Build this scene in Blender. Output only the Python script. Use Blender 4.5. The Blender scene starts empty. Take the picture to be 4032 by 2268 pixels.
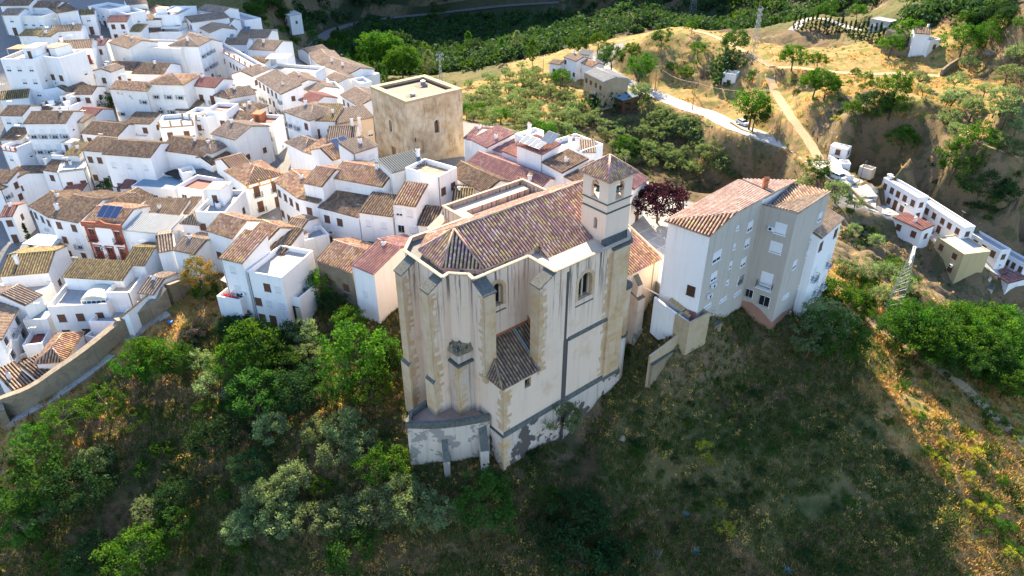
import bpy, bmesh, math, random
import numpy as np
from mathutils import Vector, Matrix
random.seed(7)
R = math.radians
scene = bpy.context.scene
C = scene.collection
# ------------------------------------------------------------------ survey of the site
# positions were measured from the photograph with its camera (32 deg down, 25 mm, 52 m above the square);
# P() turns a measured pixel of the 4032x2268 photo plus a real height into a world point.
FPX, CX, CY, PITCH, ZC = 2797.0, 2016.0, 1134.0, R(32), 52.0
_f = np.array([0, math.cos(PITCH), -math.sin(PITCH)]); _r = np.array([1., 0, 0]); _u = np.cross(_r, _f)
def ray(px, py): return _f + _r*(px-CX)/FPX - _u*(py-CY)/FPX
def P(px, py, z):
    d = ray(px, py); t = (z-ZC)/d[2]; return np.array([0, 0, ZC]) + d*t
CR = {'c1': (0,0,2.5875), 'c2': (700,0,2.5875), 'c3': (0,500,2.5875), 'c4': (700,500,2.5875), 'c5': (0,1000,2.195),
      'c6': (700,950,2.4156), 't1': (1400,200,1.811), 'b1': (1500,550,2.147), 'b2': (1500,900,1.449), 'g3': (2400,600,1.61),
      'm4': (2000,0,2.07), 'f5': (3100,0,2.07), 'v6': (3100,600,1.811), 'k3': (2150,900,2.415), 's': (0,0,1.0), 'd': (0,0,0.6389)}
def cp(c, x, y):
    o = CR[c]; return o[0]+x/o[2], o[1]+y/o[2]

# ------------------------------------------------------------------ terrain heights (pixel, pixel, height, cover)
# covers: d dry grass, g green scrub, b brown scrub, r rock, p paving, f dark wood floor
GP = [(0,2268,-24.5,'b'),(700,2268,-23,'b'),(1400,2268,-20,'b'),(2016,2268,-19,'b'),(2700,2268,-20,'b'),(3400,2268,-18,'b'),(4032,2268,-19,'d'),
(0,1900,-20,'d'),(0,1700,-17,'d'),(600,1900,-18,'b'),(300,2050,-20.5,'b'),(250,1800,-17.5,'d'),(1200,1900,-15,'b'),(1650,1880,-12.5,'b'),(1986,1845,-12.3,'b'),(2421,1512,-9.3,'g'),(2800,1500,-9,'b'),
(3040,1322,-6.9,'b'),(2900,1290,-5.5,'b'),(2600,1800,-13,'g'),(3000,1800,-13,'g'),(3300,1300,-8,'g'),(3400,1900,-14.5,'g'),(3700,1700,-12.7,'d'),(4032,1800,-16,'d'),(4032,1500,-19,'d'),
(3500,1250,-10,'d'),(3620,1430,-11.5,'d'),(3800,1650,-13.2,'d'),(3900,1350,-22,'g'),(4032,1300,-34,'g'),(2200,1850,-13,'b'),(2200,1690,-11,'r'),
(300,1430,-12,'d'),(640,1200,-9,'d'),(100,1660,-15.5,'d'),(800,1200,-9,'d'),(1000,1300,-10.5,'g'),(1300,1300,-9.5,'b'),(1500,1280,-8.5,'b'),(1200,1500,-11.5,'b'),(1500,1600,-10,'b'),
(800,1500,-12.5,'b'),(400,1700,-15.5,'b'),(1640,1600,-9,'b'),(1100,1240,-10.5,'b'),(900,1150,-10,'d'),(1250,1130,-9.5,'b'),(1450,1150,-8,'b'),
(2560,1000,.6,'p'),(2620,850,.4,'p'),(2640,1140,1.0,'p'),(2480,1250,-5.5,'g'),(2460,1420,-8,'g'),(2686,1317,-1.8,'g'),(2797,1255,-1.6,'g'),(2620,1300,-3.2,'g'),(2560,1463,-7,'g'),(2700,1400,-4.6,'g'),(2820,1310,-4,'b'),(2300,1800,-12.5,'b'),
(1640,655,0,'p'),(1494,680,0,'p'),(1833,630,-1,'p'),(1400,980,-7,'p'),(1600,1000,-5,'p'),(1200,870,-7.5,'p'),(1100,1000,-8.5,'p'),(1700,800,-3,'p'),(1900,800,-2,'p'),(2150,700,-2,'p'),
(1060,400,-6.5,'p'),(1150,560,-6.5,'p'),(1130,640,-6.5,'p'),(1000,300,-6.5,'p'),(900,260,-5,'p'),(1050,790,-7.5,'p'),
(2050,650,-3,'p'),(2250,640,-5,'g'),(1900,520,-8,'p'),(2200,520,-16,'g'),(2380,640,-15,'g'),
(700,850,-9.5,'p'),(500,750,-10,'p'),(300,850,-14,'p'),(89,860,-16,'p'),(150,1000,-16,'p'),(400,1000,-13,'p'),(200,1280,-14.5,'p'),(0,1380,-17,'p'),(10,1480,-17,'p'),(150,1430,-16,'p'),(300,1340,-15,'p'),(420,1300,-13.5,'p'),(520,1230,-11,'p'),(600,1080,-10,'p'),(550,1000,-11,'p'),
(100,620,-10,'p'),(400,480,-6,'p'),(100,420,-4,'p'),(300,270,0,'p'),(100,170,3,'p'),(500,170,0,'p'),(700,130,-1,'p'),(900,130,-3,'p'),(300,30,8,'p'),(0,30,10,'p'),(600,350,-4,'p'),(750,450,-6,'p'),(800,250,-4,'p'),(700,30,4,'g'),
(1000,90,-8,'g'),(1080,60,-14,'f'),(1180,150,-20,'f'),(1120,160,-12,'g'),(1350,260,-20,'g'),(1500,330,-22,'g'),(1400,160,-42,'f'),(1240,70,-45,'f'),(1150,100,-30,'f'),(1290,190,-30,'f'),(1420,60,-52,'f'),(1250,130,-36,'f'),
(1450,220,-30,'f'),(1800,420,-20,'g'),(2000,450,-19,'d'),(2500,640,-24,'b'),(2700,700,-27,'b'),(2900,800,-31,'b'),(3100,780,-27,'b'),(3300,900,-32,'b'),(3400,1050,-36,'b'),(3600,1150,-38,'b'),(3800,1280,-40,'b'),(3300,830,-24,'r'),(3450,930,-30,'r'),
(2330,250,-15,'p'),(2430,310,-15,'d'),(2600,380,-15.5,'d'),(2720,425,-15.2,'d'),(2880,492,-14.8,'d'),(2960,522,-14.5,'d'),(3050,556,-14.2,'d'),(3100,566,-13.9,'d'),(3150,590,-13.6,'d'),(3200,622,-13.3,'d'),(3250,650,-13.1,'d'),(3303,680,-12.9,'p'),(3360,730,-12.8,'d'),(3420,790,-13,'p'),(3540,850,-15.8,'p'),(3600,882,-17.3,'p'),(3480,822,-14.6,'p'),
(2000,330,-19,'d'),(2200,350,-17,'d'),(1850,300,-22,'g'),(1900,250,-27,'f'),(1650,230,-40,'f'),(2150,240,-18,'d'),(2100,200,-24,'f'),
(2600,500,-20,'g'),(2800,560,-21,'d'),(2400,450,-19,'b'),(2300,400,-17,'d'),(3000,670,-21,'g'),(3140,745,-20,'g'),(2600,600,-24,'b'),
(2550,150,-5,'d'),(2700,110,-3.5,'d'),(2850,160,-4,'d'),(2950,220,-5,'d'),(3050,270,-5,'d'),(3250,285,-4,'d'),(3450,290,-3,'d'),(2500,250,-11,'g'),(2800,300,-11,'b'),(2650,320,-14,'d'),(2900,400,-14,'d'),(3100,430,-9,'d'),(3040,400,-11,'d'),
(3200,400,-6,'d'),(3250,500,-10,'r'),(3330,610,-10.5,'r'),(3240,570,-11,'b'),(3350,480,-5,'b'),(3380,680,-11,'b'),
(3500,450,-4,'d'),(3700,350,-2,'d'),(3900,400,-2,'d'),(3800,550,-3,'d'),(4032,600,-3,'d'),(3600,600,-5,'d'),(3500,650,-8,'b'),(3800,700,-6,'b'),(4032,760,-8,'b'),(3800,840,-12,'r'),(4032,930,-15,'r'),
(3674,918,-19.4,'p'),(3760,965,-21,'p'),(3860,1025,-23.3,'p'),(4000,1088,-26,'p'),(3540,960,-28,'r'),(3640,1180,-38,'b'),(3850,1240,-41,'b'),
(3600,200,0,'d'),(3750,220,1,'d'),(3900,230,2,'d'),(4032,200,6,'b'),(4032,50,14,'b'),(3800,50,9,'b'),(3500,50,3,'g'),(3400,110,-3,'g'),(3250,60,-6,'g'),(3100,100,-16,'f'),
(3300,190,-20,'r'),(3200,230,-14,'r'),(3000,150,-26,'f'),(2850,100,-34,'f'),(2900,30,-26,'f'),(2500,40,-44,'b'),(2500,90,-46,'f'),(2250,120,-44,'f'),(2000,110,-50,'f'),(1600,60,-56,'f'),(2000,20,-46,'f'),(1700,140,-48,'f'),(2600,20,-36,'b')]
GW = [(0,20,-45,'b'),(70,20,-52,'b'),(-70,20,-50,'b'),(0,-60,-70,'b'),(100,60,-45,'g'),(-110,60,-32,'b'),(130,100,-48,'g'),(-150,120,-18,'p'),(-200,170,-8,'p'),(-210,260,14,'p'),
(200,190,-6,'d'),(230,260,16,'b'),(160,300,18,'b'),(60,380,-20,'b'),(-40,420,-50,'f'),(0,560,-40,'f'),(200,420,30,'b'),(-160,340,30,'g'),(-100,330,8,'g'),(-60,380,-34,'f'),(-60,300,-30,'f'),(-250,400,60,'g'),(150,60,-60,'g'),(300,100,-50,'g'),(300,300,20,'b'),(-300,60,-30,'b'),(-300,200,0,'g'),(150,-60,-70,'g'),(-150,-60,-60,'g')]
# level ground under the buildings of the right-hand slope: crop, ax, ay, bx, by, eave z, height, depth, rise behind
RH = {'cave1': ('v6',688,178,935,322,-11.0,5.4,2.6), 'cave2': ('v6',936,324,1262,534,-14.0,5.0,2.6), 'cave3': ('v6',1262,545,1522,700,-17.6,4.8,2.6), 'cave4': ('v6',1524,704,1700,800,-20.6,4.8,2.6),
      'red': ('v6',758,462,965,556,-14.6,3.4,4.0), 'ochre': ('v6',1070,600,1262,726,-16.5,7.0,6.0), 'mar': ('v6',1505,885,1582,932,-22.3,4.6,5.0), 'marw': ('v6',1400,826,1505,882,-22.6,3.6,4.0), 'hut': ('f5',350,1185,492,1218,-9.8,2.3,3.0)}
for k_, (c_, ax_, ay_, bx_, by_, z_, h_, D_) in RH.items():
    a_, b_ = P(*cp(c_, ax_, ay_), z_), P(*cp(c_, bx_, by_), z_); d_ = (b_-a_)[:2]; L_ = np.linalg.norm(d_); d_ = d_/L_; n_b = np.array([-d_[1], d_[0]])
    for t_ in ((0, .5, 1) if L_ < 12 else (0, .25, .5, .75, 1)):
        q_ = a_[:2]+d_*L_*t_
        for off_, zz_ in (((-1.4, z_-h_), (.6, z_-h_), (D_+.6, z_+.5), (D_+3.5, z_+4.0)) if k_.startswith('cave') else ((-1.0, z_-h_-.3), (D_/2, z_-h_), (D_+.8, z_-h_+.4))):
            p_ = q_+n_b*off_; GW.append((p_[0], p_[1], zz_, 'p' if off_ < 0 and k_.startswith('cave') else 'r'))
_pts = []; _cov = []
for (a, b, z, c) in GP:
    q = P(a, b, z); _pts.append(q); _cov.append(c)
for (x, y, z, c) in GW:
    _pts.append(np.array([x, y, z], float)); _cov.append(c)
_pts = np.array(_pts)
_A = np.sqrt(((_pts[:, None, :2]-_pts[None, :, :2])**2).sum(-1)+8.0)
_mean = _pts[:, 2].mean()
_w = np.linalg.solve(_A - 0.15*np.eye(len(_pts)), _pts[:, 2]-_mean)
def ground_np(X, Y):
    out = np.full(X.shape, _mean)
    for i in range(len(_pts)):
        out += _w[i]*np.sqrt((X-_pts[i,0])**2+(Y-_pts[i,1])**2+8.0)
    out = np.clip(out, -85, 40)
    # high hills out of view beyond the town and valley, shaped to shade both
    out += 180*np.clip((Y-345)/110, 0, 1)**1.3*np.exp(-((X+176)/38.)**4)
    out += 205*np.clip((Y-520)/160, 0, 1)**1.2*np.exp(-((X+40)/200.)**4)
    return out
_px, _py = _pts[:, 0].copy(), _pts[:, 1].copy()
def ground(x, y):
    z = min(40., max(-85., _mean+float((_w*np.sqrt((x-_px)**2+(y-_py)**2+8.0)).sum())))
    if y > 345: z += 180*min(1., (y-345)/110)**1.3*math.exp(-((x+176)/38.)**4)
    if y > 520: z += 205*min(1., (y-520)/160)**1.2*math.exp(-((x+40)/200.)**4)
    return z
def G(px, py, dz=0.0):
    """world point where the sight line of a measured pixel meets the ground"""
    d = ray(px, py); t = 35.0; prev = None
    while t < 900:
        q = np.array([0, 0, ZC]) + d*t
        h = q[2] - ground(q[0], q[1])
        if h < 0: break
        t += max(0.5, h*0.5)
    lo, hi = t-12, t
    for _ in range(18):
        m = (lo+hi)/2; q = np.array([0, 0, ZC]) + d*m
        if q[2] < ground(q[0], q[1]): hi = m
        else: lo = m
    q = np.array([0, 0, ZC]) + d*hi
    return Vector((q[0], q[1], ground(q[0], q[1])+dz))

# ------------------------------------------------------------------ materials
M = {}
def newmat(name):
    m = bpy.data.materials.new(name); m.use_nodes = True
    nt = m.node_tree; nt.nodes.clear()
    out = nt.nodes.new('ShaderNodeOutputMaterial'); M[name] = m
    return m, nt, nt.nodes, nt.links, out
def N(nt, t, **kw):
    n = nt.nodes.new(t)
    for k, v in kw.items():
        if k in n.inputs: n.inputs[k].default_value = v
        else: setattr(n, k, v)
    return n
def noise(nt, vec, scale, detail=4, rough=.55):
    n = N(nt, 'ShaderNodeTexNoise'); n.inputs['Scale'].default_value = scale; n.inputs['Detail'].default_value = detail; n.inputs['Roughness'].default_value = rough
    nt.links.new(vec, n.inputs['Vector']); return n.outputs['Fac']
def ramp(nt, fac, stops, interp='LINEAR'):
    n = N(nt, 'ShaderNodeValToRGB'); e = n.color_ramp.elements; n.color_ramp.interpolation = interp
    while len(e) < len(stops): e.new(.5)
    for i, (p, c) in enumerate(stops):
        e[i].position = p; e[i].color = (c[0], c[1], c[2], 1) if not isinstance(c, (int, float)) else (c, c, c, 1)
    nt.links.new(fac, n.inputs['Fac']); return n.outputs['Color']
def mixc(nt, fac, a, b, mode='MIX'):
    n = N(nt, 'ShaderNodeMix', data_type='RGBA', blend_type=mode)
    for s, v in ((0, fac), (6, a), (7, b)):
        if isinstance(v, (int, float)): n.inputs[s].default_value = v
        elif isinstance(v, tuple): n.inputs[s].default_value = (v[0], v[1], v[2], 1)
        else: nt.links.new(v, n.inputs[s])
    return n.outputs[2]
def math_(nt, op, a, b=None, c=None):
    n = N(nt, 'ShaderNodeMath', operation=op)
    for i, v in enumerate((a, b, c)):
        if v is None: continue
        if isinstance(v, (int, float)): n.inputs[i].default_value = v
        else: nt.links.new(v, n.inputs[i])
    return n.outputs[0]
def vmap(nt, vec, scale):
    n = N(nt, 'ShaderNodeMapping'); n.inputs['Scale'].default_value = scale; nt.links.new(vec, n.inputs['Vector']); return n.outputs['Vector']
def finish(nt, out, col, rough=.9, bump=None, bstr=.3, bdist=.05, metal=0, spec=.3, trans=None):
    p = N(nt, 'ShaderNodeBsdfPrincipled'); p.inputs['Roughness'].default_value = rough; p.inputs['Metallic'].default_value = metal
    p.inputs['Specular IOR Level'].default_value = spec
    if isinstance(col, tuple): p.inputs['Base Color'].default_value = (*col, 1)
    else: nt.links.new(col, p.inputs['Base Color'])
    if bump is not None:
        b = N(nt, 'ShaderNodeBump'); b.inputs['Strength'].default_value = bstr; b.inputs['Distance'].default_value = bdist
        nt.links.new(bump, b.inputs['Height']); nt.links.new(b.outputs['Normal'], p.inputs['Normal'])
    sh = p.outputs[0]
    if trans:
        t = N(nt, 'ShaderNodeBsdfTranslucent'); mx = N(nt, 'ShaderNodeMixShader'); mx.inputs[0].default_value = trans[0]
        if isinstance(trans[1], tuple): t.inputs['Color'].default_value = (*trans[1], 1)
        else: nt.links.new(trans[1], t.inputs['Color'])
        nt.links.new(sh, mx.inputs[1]); nt.links.new(t.outputs[0], mx.inputs[2]); sh = mx.outputs[0]
    nt.links.new(sh, out.inputs['Surface'])
def geo(nt): return N(nt, 'ShaderNodeNewGeometry').outputs['Position']
def plain(name, col, rough=.7, var=.12, scale=1.5, metal=0, bump=0, spec=.3):
    m, nt, n, l, out = newmat(name); pos = geo(nt)
    f = noise(nt, pos, scale); c = mixc(nt, f, tuple(max(0, x*(1-var*1.6)) for x in col), tuple(min(1, x*(1+var)) for x in col))
    finish(nt, out, c, rough, bump=(noise(nt, pos, scale*8) if bump else None), bstr=bump, metal=metal, spec=spec)
    return m
def plaster(name, col, dirt=(.33,.29,.24), amount=.25, streak=.3, patch=None, cornice=None, soot=(.06,.055,.05)):
    """painted masonry: faint unevenness, rain streaks, worn spots"""
    m, nt, n, l, out = newmat(name); pos = geo(nt)
    a = noise(nt, pos, .35, 6); b = noise(nt, vmap(nt, pos, (2.2, 2.2, .12)), 1.0, 5, .6); c = noise(nt, pos, 2.5, 8, .7)
    col1 = mixc(nt, a, tuple(x*.93 for x in col), tuple(min(1, x*1.05) for x in col))
    s = ramp(nt, b, [(.52, 0), (.72, 1)])
    col2 = mixc(nt, math_(nt, 'MULTIPLY', s, streak*.6), col1, dirt)
    w = ramp(nt, c, [(.58, 0), (.75, 1)])
    col3 = mixc(nt, math_(nt, 'MULTIPLY', w, amount*.7), col2, tuple(x*1.3 for x in dirt))
    if cornice:
        sx = N(nt, 'ShaderNodeSeparateXYZ'); nt.links.new(pos, sx.inputs[0]); hz = ramp(nt, math_(nt, 'DIVIDE', math_(nt, 'SUBTRACT', sx.outputs['Z'], cornice[0]), cornice[1]-cornice[0]), [(0, .0), (.45, .25), (1, 1)])
        fs = noise(nt, vmap(nt, pos, (1.5, 1.5, .05)), 1.6, 6, .7); fm = ramp(nt, fs, [(.53, 0), (.59, 1)]); col3 = mixc(nt, math_(nt, 'MULTIPLY', math_(nt, 'MULTIPLY', fm, hz), 1.0), col3, (.07,.058,.05))
        fo = noise(nt, pos, .28, 6, .6); col3 = mixc(nt, math_(nt, 'MULTIPLY', ramp(nt, fo, [(.55, 0), (.68, 1)]), .45), col3, (.50,.33,.18))
    if patch:
        q = noise(nt, pos, .33, 7, .62); k = ramp(nt, q, [(patch[1], 0), (patch[1]+.012, 1)])
        col3 = mixc(nt, k, col3, patch[0])
    finish(nt, out, col3, .88, bump=noise(nt, pos, 6, 6), bstr=.35, bdist=.04)
    return m
def stone(name, cols, bw=.9, bh=.38, mortar=(.36,.3,.22), var=.5, mstr=.6):
    m, nt, n, l, out = newmat(name)
    uv = N(nt, 'ShaderNodeUVMap').outputs['UV']; pos = geo(nt)
    br = N(nt, 'ShaderNodeTexBrick'); nt.links.new(uv, br.inputs['Vector'])
    br.inputs['Scale'].default_value = 1; br.inputs['Brick Width'].default_value = bw; br.inputs['Row Height'].default_value = bh
    br.inputs['Mortar Size'].default_value = .018; br.inputs['Color1'].default_value = (*cols[0], 1); br.inputs['Color2'].default_value = (*cols[1], 1)
    br.inputs['Mortar'].default_value = (*mortar, 1); br.inputs['Mortar Smooth'].default_value = .3
    a = noise(nt, pos, .45, 7, .62); b = noise(nt, vmap(nt, pos, (1.6,1.6,.25)), 1.2, 6)
    c = mixc(nt, ramp(nt, a, [(.36, 0), (.68, 1)]), br.outputs['Color'], cols[2])
    c = mixc(nt, math_(nt, 'MULTIPLY', ramp(nt, b, [(.55, 0), (.75, 1)]), var), c, cols[3])
    h = math_(nt, 'ADD', math_(nt, 'MULTIPLY', br.outputs['Fac'], -mstr), noise(nt, pos, 5, 7))
    finish(nt, out, c, .93, bump=h, bstr=.5, bdist=.06)
    return m
def tile(name, pal, moss=None, mossamt=.4):
    m, nt, n, l, out = newmat(name)
    uv = N(nt, 'ShaderNodeUVMap').outputs['UV']; pos = geo(nt)
    sep = N(nt, 'ShaderNodeSeparateXYZ'); nt.links.new(uv, sep.inputs[0])
    fx = math_(nt, 'FLOOR', sep.outputs['X'])
    wn0 = N(nt, 'ShaderNodeTexWhiteNoise', noise_dimensions='1D'); nt.links.new(fx, wn0.inputs['W'])
    vv = math_(nt, 'ADD', math_(nt, 'DIVIDE', sep.outputs['Y'], .42), wn0.outputs['Value'])
    fy = math_(nt, 'FLOOR', vv)
    cmb = N(nt, 'ShaderNodeCombineXYZ'); nt.links.new(fx, cmb.inputs[0]); nt.links.new(fy, cmb.inputs[1])
    wn = N(nt, 'ShaderNodeTexWhiteNoise', noise_dimensions='3D'); nt.links.new(cmb.outputs[0], wn.inputs['Vector'])
    k = len(pal); c = ramp(nt, wn.outputs['Value'], [(i/k, p) for i, p in enumerate(pal)], 'CONSTANT'); mean = tuple(sum(p[j] for p in pal)/k for j in range(3)); c = mixc(nt, .28, c, mean)
    big = noise(nt, pos, .5, 6, .65)
    c = mixc(nt, ramp(nt, big, [(.3, .45), (.6, 0.0)]), c, tuple(x*.5 for x in pal[0]))
    if moss:
        s = noise(nt, pos, 3.5, 5, .7); c = mixc(nt, math_(nt, 'MULTIPLY', ramp(nt, s, [(.52, 0), (.62, 1)]), mossamt), c, moss)
    fr = math_(nt, 'FRACT', vv)
    c = mixc(nt, math_(nt, 'MULTIPLY', ramp(nt, fr, [(0, 1), (.14, 0)]), .55), c, (.035, .028, .022))
    finish(nt, out, c, .9, bump=fr, bstr=.5, bdist=.05)
    return m
def leafm(name, cols, tr=.42, trc=None):
    m, nt, n, l, out = newmat(name)
    oi = N(nt, 'ShaderNodeObjectInfo').outputs['Random']; pos = geo(nt)
    at = N(nt, 'ShaderNodeAttribute', attribute_name='tone').outputs['Fac']
    c = ramp(nt, at, [(i/(len(cols)-1), q) for i, q in enumerate(cols)])
    hs = N(nt, 'ShaderNodeHueSaturation'); nt.links.new(c, hs.inputs['Color'])
    nt.links.new(math_(nt, 'MULTIPLY_ADD', oi, .03, .485), hs.inputs['Hue']); nt.links.new(math_(nt, 'MULTIPLY_ADD', oi, .5, .75), hs.inputs['Value'])
    br = N(nt, 'ShaderNodeMix', data_type='RGBA', blend_type='MULTIPLY'); br.inputs[0].default_value = 1
    nt.links.new(hs.outputs[0], br.inputs[6]); br.inputs[7].default_value = (*(trc or (2.0, 1.9, .8)), 1)
    finish(nt, out, hs.outputs[0], .75, trans=(tr, br.outputs[2]), spec=.08)
    return m

# ------------------------------------------------------------------ mesh collector
class MB:
    def __init__(s): s.v = []; s.f = []; s.uv = []; s.mi = []; s.mats = []; s.sm = []
    def mat(s, m):
        m = M[m] if isinstance(m, str) else m
        if m not in s.mats: s.mats.append(m)
        return s.mats.index(m)
    def face(s, pts, m, uv=None, smooth=False):
        i0 = len(s.v); s.v += [tuple(p) for p in pts]; s.f.append(tuple(range(i0, i0+len(pts))))
        if uv is None:
            a = Vector(pts[0]); nrm = Vector((0, 0, 0))
            P_ = [Vector(p) for p in pts]
            for i in range(len(P_)):
                nrm += (P_[i]-a).cross(P_[(i+1) % len(P_)]-a)
            nrm = nrm.normalized() if nrm.length > 1e-9 else Vector((0, 0, 1))
            if abs(nrm.z) > .9: uv = [(p.x, p.y) for p in P_]
            else:
                e = Vector((0, 0, 1)).cross(nrm).normalized(); uv = [(p.dot(e), p.z) for p in P_]
        s.uv.append(uv); s.mi.append(s.mat(m)); s.sm.append(smooth)
    def box(s, x0, y0, z0, x1, y1, z1, m, T=None, top=None):
        c = [Vector((x, y, z)) for z in (z0, z1) for y in (y0, y1) for x in (x0, x1)]
        if T is not None: c = [T @ q for q in c]
        for k, q in enumerate(((0,2,3,1), (4,5,7,6), (0,1,5,4), (1,3,7,5), (3,2,6,7), (2,0,4,6))):
            s.face([c[i] for i in q], top if (top and k == 1) else m)
        return s
    def prism(s, poly, z0, z1, m, top=None, bottom=False):
        """poly: counter-clockwise xy list; z0/z1 numbers or per-vertex lists"""
        n = len(poly); a = z0 if isinstance(z0, (list, tuple)) else [z0]*n; b = z1 if isinstance(z1, (list, tuple)) else [z1]*n
        for i in range(n):
            j = (i+1) % n
            s.face([(*poly[i], a[i]), (*poly[j], a[j]), (*poly[j], b[j]), (*poly[i], b[i])], m)
        s.face([(*poly[i], b[i]) for i in range(n)], top or m)
        if bottom: s.face([(*poly[i], a[i]) for i in reversed(range(n))], m)
        return s
    def tube(s, pts, r, m, n=6, r2=None, cap=True):
        rings = []
        pts = [Vector(p) for p in pts]; L = len(pts)
        for i, p in enumerate(pts):
            d = (pts[min(i+1, L-1)]-pts[max(i-1, 0)]).normalized()
            a = d.cross(Vector((0, 0, 1)));
            if a.length < .1: a = d.cross(Vector((1, 0, 0)))
            a.normalize(); b = d.cross(a).normalized(); rr = r if r2 is None else r+(r2-r)*i/max(1, L-1)
            rings.append([p+(a*math.cos(2*math.pi*k/n)+b*math.sin(2*math.pi*k/n))*rr for k in range(n)])
        for i in range(L-1):
            for k in range(n):
                j = (k+1) % n; s.face([rings[i][k], rings[i][j], rings[i+1][j], rings[i+1][k]], m, smooth=n > 4)
        if cap:
            s.face(rings[-1], m); s.face(rings[0][::-1], m)
        return s
    def cyl(s, x, y, z0, z1, r, m, n=12, r2=None): return s.tube([(x, y, z0), (x, y, z1)], r, m, n, r2)
    def build(s, name, parent=None, loc=None, bevel=0):
        me = bpy.data.meshes.new(name); me.from_pydata(s.v, [], s.f)
        for m in s.mats: me.materials.append(m)
        me.polygons.foreach_set('material_index', s.mi); me.polygons.foreach_set('use_smooth', s.sm)
        uvl = me.uv_layers.new(name='UVMap'); flat = [c for u in s.uv for q in u for c in q[:2]]
        uvl.data.foreach_set('uv', flat)
        bm = bmesh.new(); bm.from_mesh(me); bmesh.ops.remove_doubles(bm, verts=bm.verts, dist=1e-4); bm.to_mesh(me); bm.free()
        me.update()
        o = bpy.data.objects.new(name, me); C.objects.link(o)
        if parent is not None: o.parent = parent
        if loc is not None: o.location = loc
        return o
def tag(o, label=None, cat=None, group=None, kind=None):
    if label: o['label'] = label
    if cat: o['category'] = cat
    if group: o['group'] = group
    if kind: o['kind'] = kind
    return o
def empty(name, loc, rz=0, label=None, cat=None, group=None):
    o = bpy.data.objects.new(name, None); C.objects.link(o); o.location = loc; o.rotation_euler = (0, 0, rz)
    o.empty_display_size = .5
    return tag(o, label, cat, group)
def inst(name, mesh, parent, loc, rz=0, sc=None):
    o = bpy.data.objects.new(name, mesh); C.objects.link(o); o.parent = parent; o.location = loc; o.rotation_euler = (0, 0, rz)
    if sc: o.scale = sc
    return o
def copy_tree(o, parent=None, kids=None):
    c = o.copy(); C.objects.link(c); c.parent = parent
    for ch in CH.get(o.name, []):
        copy_tree(ch, c)
    return c
CH = {}
def reg(root):
    CH[root.name] = [x for x in bpy.data.objects if x.parent == root]
    for x in CH[root.name]: reg(x)
def roofpoly(mb, poly, eave, m, pitch=.42, hgt=.15, th=.14):
    """one planar roof face as a slab with rows of raised barrel tiles; eave = (p,q) horizontal edge direction"""
    P_ = [Vector(p) for p in poly]; nrm = Vector((0, 0, 0))
    for i in range(len(P_)): nrm += (P_[i]-P_[0]).cross(P_[(i+1) % len(P_)]-P_[0])
    nrm.normalize()
    if nrm.z < 0: nrm = -nrm; P_ = P_[::-1]
    e = Vector((eave[0], eave[1], 0)).normalized()
    if nrm.z < .998:
        h_ = Vector((0, 0, 1)).cross(nrm).normalized(); e = h_ if h_.dot(e) >= 0 else -h_
    sl = nrm.cross(e).normalized(); o = P_[0]
    ab = [((p-o).dot(e), (p-o).dot(sl)) for p in P_]
    mb.face(P_, 'tile_pan_shade' if (isinstance(m, str) and m.startswith('tile')) else m, [(a/pitch+.0, b) for a, b in ab])
    for i in range(len(P_)):
        j = (i+1) % len(P_); d = Vector((0, 0, -th)); mb.face([P_[i]+d, P_[j]+d, P_[j], P_[i]], m)
    amin = min(a for a, b in ab); amax = max(a for a, b in ab)
    k = math.ceil((amin+.05)/pitch)
    while k*pitch < amax-.04:
        a = k*pitch; hits = []
        for i in range(len(ab)):
            (a0, b0), (a1, b1) = ab[i], ab[(i+1) % len(ab)]
            if (a0-a)*(a1-a) < 0: hits.append(b0+(b1-b0)*(a-a0)/(a1-a0))
        if len(hits) >= 2:
            b0, b1 = min(hits), max(hits); w = pitch*.30
            if b1-b0 > .25:
                def q(da, b, h): return o+e*(a+da)+sl*b+nrm*h
                pr = [(-w, 0), (-w*.5, hgt), (w*.5, hgt), (w, 0)]
                for i in range(3):
                    mb.face([q(pr[i][0], b0, pr[i][1]), q(pr[i+1][0], b0, pr[i+1][1]), q(pr[i+1][0], b1, pr[i+1][1]), q(pr[i][0], b1, pr[i][1])],
                            m, [(k+.5+.1*i, b0), (k+.5+.1*i, b0), (k+.5+.1*i, b1), (k+.5+.1*i, b1)])
                for b in (b0, b1): mb.face([q(x, b, h) for x, h in pr], m, [(k+.5, b)]*4)
        k += 1
def ridgecap(mb, a, b, m, r=.13): mb.tube([a, b], r, m, 6)
# ------------------------------------------------------------------ the materials of this place
plaster('white', (.80,.79,.77), amount=.28, streak=.3)
plaster('white_worn', (.74,.72,.68), amount=.5, streak=.5, patch=((.42,.38,.32), .66))
plaster('cream', (.66,.57,.46), amount=.3, streak=.3)
plaster('church_plaster', (.71,.545,.41), dirt=(.30,.22,.16), amount=.35, streak=.3, cornice=(1.0, 12.8))
plaster('tower_plaster', (.71,.56,.43), dirt=(.30,.22,.16), amount=.3, streak=.3)
plaster('church_stained', (.56,.46,.37), dirt=(.12,.10,.085), amount=.6, streak=1.3)
plaster('plinth', (.54,.45,.37), dirt=(.14,.12,.10), amount=.6, streak=1.0, patch=((.10,.082,.07), .50))
plaster('terrace_plaster', (.52,.44,.36), dirt=(.16,.14,.13), amount=.5, streak=.7, patch=((.26,.235,.205), .535))
plaster('render_grey', (.46,.42,.36), dirt=(.17,.155,.14), amount=.5, streak=.6)
plaster('render_taupe', (.43,.375,.31), dirt=(.22,.19,.16), amount=.5, streak=.5)
plaster('soot', (.085,.075,.07), dirt=(.2,.18,.16), amount=.6, streak=.5)  # black wall stain; also shade of openings and sunk gaps put into colour
plaster('yellow_wall', (.52,.42,.22), dirt=(.2,.17,.12), amount=.5, streak=.6)
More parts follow.
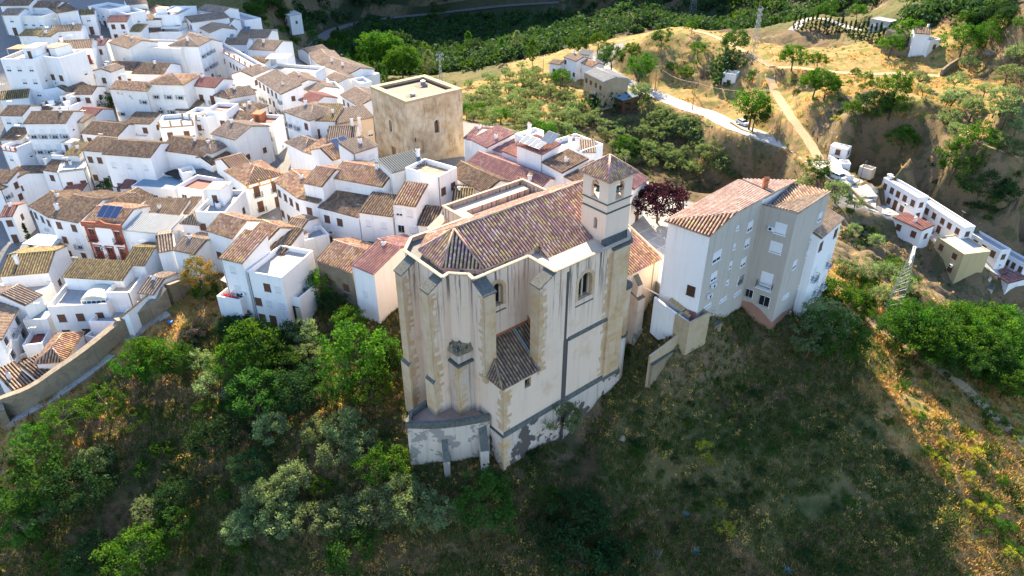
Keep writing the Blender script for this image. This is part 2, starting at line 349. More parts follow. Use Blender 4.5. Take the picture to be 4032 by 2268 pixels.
stone('tower_stone', [(.44,.31,.18),(.28,.19,.10),(.56,.46,.33),(.12,.09,.06)], 1.5, .85, (.34,.24,.14), .8, .8)
stone('ashlar', [(.56,.37,.19),(.47,.29,.14),(.60,.46,.31),(.20,.155,.12)], .9, .42, (.40,.29,.18), .35)
stone('rubble', [(.25,.19,.12),(.17,.13,.08),(.29,.23,.15),(.09,.075,.055)], .5, .28, (.22,.18,.13), .5, .9)
stone('brick_block', [(.44,.33,.19),(.40,.29,.16),(.46,.37,.24),(.25,.19,.12)], .5, .25, (.26,.2,.13), .3)
stone('brick_red', [(.38,.14,.085),(.30,.11,.07),(.36,.19,.13),(.2,.1,.07)], .28, .09, (.32,.26,.2), .3)
tile('tile', [(0.340,0.169,0.107),(0.451,0.258,0.176),(0.582,0.408,0.304),(0.226,0.119,0.088),(0.497,0.268,0.185),(0.562,0.440,0.152),(0.370,0.186,0.238),(0.646,0.496,0.393)], (0.421,0.351,0.118), .35)
tile('tile_church', [(0.384,0.199,0.147),(0.495,0.288,0.215),(0.648,0.456,0.363),(0.270,0.138,0.128),(0.519,0.278,0.205),(0.619,0.481,0.161),(0.380,0.186,0.279),(0.713,0.546,0.433)], (0.421,0.351,0.118), .3)
tile('tile_dark', [(0.191,0.119,0.083),(0.258,0.169,0.122),(0.358,0.254,0.186),(0.124,0.079,0.059),(0.281,0.169,0.117),(0.359,0.270,0.136)], (0.223,0.200,0.097), .3)
tile('tile_grey', [(0.307,0.224,0.172),(0.377,0.286,0.221),(0.445,0.348,0.271),(0.237,0.173,0.135),(0.335,0.248,0.184)], (0.278,0.224,0.147), .25)
tile('tile_brown', [(0.348,0.240,0.163),(0.419,0.302,0.204),(0.470,0.362,0.255),(0.300,0.203,0.134)], None)
tile('tile_pink', [(.52,.34,.26),(.58,.42,.33),(.48,.30,.22),(.62,.48,.38),(.44,.28,.22)], None)
tile('tile_red', [(0.300,0.138,0.112),(0.375,0.175,0.138),(0.425,0.213,0.150),(0.338,0.150,0.163)], None)
tile('tile_purple', [(0.325,0.163,0.150),(0.413,0.213,0.175),(0.275,0.150,0.188),(0.500,0.300,0.225)], None)
tile('tile_moss', [(0.248,0.170,0.087),(0.338,0.209,0.117),(0.450,0.330,0.144),(0.168,0.110,0.078),(0.337,0.260,0.115)], (0.236,0.276,0.070), .5)
plain('tile_pan_shade', (.055,.04,.032), .95, .5, 2)  # pans made near-black: shade between the tile rows put into the colour
plain('slate_blue', (.16,.17,.16), .8, .25, 2, bump=.2)
plain('cornice_stone', (.44,.36,.27), .9, .3, 2, bump=.2)
plain('lichen_slab', (.115,.12,.105), .9, .5, 3, bump=.4)
plain('gutter_floor', (.20,.20,.185), .9, .3, 1.5, bump=.3)
plain('cream_slab', (.52,.42,.31), .85, .15, .8, bump=.15)
plain('keep_top', (.40,.30,.19), .9, .2, 1.5, bump=.3); plain('keep_roof', (.24,.20,.155), .9, .2, 1.2)
plain('pink_tile_floor', (.36,.25,.20), .85, .25, 1.2)
plain('red_floor', (.26,.08,.06), .8, .2, 1)
plain('terrace_floor', (.34,.34,.34), .85, .25, .8)
plain('concrete', (.36,.35,.33), .9, .25, 1, bump=.25)
plain('corrugated', (.42,.42,.40), .6, .15, 1)
plain('blue_sheet', (.18,.27,.33), .5, .15, .6)
plain('window_frame', (.75,.75,.74), .5, .05)
plain('shutter_white', (.68,.69,.69), .6, .06)
plain('wood_brown', (.13,.06,.035), .6, .2, 3)
plain('wood_red', (.20,.035,.025), .6, .2, 3)
plain('trim_red', (.32,.09,.05), .7, .15, 3)
plain('trim_ochre', (.55,.32,.08), .8, .15, 2)
plain('timber', (.33,.20,.09), .7, .25, 4)
plain('iron', (.02,.02,.022), .5, .1, metal=.3)
plain('iron_green', (.02,.06,.045), .5, .1)
plain('steel', (.42,.43,.42), .4, .1, metal=.7)
plain('rust', (.16,.07,.04), .85, .4, 4)
plain('bronze', (.06,.15,.14), .55, .3, 4, metal=.4)
plain('blind_beige', (.55,.50,.36), .7, .08)
plain('canvas', (.55,.44,.34), .9, .1)
plain('red_cloth', (.55,.03,.05), .9, .1)
plain('awning_white', (.75,.74,.68), .7, .05)
plain('plastic_blue', (.03,.16,.42), .4, .05); plain('plastic_yellow', (.75,.6,.02), .4, .05)
plain('green_net', (.03,.14,.10), .8, .2)
plain('brick_orange', (.42,.15,.07), .9, .3, 4)
plain('rubber', (.02,.02,.02), .8, .1)
plain('trunk', (.10,.075,.055), .95, .35, 3, bump=.5)
plain('trunk_pale', (.24,.20,.16), .95, .3, 3, bump=.5)
plain('agave', (.09,.15,.13), .6, .2, 3)
plain('straw', (.44,.33,.17), .9, .25, 2)
plain('cloth_dark', (.05,.04,.09), .9, .1); plain('cloth_blue', (.10,.2,.35), .9, .1); plain('cloth_pink', (.5,.2,.3), .9, .1)
plain('skin', (.5,.32,.24), .7, .05)
for nm, c in (('car_white', (.75,.76,.77)), ('car_black', (.015,.016,.018)), ('car_silver', (.38,.40,.42)), ('car_blue', (.10,.16,.25)), ('car_red', (.35,.02,.02))):
    m, nt, n, l, out = newmat(nm); finish(nt, out, c, .25, spec=.6)
def glassy(name, col, rough=.12):
    m, nt, n, l, out = newmat(name); finish(nt, out, col, rough, spec=.7)
glassy('glass', (.018,.022,.026)); glassy('glass_blue', (.05,.08,.10)); glassy('solar', (.015,.035,.10), .15); glassy('solar_grey', (.12,.14,.17), .12); glassy('skylight', (.5,.5,.42), .3)
leafm('leaf_bright', [(.02,.065,.008),(.04,.11,.012),(.10,.19,.015)], .33)
leafm('leaf_mid', [(.018,.055,.01),(.035,.085,.014),(.065,.125,.02)], .3)
leafm('leaf_dark', [(.012,.035,.012),(.02,.055,.018),(.04,.08,.02)], .25)
leafm('leaf_olive', [(.075,.115,.045),(.13,.18,.08),(.22,.27,.14)], .38, (1.9,1.9,1.1))
leafm('leaf_yellow', [(.14,.18,.02),(.24,.26,.03),(.35,.30,.03)], .4)
leafm('leaf_plum', [(.022,.008,.014),(.04,.012,.02),(.07,.022,.032)], .18, (1.5,1.0,1.2))
leafm('leaf_orange', [(.07,.11,.02),(.16,.16,.03),(.38,.18,.05)], .35, (1.8,1.4,.8))
leafm('leaf_pink', [(.06,.10,.03),(.10,.12,.04),(.55,.30,.32)], .25, (1.5,1.2,1))
leafm('leaf_scrub', [(.04,.08,.018),(.08,.125,.03),(.16,.17,.055)], .35, (1.6,1.5,.9))
leafm('leaf_dry', [(.24,.15,.05),(.44,.29,.10),(.66,.47,.18)], .5, (1.4,1.3,.9))
leafm('leaf_far', [(.018,.04,.016),(.03,.06,.022),(.045,.085,.028)], .25)
# ------------------------------------------------------------------ ground sheet, roads, square
def smooth_path(pts, step=1.5):
    pts = [Vector(p) for p in pts]; out = []
    for i in range(len(pts)-1):
        p0 = pts[max(i-1,0)]; p1 = pts[i]; p2 = pts[i+1]; p3 = pts[min(i+2,len(pts)-1)]
        n = max(2, int((p2-p1).length/step))
        for k in range(n):
            t = k/n
            out.append(.5*((2*p1)+(p2-p0)*t+(2*p0-5*p1+4*p2-p3)*t*t+(3*p1-p0-3*p2+p3)*t**3))
    out.append(pts[-1]); 
    for _ in range(6):
        z = [p.z for p in out]
        for i in range(1, len(out)-1): out[i].z = (z[i-1]+z[i]+z[i+1])/3
    return out
ROADS = {}
def road(key, pix, width, lift=0.0):
    ROADS[key] = (smooth_path([G(a, b) for a, b in pix]), width/2, lift)
road('country', [(2290,215),(2330,240),(2400,285),(2480,330),(2560,362),(2650,400),(2720,425),(2800,455),(2880,492),(2960,522),(3050,552),(3100,566),(3150,590),(3200,622),(3250,650),(3303,684),(3360,732),(3420,785),(3480,822),(3540,850),(3600,882),(3674,918),(3760,965),(3860,1025),(3960,1070),(4060,1115)], 6.2)
road('track', [(3225,630),(3190,565),(3150,510),(3110,450),(3075,400),(3045,350),(3030,300),(3045,265),(3100,262),(3200,275),(3300,285),(3420,292),(3560,290),(3700,300)], 2.6)
road('ridge_path', [(3040,262),(2950,215),(2860,165),(2790,135),(2730,120)], 2.2)
road('field_path', [(3700,460),(3780,500),(3860,545),(3950,590),(4060,640)], 2.0)
road('hill_path', [(3420,1250),(3480,1300),(3580,1370),(3680,1440),(3790,1520),(3900,1620),(4050,1760)], 1.6)
road('street', [(855,268),(885,300),(930,330),(985,360),(1035,400),(1075,450),(1105,500),(1125,550),(1145,600),(1160,640),(1150,700)], 6.0)
road('lower_street', [(140,740),(110,790),(95,850),(120,920),(180,990),(230,1060)], 6.5)
road('highway', [(1230,190),(1290,130),(1350,105),(1430,85),(1520,72),(1650,58),(1800,42),(1980,22),(2200,8)], 7.0)
road('drive', [(3120,120),(3170,80),(3230,70),(3300,92),(3380,120)], 3.5)
def nrand(ix, iy, seed):
    h = (ix*374761393 + iy*668265263 + seed*982451653) & 0x7fffffff
    h = (h ^ (h >> 13))*1274126177 & 0x7fffffff
    return ((h ^ (h >> 16)) & 0xffff)/65535.
def vnoise(X, Y, s, seed=0):
    x = X/s; y = Y/s; ix = np.floor(x).astype(np.int64); iy = np.floor(y).astype(np.int64); fx = x-ix; fy = y-iy
    fx = fx*fx*(3-2*fx); fy = fy*fy*(3-2*fy)
    a = nrand(ix, iy, seed); b = nrand(ix+1, iy, seed); c = nrand(ix, iy+1, seed); d = nrand(ix+1, iy+1, seed)
    return (a*(1-fx)+b*fx)*(1-fy)+(c*(1-fx)+d*fx)*fy
def cover_np(X, Y):
    W = {k: np.zeros(X.shape) for k in 'dgbrpf'}; tot = np.zeros(X.shape)
    jx = X + 5*(vnoise(X, Y, 9, 3)-.5) + 3*(vnoise(X, Y, 3, 4)-.5); jy = Y + 6*(vnoise(X, Y, 9, 5)-.5) + 3*(vnoise(X, Y, 3, 6)-.5)
    for i, c in enumerate(_cov):
        w = 1/((jx-_pts[i,0])**2+(jy-_pts[i,1])**2+4)**2.2
        W[c] += w; tot += w
    for k in W: W[k] /= tot
    return W
SURF = {}
PADS = []      # (centre, radius, z): level building ground
def terrain():
    ys = [-75.]; 
    while ys[-1] < 780: ys.append(ys[-1] + (1.3 if ys[-1] < 20 else .75 if ys[-1] < 175 else .75+(ys[-1]-175)*.012))
    ys = np.array(ys); S = np.linspace(-1, 1, 400)
    Y, SS = np.meshgrid(ys, S, indexing='ij'); X = SS*(105+.88*np.maximum(Y, 0))
    Z = ground_np(X, Y); W = cover_np(X, Y)
    nat = 1-np.clip(W['p']*1.3, 0, 1)
    n = 1.1*(vnoise(X, Y, 7, 1)-.5)+.8*(vnoise(X, Y, 2.8, 2)-.5)+.5*(vnoise(X, Y, 1.3, 8)-.5)
    rock = W['r']; n = n*(1+2.2*rock) + rock*2.2*(np.abs(vnoise(X+Z*2, Y, 3.1, 9)-.5)-.25)
    n += W['d']*.35*np.sin(Z*2.4)*np.clip((Y-90)/60, 0, 1)
    dr = np.full(X.shape, 1e9)
    for key, (pts, hw, lift) in ROADS.items():
        for p in pts[::2]: dr = np.minimum(dr, (X-p.x)**2+(Y-p.y)**2)
    Z = Z + n*nat*np.clip((np.sqrt(dr)-2)/9, .05, 1)
    paved = np.zeros(X.shape)
    for key, (pts, hw, lift) in ROADS.items():
        best = np.full(X.shape, 1e9); zz = np.zeros(X.shape)
        for p in pts:
            d = (X-p.x)**2+(Y-p.y)**2; m = d < best; best = np.where(m, d, best); zz = np.where(m, p.z, zz)
        d = np.sqrt(best); t = np.clip((d-hw-.6)/(hw*.9+1.2), 0, 1); t = t*t*(3-2*t)
        Z = zz*(1-t)+Z*t - .12*(d < hw+.3)
    SURF.update(ys=ys, n=len(S), Z=Z)
    me = bpy.data.meshes.new('ground'); ny, nx = X.shape
    co = np.stack([X, Y, Z], -1).reshape(-1, 3)
    idx = np.arange(ny*nx).reshape(ny, nx)
    q = np.stack([idx[:-1,:-1], idx[:-1,1:], idx[1:,1:], idx[1:,:-1]], -1).reshape(-1, 4)
    me.vertices.add(len(co)); me.vertices.foreach_set('co', co.ravel())
    me.loops.add(q.size); me.loops.foreach_set('vertex_index', q.ravel().astype(np.int32))
    me.polygons.add(len(q)); me.polygons.foreach_set('loop_start', np.arange(0, q.size, 4, dtype=np.int32)); me.polygons.foreach_set('use_smooth', np.ones(len(q), bool))
    me.update(); me.validate()
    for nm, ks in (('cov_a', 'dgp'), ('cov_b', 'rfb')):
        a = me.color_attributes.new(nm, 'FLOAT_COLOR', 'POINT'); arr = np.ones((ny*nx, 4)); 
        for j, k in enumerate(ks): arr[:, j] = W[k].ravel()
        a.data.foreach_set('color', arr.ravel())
    o = bpy.data.objects.new('ground', me); C.objects.link(o); tag(o, 'dry grass, scrub and paved ground of the hill town', kind='structure')
    me.materials.append(M['ground']); return o
m, nt, n_, l_, out = newmat('ground')
pos = geo(nt)
ca = N(nt, 'ShaderNodeAttribute', attribute_name='cov_a').outputs['Color']; cb = N(nt, 'ShaderNodeAttribute', attribute_name='cov_b').outputs['Color']
sa = N(nt, 'ShaderNodeSeparateColor'); sb = N(nt, 'ShaderNodeSeparateColor'); l_.new(ca, sa.inputs[0]); l_.new(cb, sb.inputs[0])
n1 = noise(nt, pos, .12, 6, .6); n2 = noise(nt, pos, .8, 7, .7); n3 = noise(nt, vmap(nt, pos, (3, 3, 6)), 1.2, 6, .75); n4 = noise(nt, pos, .35, 4)
dry = mixc(nt, ramp(nt, n2, [(.3, 0), (.7, 1)]), (.24,.145,.06), (.46,.30,.12)); dry = mixc(nt, ramp(nt, n4, [(.44, 0), (.62, .8)]), dry, (.11,.15,.03))
dry = mixc(nt, ramp(nt, n3, [(.25, .8), (.5, 0)]), dry, (.15,.10,.06))
grn = mixc(nt, ramp(nt, n2, [(.35, 0), (.65, 1)]), (.04,.06,.018), (.14,.125,.05)); grn = mixc(nt, ramp(nt, n1, [(.5,0),(.62,.6)]), grn, (.16,.12,.055))
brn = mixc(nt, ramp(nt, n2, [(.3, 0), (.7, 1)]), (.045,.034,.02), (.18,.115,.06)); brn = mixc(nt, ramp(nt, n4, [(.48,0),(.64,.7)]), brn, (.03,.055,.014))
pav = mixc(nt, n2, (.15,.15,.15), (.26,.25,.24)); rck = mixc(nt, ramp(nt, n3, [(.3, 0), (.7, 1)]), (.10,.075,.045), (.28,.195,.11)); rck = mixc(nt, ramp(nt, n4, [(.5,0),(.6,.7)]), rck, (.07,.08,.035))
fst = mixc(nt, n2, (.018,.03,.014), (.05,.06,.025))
c = mixc(nt, 0.0, brn, brn)
def sel(x, a, b): return ramp(nt, x, [(a, 0), (b, 1)])
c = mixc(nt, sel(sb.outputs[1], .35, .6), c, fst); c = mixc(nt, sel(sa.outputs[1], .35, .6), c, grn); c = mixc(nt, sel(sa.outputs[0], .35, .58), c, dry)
c = mixc(nt, sel(sb.outputs[0], .3, .5), c, rck); c = mixc(nt, sel(sa.outputs[2], .45, .6), c, pav)
ng = N(nt, 'ShaderNodeNewGeometry'); sn = N(nt, 'ShaderNodeSeparateXYZ'); l_.new(ng.outputs['True Normal'], sn.inputs[0])
c = mixc(nt, math_(nt, 'MULTIPLY', ramp(nt, sn.outputs['Z'], [(.55, 1), (.72, 0)]), .85), c, rck)
finish(nt, out, c, .95, bump=math_(nt, 'ADD', n3, n2), bstr=.8, bdist=.25, spec=.1)
plain('asphalt', (.12,.12,.12), .9, .2, 2); plain('pale_road', (.42,.39,.35), .9, .12, .5); plain('dirt_track', (.42,.30,.17), .95, .2, 1.2, bump=.3)
plain('cobble', (.17,.165,.16), .85, .3, 3, bump=.3); plain('wall_stone', (.30,.24,.17), .95, .4, 1.6, bump=.6); plain('paint_white', (.7,.7,.7), .7, .1)
def strip(key, name, mat, lift=.04, label=None, skirt=.35):
    pts, hw, _ = ROADS[key]; mb = MB()
    L = []; 
    for i, p in enumerate(pts):
        d = (pts[min(i+1, len(pts)-1)]-pts[max(i-1, 0)]); d.z = 0; d.normalize(); s_ = Vector((-d.y, d.x, 0)); w = hw*(1+.06*math.sin(i*1.7))
        L.append((p+s_*w+Vector((0,0,lift)), p-s_*w+Vector((0,0,lift))))
    D = Vector((0, 0, -skirt))
    for i in range(len(L)-1):
        a, b = L[i]; c_, d_ = L[i+1]
        mb.face([b, d_, c_, a], mat); mb.face([a, c_, c_+D, a+D], mat); mb.face([d_, b, b+D, d_+D], mat)
    o = mb.build(name); tag(o, label, kind='structure'); return o
terrain()
strip('country', 'country_road', 'pale_road', label='pale sunlit country road winding past the cave houses')
strip('track', 'dirt_track', 'dirt_track', label='ochre dirt track climbing from the road to the ridge')
strip('ridge_path', 'ridge_path', 'dirt_track', label='worn path along the crest of the dry hill')
strip('field_path', 'field_path', 'dirt_track', .02); strip('hill_path', 'hill_path', 'dirt_track', .02)
strip('street', 'street', 'cobble', label='grey street running between rows of white houses')
strip('lower_street', 'street', 'cobble', label='shaded street at the foot of the white houses')
strip('highway', 'valley_road', 'asphalt', .1, label='road with pale edge blocks in the dark valley'); strip('drive', 'farm_drive', 'pale_road', .05)
# paved square with a grid of pale bands between church and apartment block
mb = MB(); sq = [P(2380,640,.5), P(2690,800,.5), P(2760,1010,.9), P(2690,1150,1.0), P(2600,1130,1.0), P(2440,900,.6), P(2330,780,.5)]
mb.face([(q[0], q[1], 1.12) for q in sq][::-1], 'concrete'); 
for q, r_ in zip(sq, sq[1:]+sq[:1]): mb.face([(q[0],q[1],1.12),(r_[0],r_[1],1.12),(r_[0],r_[1],-3),(q[0],q[1],-3)], 'concrete')
tag(mb.build('square'), 'paved square behind the church bell tower', kind='structure')
plain('pale_band', (.5,.48,.44), .85, .1)
mb = MB(); o_ = Vector((20.0, 89, 1.14))
for i in range(6):
    for ang in (40, -50):
        d = Vector((math.cos(R(ang)), math.sin(R(ang)), 0)); s_ = Vector((-d.y, d.x, 0)); z_ = Vector((0,0,.004 if ang < 0 else 0))
        a = o_-d*5.5+s_*(i-2.5)*2.6+z_; b = a+d*13; mb.face([a, b, b+s_*.28, a+s_*.28], 'pale_band')
tag(mb.build('paving_bands'), 'pale stone bands crossing the square', kind='structure')
# ------------------------------------------------------------------ building helpers
def wallface(mb, O, e, n, u0, u1, z0, z1, holes, mat, reveal='ashlar', back='glass', depth=.6):
    """flat wall from u0..u1, z0..z1 (along e from O, outward n) with real openings; holes: (uc, zbottom, w, h, arched)"""
    O = Vector(O); e = Vector(e); n = Vector(n); Z = Vector((0, 0, 1))
    def q(u, z, d=0): return O+e*u+Z*z-n*d
    us = sorted({u0, u1, *[h[0]-h[2]/2 for h in holes], *[h[0]+h[2]/2 for h in holes]}); zs = sorted({z0, z1, *[h[1] for h in holes], *[h[1]+h[3] for h in holes]})
    for i in range(len(us)-1):
        for j in range(len(zs)-1):
            uc, zc = (us[i]+us[i+1])/2, (zs[j]+zs[j+1])/2
            if any(abs(uc-h[0]) < h[2]/2 and h[1] < zc < h[1]+h[3] for h in holes): continue
            mb.face([q(us[i], zs[j]), q(us[i+1], zs[j]), q(us[i+1], zs[j+1]), q(us[i], zs[j+1])], mat)
    for (uc, zb, w, h, arch) in holes:
        a, b = uc-w/2, uc+w/2; zt = zb+h; zs_ = zt-w/2 if arch else zt
        out_ = [(a, zb), (b, zb), (b, zs_)]
        if arch:
            N_ = 8; arc = [(uc+w/2*math.cos(math.pi*k/N_), zs_+w/2*math.sin(math.pi*k/N_)) for k in range(1, N_)]
            pts = [(b, zs_)]+arc+[(a, zs_)]
            for k in range(len(pts)-1):
                p, r = pts[k], pts[k+1]; cnr = (b, zt) if k < N_/2 else (a, zt)
                mb.face([q(*p), q(*cnr), q(*r)], mat)
            mb.face([q(uc, zt), q(b, zt), q(uc, zt)], mat) if False else None
            out_ += arc
        out_.append((a, zs_))
        for k in range(len(out_)):
            p, r = out_[k], out_[(k+1) % len(out_)]
            mb.face([q(*p), q(*r), q(*r, depth), q(*p, depth)][::-1], reveal)
        if back: mb.face([q(*p, depth) for p in out_], back)
def bar_box(mb, a, b, w, h, mat, up=Vector((0, 0, 1))):
    """box beam from a to b"""
    a = Vector(a); b = Vector(b); d = (b-a).normalized(); s = d.cross(up).normalized()*w/2; t = s.cross(d).normalized()*h/2
    c = [a-s-t, a+s-t, a+s+t, a-s+t, b-s-t, b+s-t, b+s+t, b-s+t]
    for f in ((0,3,2,1), (4,5,6,7), (0,1,5,4), (1,2,6,5), (2,3,7,6), (3,0,4,7)): mb.face([c[i] for i in f], mat)
def box_at(mb, u, v, z, w, d, h, mat, top=None): return mb.box(u-w/2, v-d/2, z, u+w/2, v+d/2, z+h, mat, top=top)

# window / door meshes, local x along wall, y into the wall (outside is -y), origin at bottom centre; drawn once and shared
WIN = {}
def winmesh(style, w, h):
    w = round(w, 1); h = round(h, 1); key = (style, w, h)
    if key in WIN: return WIN[key]
    fr, pn, sh = MB(), MB(), MB(); parts = {}
    f = .07
    frame = {'w': 'window_frame', 'b': 'wood_brown', 'r': 'wood_red', 'd': 'wood_brown', 'g': 'window_frame', 'B': 'wood_brown', 'R': 'wood_red', 'T': 'trim_red', 'O': 'wood_brown', 'S': 'window_frame', 'G': 'iron_green', 'x': 'wood_brown'}[style[0]]
    y0, y1 = -.05, .04
    for a in ((-w/2-f, -f, -w/2, h+f), (w/2, -f, w/2+f, h+f), (-w/2, h, w/2, h+f), (-w/2, -f, w/2, 0), ): fr.box(a[0], y0, a[1], a[2], y1, a[3], frame)
    fr.box(-w/2-.14, -.13, -f-.07, w/2+.14, y1, -f-.002, 'trim_red' if style[0] == 'T' else 'window_frame' if style[0] in 'wgS' else 'concrete')
    if w > .8 and style[0] not in 'dSx': fr.box(-.03, -.04, 0, .03, .03, h, frame)
    pn.box(-w/2, -.012, 0, w/2, .03, h, 'glass')
    if style[0] in 'wS': k = {'w': .72, 'S': .95}[style[0]]; pn.box(-w/2+.01, -.03, h*(1-k), w/2-.01, -.013, h-.01, 'shutter_white')
    if style[0] in 'bBOd': pn.box(-w/2+.01, -.03, h*.02, w/2-.01, -.013, h-.01, 'wood_brown')
    if style[0] in 'rRT': pn.box(-w/2+.01, -.03, h*.02, w/2-.01, -.013, h*(.55 if style[0] == 'T' else .98), 'wood_red')
    if style[0] == 'T':
        for a in ((-w/2-.3, -f, -w/2-f), (w/2+f, -f, w/2+.3)): fr.box(a[0], -.03, a[1], a[2], y1, h+.25, 'trim_red')
        fr.box(-w/2-.4, -.09, h+.25, w/2+.4, y1, h+.42, 'trim_red')
    parts['frame'] = fr; parts['pane'] = pn
    if style.endswith('g') or style[0] == 'g':        # window grille
        g_ = MB()
        for k in range(int(w/.14)+1): x = -w/2+k*w/int(w/.14); g_.box(x-.012, -.2, -.05, x+.012, -.176, h+.05, 'iron')
        for z in (-.05, h*.5, h+.03): g_.box(-w/2, -.21, z, w/2, -.17, z+.03, 'iron')
        parts['grille'] = g_
    if style.endswith('k'):                           # balcony
        g_ = MB(); W2 = w/2+.35; D = .65
        g_.box(-W2, -D, -.14, W2, -.002, -.02, 'trim_red' if style[0] in 'RT' else 'white')
        for z in (.45, .95): 
            g_.box(-W2, -D, z, W2, -D+.03, z+.03, 'iron'); g_.box(-W2, -D+.03, z, -W2+.03, -.002, z+.03, 'iron'); g_.box(W2-.03, -D+.03, z, W2, -.002, z+.03, 'iron')
        nb = int(2*W2/.16)
        for k in range(nb+1): x = -W2+.012+k*(2*W2-.024)/nb; g_.box(x-.01, -D+.005, -.02, x+.01, -D+.025, .95, 'iron')
        for x in (-W2+.015, W2-.015):
            for k in range(1, 4): y = -D*k/4; g_.box(x-.01, y-.01, -.02, x+.01, y+.01, .95, 'iron')
        parts['balcony'] = g_
    res = {}
    for k, b_ in parts.items():
        o = b_.build('tmp_'+k); res[k] = o.data; o.data.name = 'window_'+k; bpy.data.objects.remove(o)
    WIN[key] = res; return res
def window(parent, x, y, z, rz, style, w, h, fine=False, label=None):
    """rz turns the window so that its -y faces outwards; frame mesh is the window part, pane/grille/balcony its sub-parts"""
    r = winmesh(style, w, h); door = h > 1.75
    o = inst('door' if door and not style.endswith('k') else 'balcony_window' if door else 'window', r['frame'], parent, (x, y, z), rz)
    for k in r:
        if k == 'frame': continue
        inst('window_pane' if k == 'pane' else k, r[k], o, (0, 0, 0))
    if label: o['label'] = label
    return o
def chimney(parent, x, y, z, h=1.3, w=.5, mat='white', cap='tile'):
    mb = MB(); mb.box(x-w/2, y-w/2, z-1.2, x+w/2, y+w/2, z+h, mat); mb.box(x-w/2-.07, y-w/2-.07, z+h, x+w/2+.07, y+w/2+.07, z+h+.09, mat)
    for a in (-1, 1):
        for c_ in (-1, 1): mb.box(x+a*w*.36-.05, y+c_*w*.36-.05, z+h+.09, x+a*w*.36+.05, y+c_*w*.36+.05, z+h+.3, mat)
    mb.face([(x-w*.6, y-w*.6, z+h+.3), (x+w*.6, y-w*.6, z+h+.3), (x+w*.6, y, z+h+.52), (x-w*.6, y, z+h+.52)], cap)
    mb.face([(x-w*.6, y, z+h+.52), (x+w*.6, y, z+h+.52), (x+w*.6, y+w*.6, z+h+.3), (x-w*.6, y+w*.6, z+h+.3)], cap)
    mb.face([(x-w*.6, y-w*.6, z+h+.29), (x+w*.6, y-w*.6, z+h+.29), (x+w*.6, y+w*.6, z+h+.29), (x-w*.6, y+w*.6, z+h+.29)][::-1], cap)
    return mb.build('chimney', parent)
def antenna(parent, x, y, z, h=2.0):
    mb = MB(); mb.tube([(x, y, z-.3), (x, y, z+h)], .02, 'steel', 4); mb.tube([(x-.5, y, z+h*.95), (x+.6, y+.1, z+h*.95)], .014, 'steel', 4)
    for k in range(6): a = -.45+k*.2; mb.tube([(x+a, y-.22+.01*k, z+h*.95), (x+a, y+.24-.01*k, z+h*.95)], .01, 'steel', 3)
    return mb.build('antenna', parent)
def solar(parent, x, y, z, n=2, rz=0, tilt=28, w=1.1, l=2.0, mat='solar'):
    mb = MB(); T = Matrix.Translation((x, y, z)) @ Matrix.Rotation(rz, 4, 'Z') @ Matrix.Rotation(R(tilt), 4, 'X')
    for k in range(n):
        mb.box(k*(w+.05), 0, .5, k*(w+.05)+w, l, .56, 'steel', T); mb.box(k*(w+.05)+.04, .04, .561, k*(w+.05)+w-.04, l-.04, .58, mat, T)
    for a in (0.1, n*(w+.05)-.2):
        mb.box(a, .1, -.2, a+.06, .16, .5, 'steel', T); mb.box(a, l-.2, -.9, a+.06, l-.14, .5, 'steel', T)
    return mb.build('solar_panel', parent)

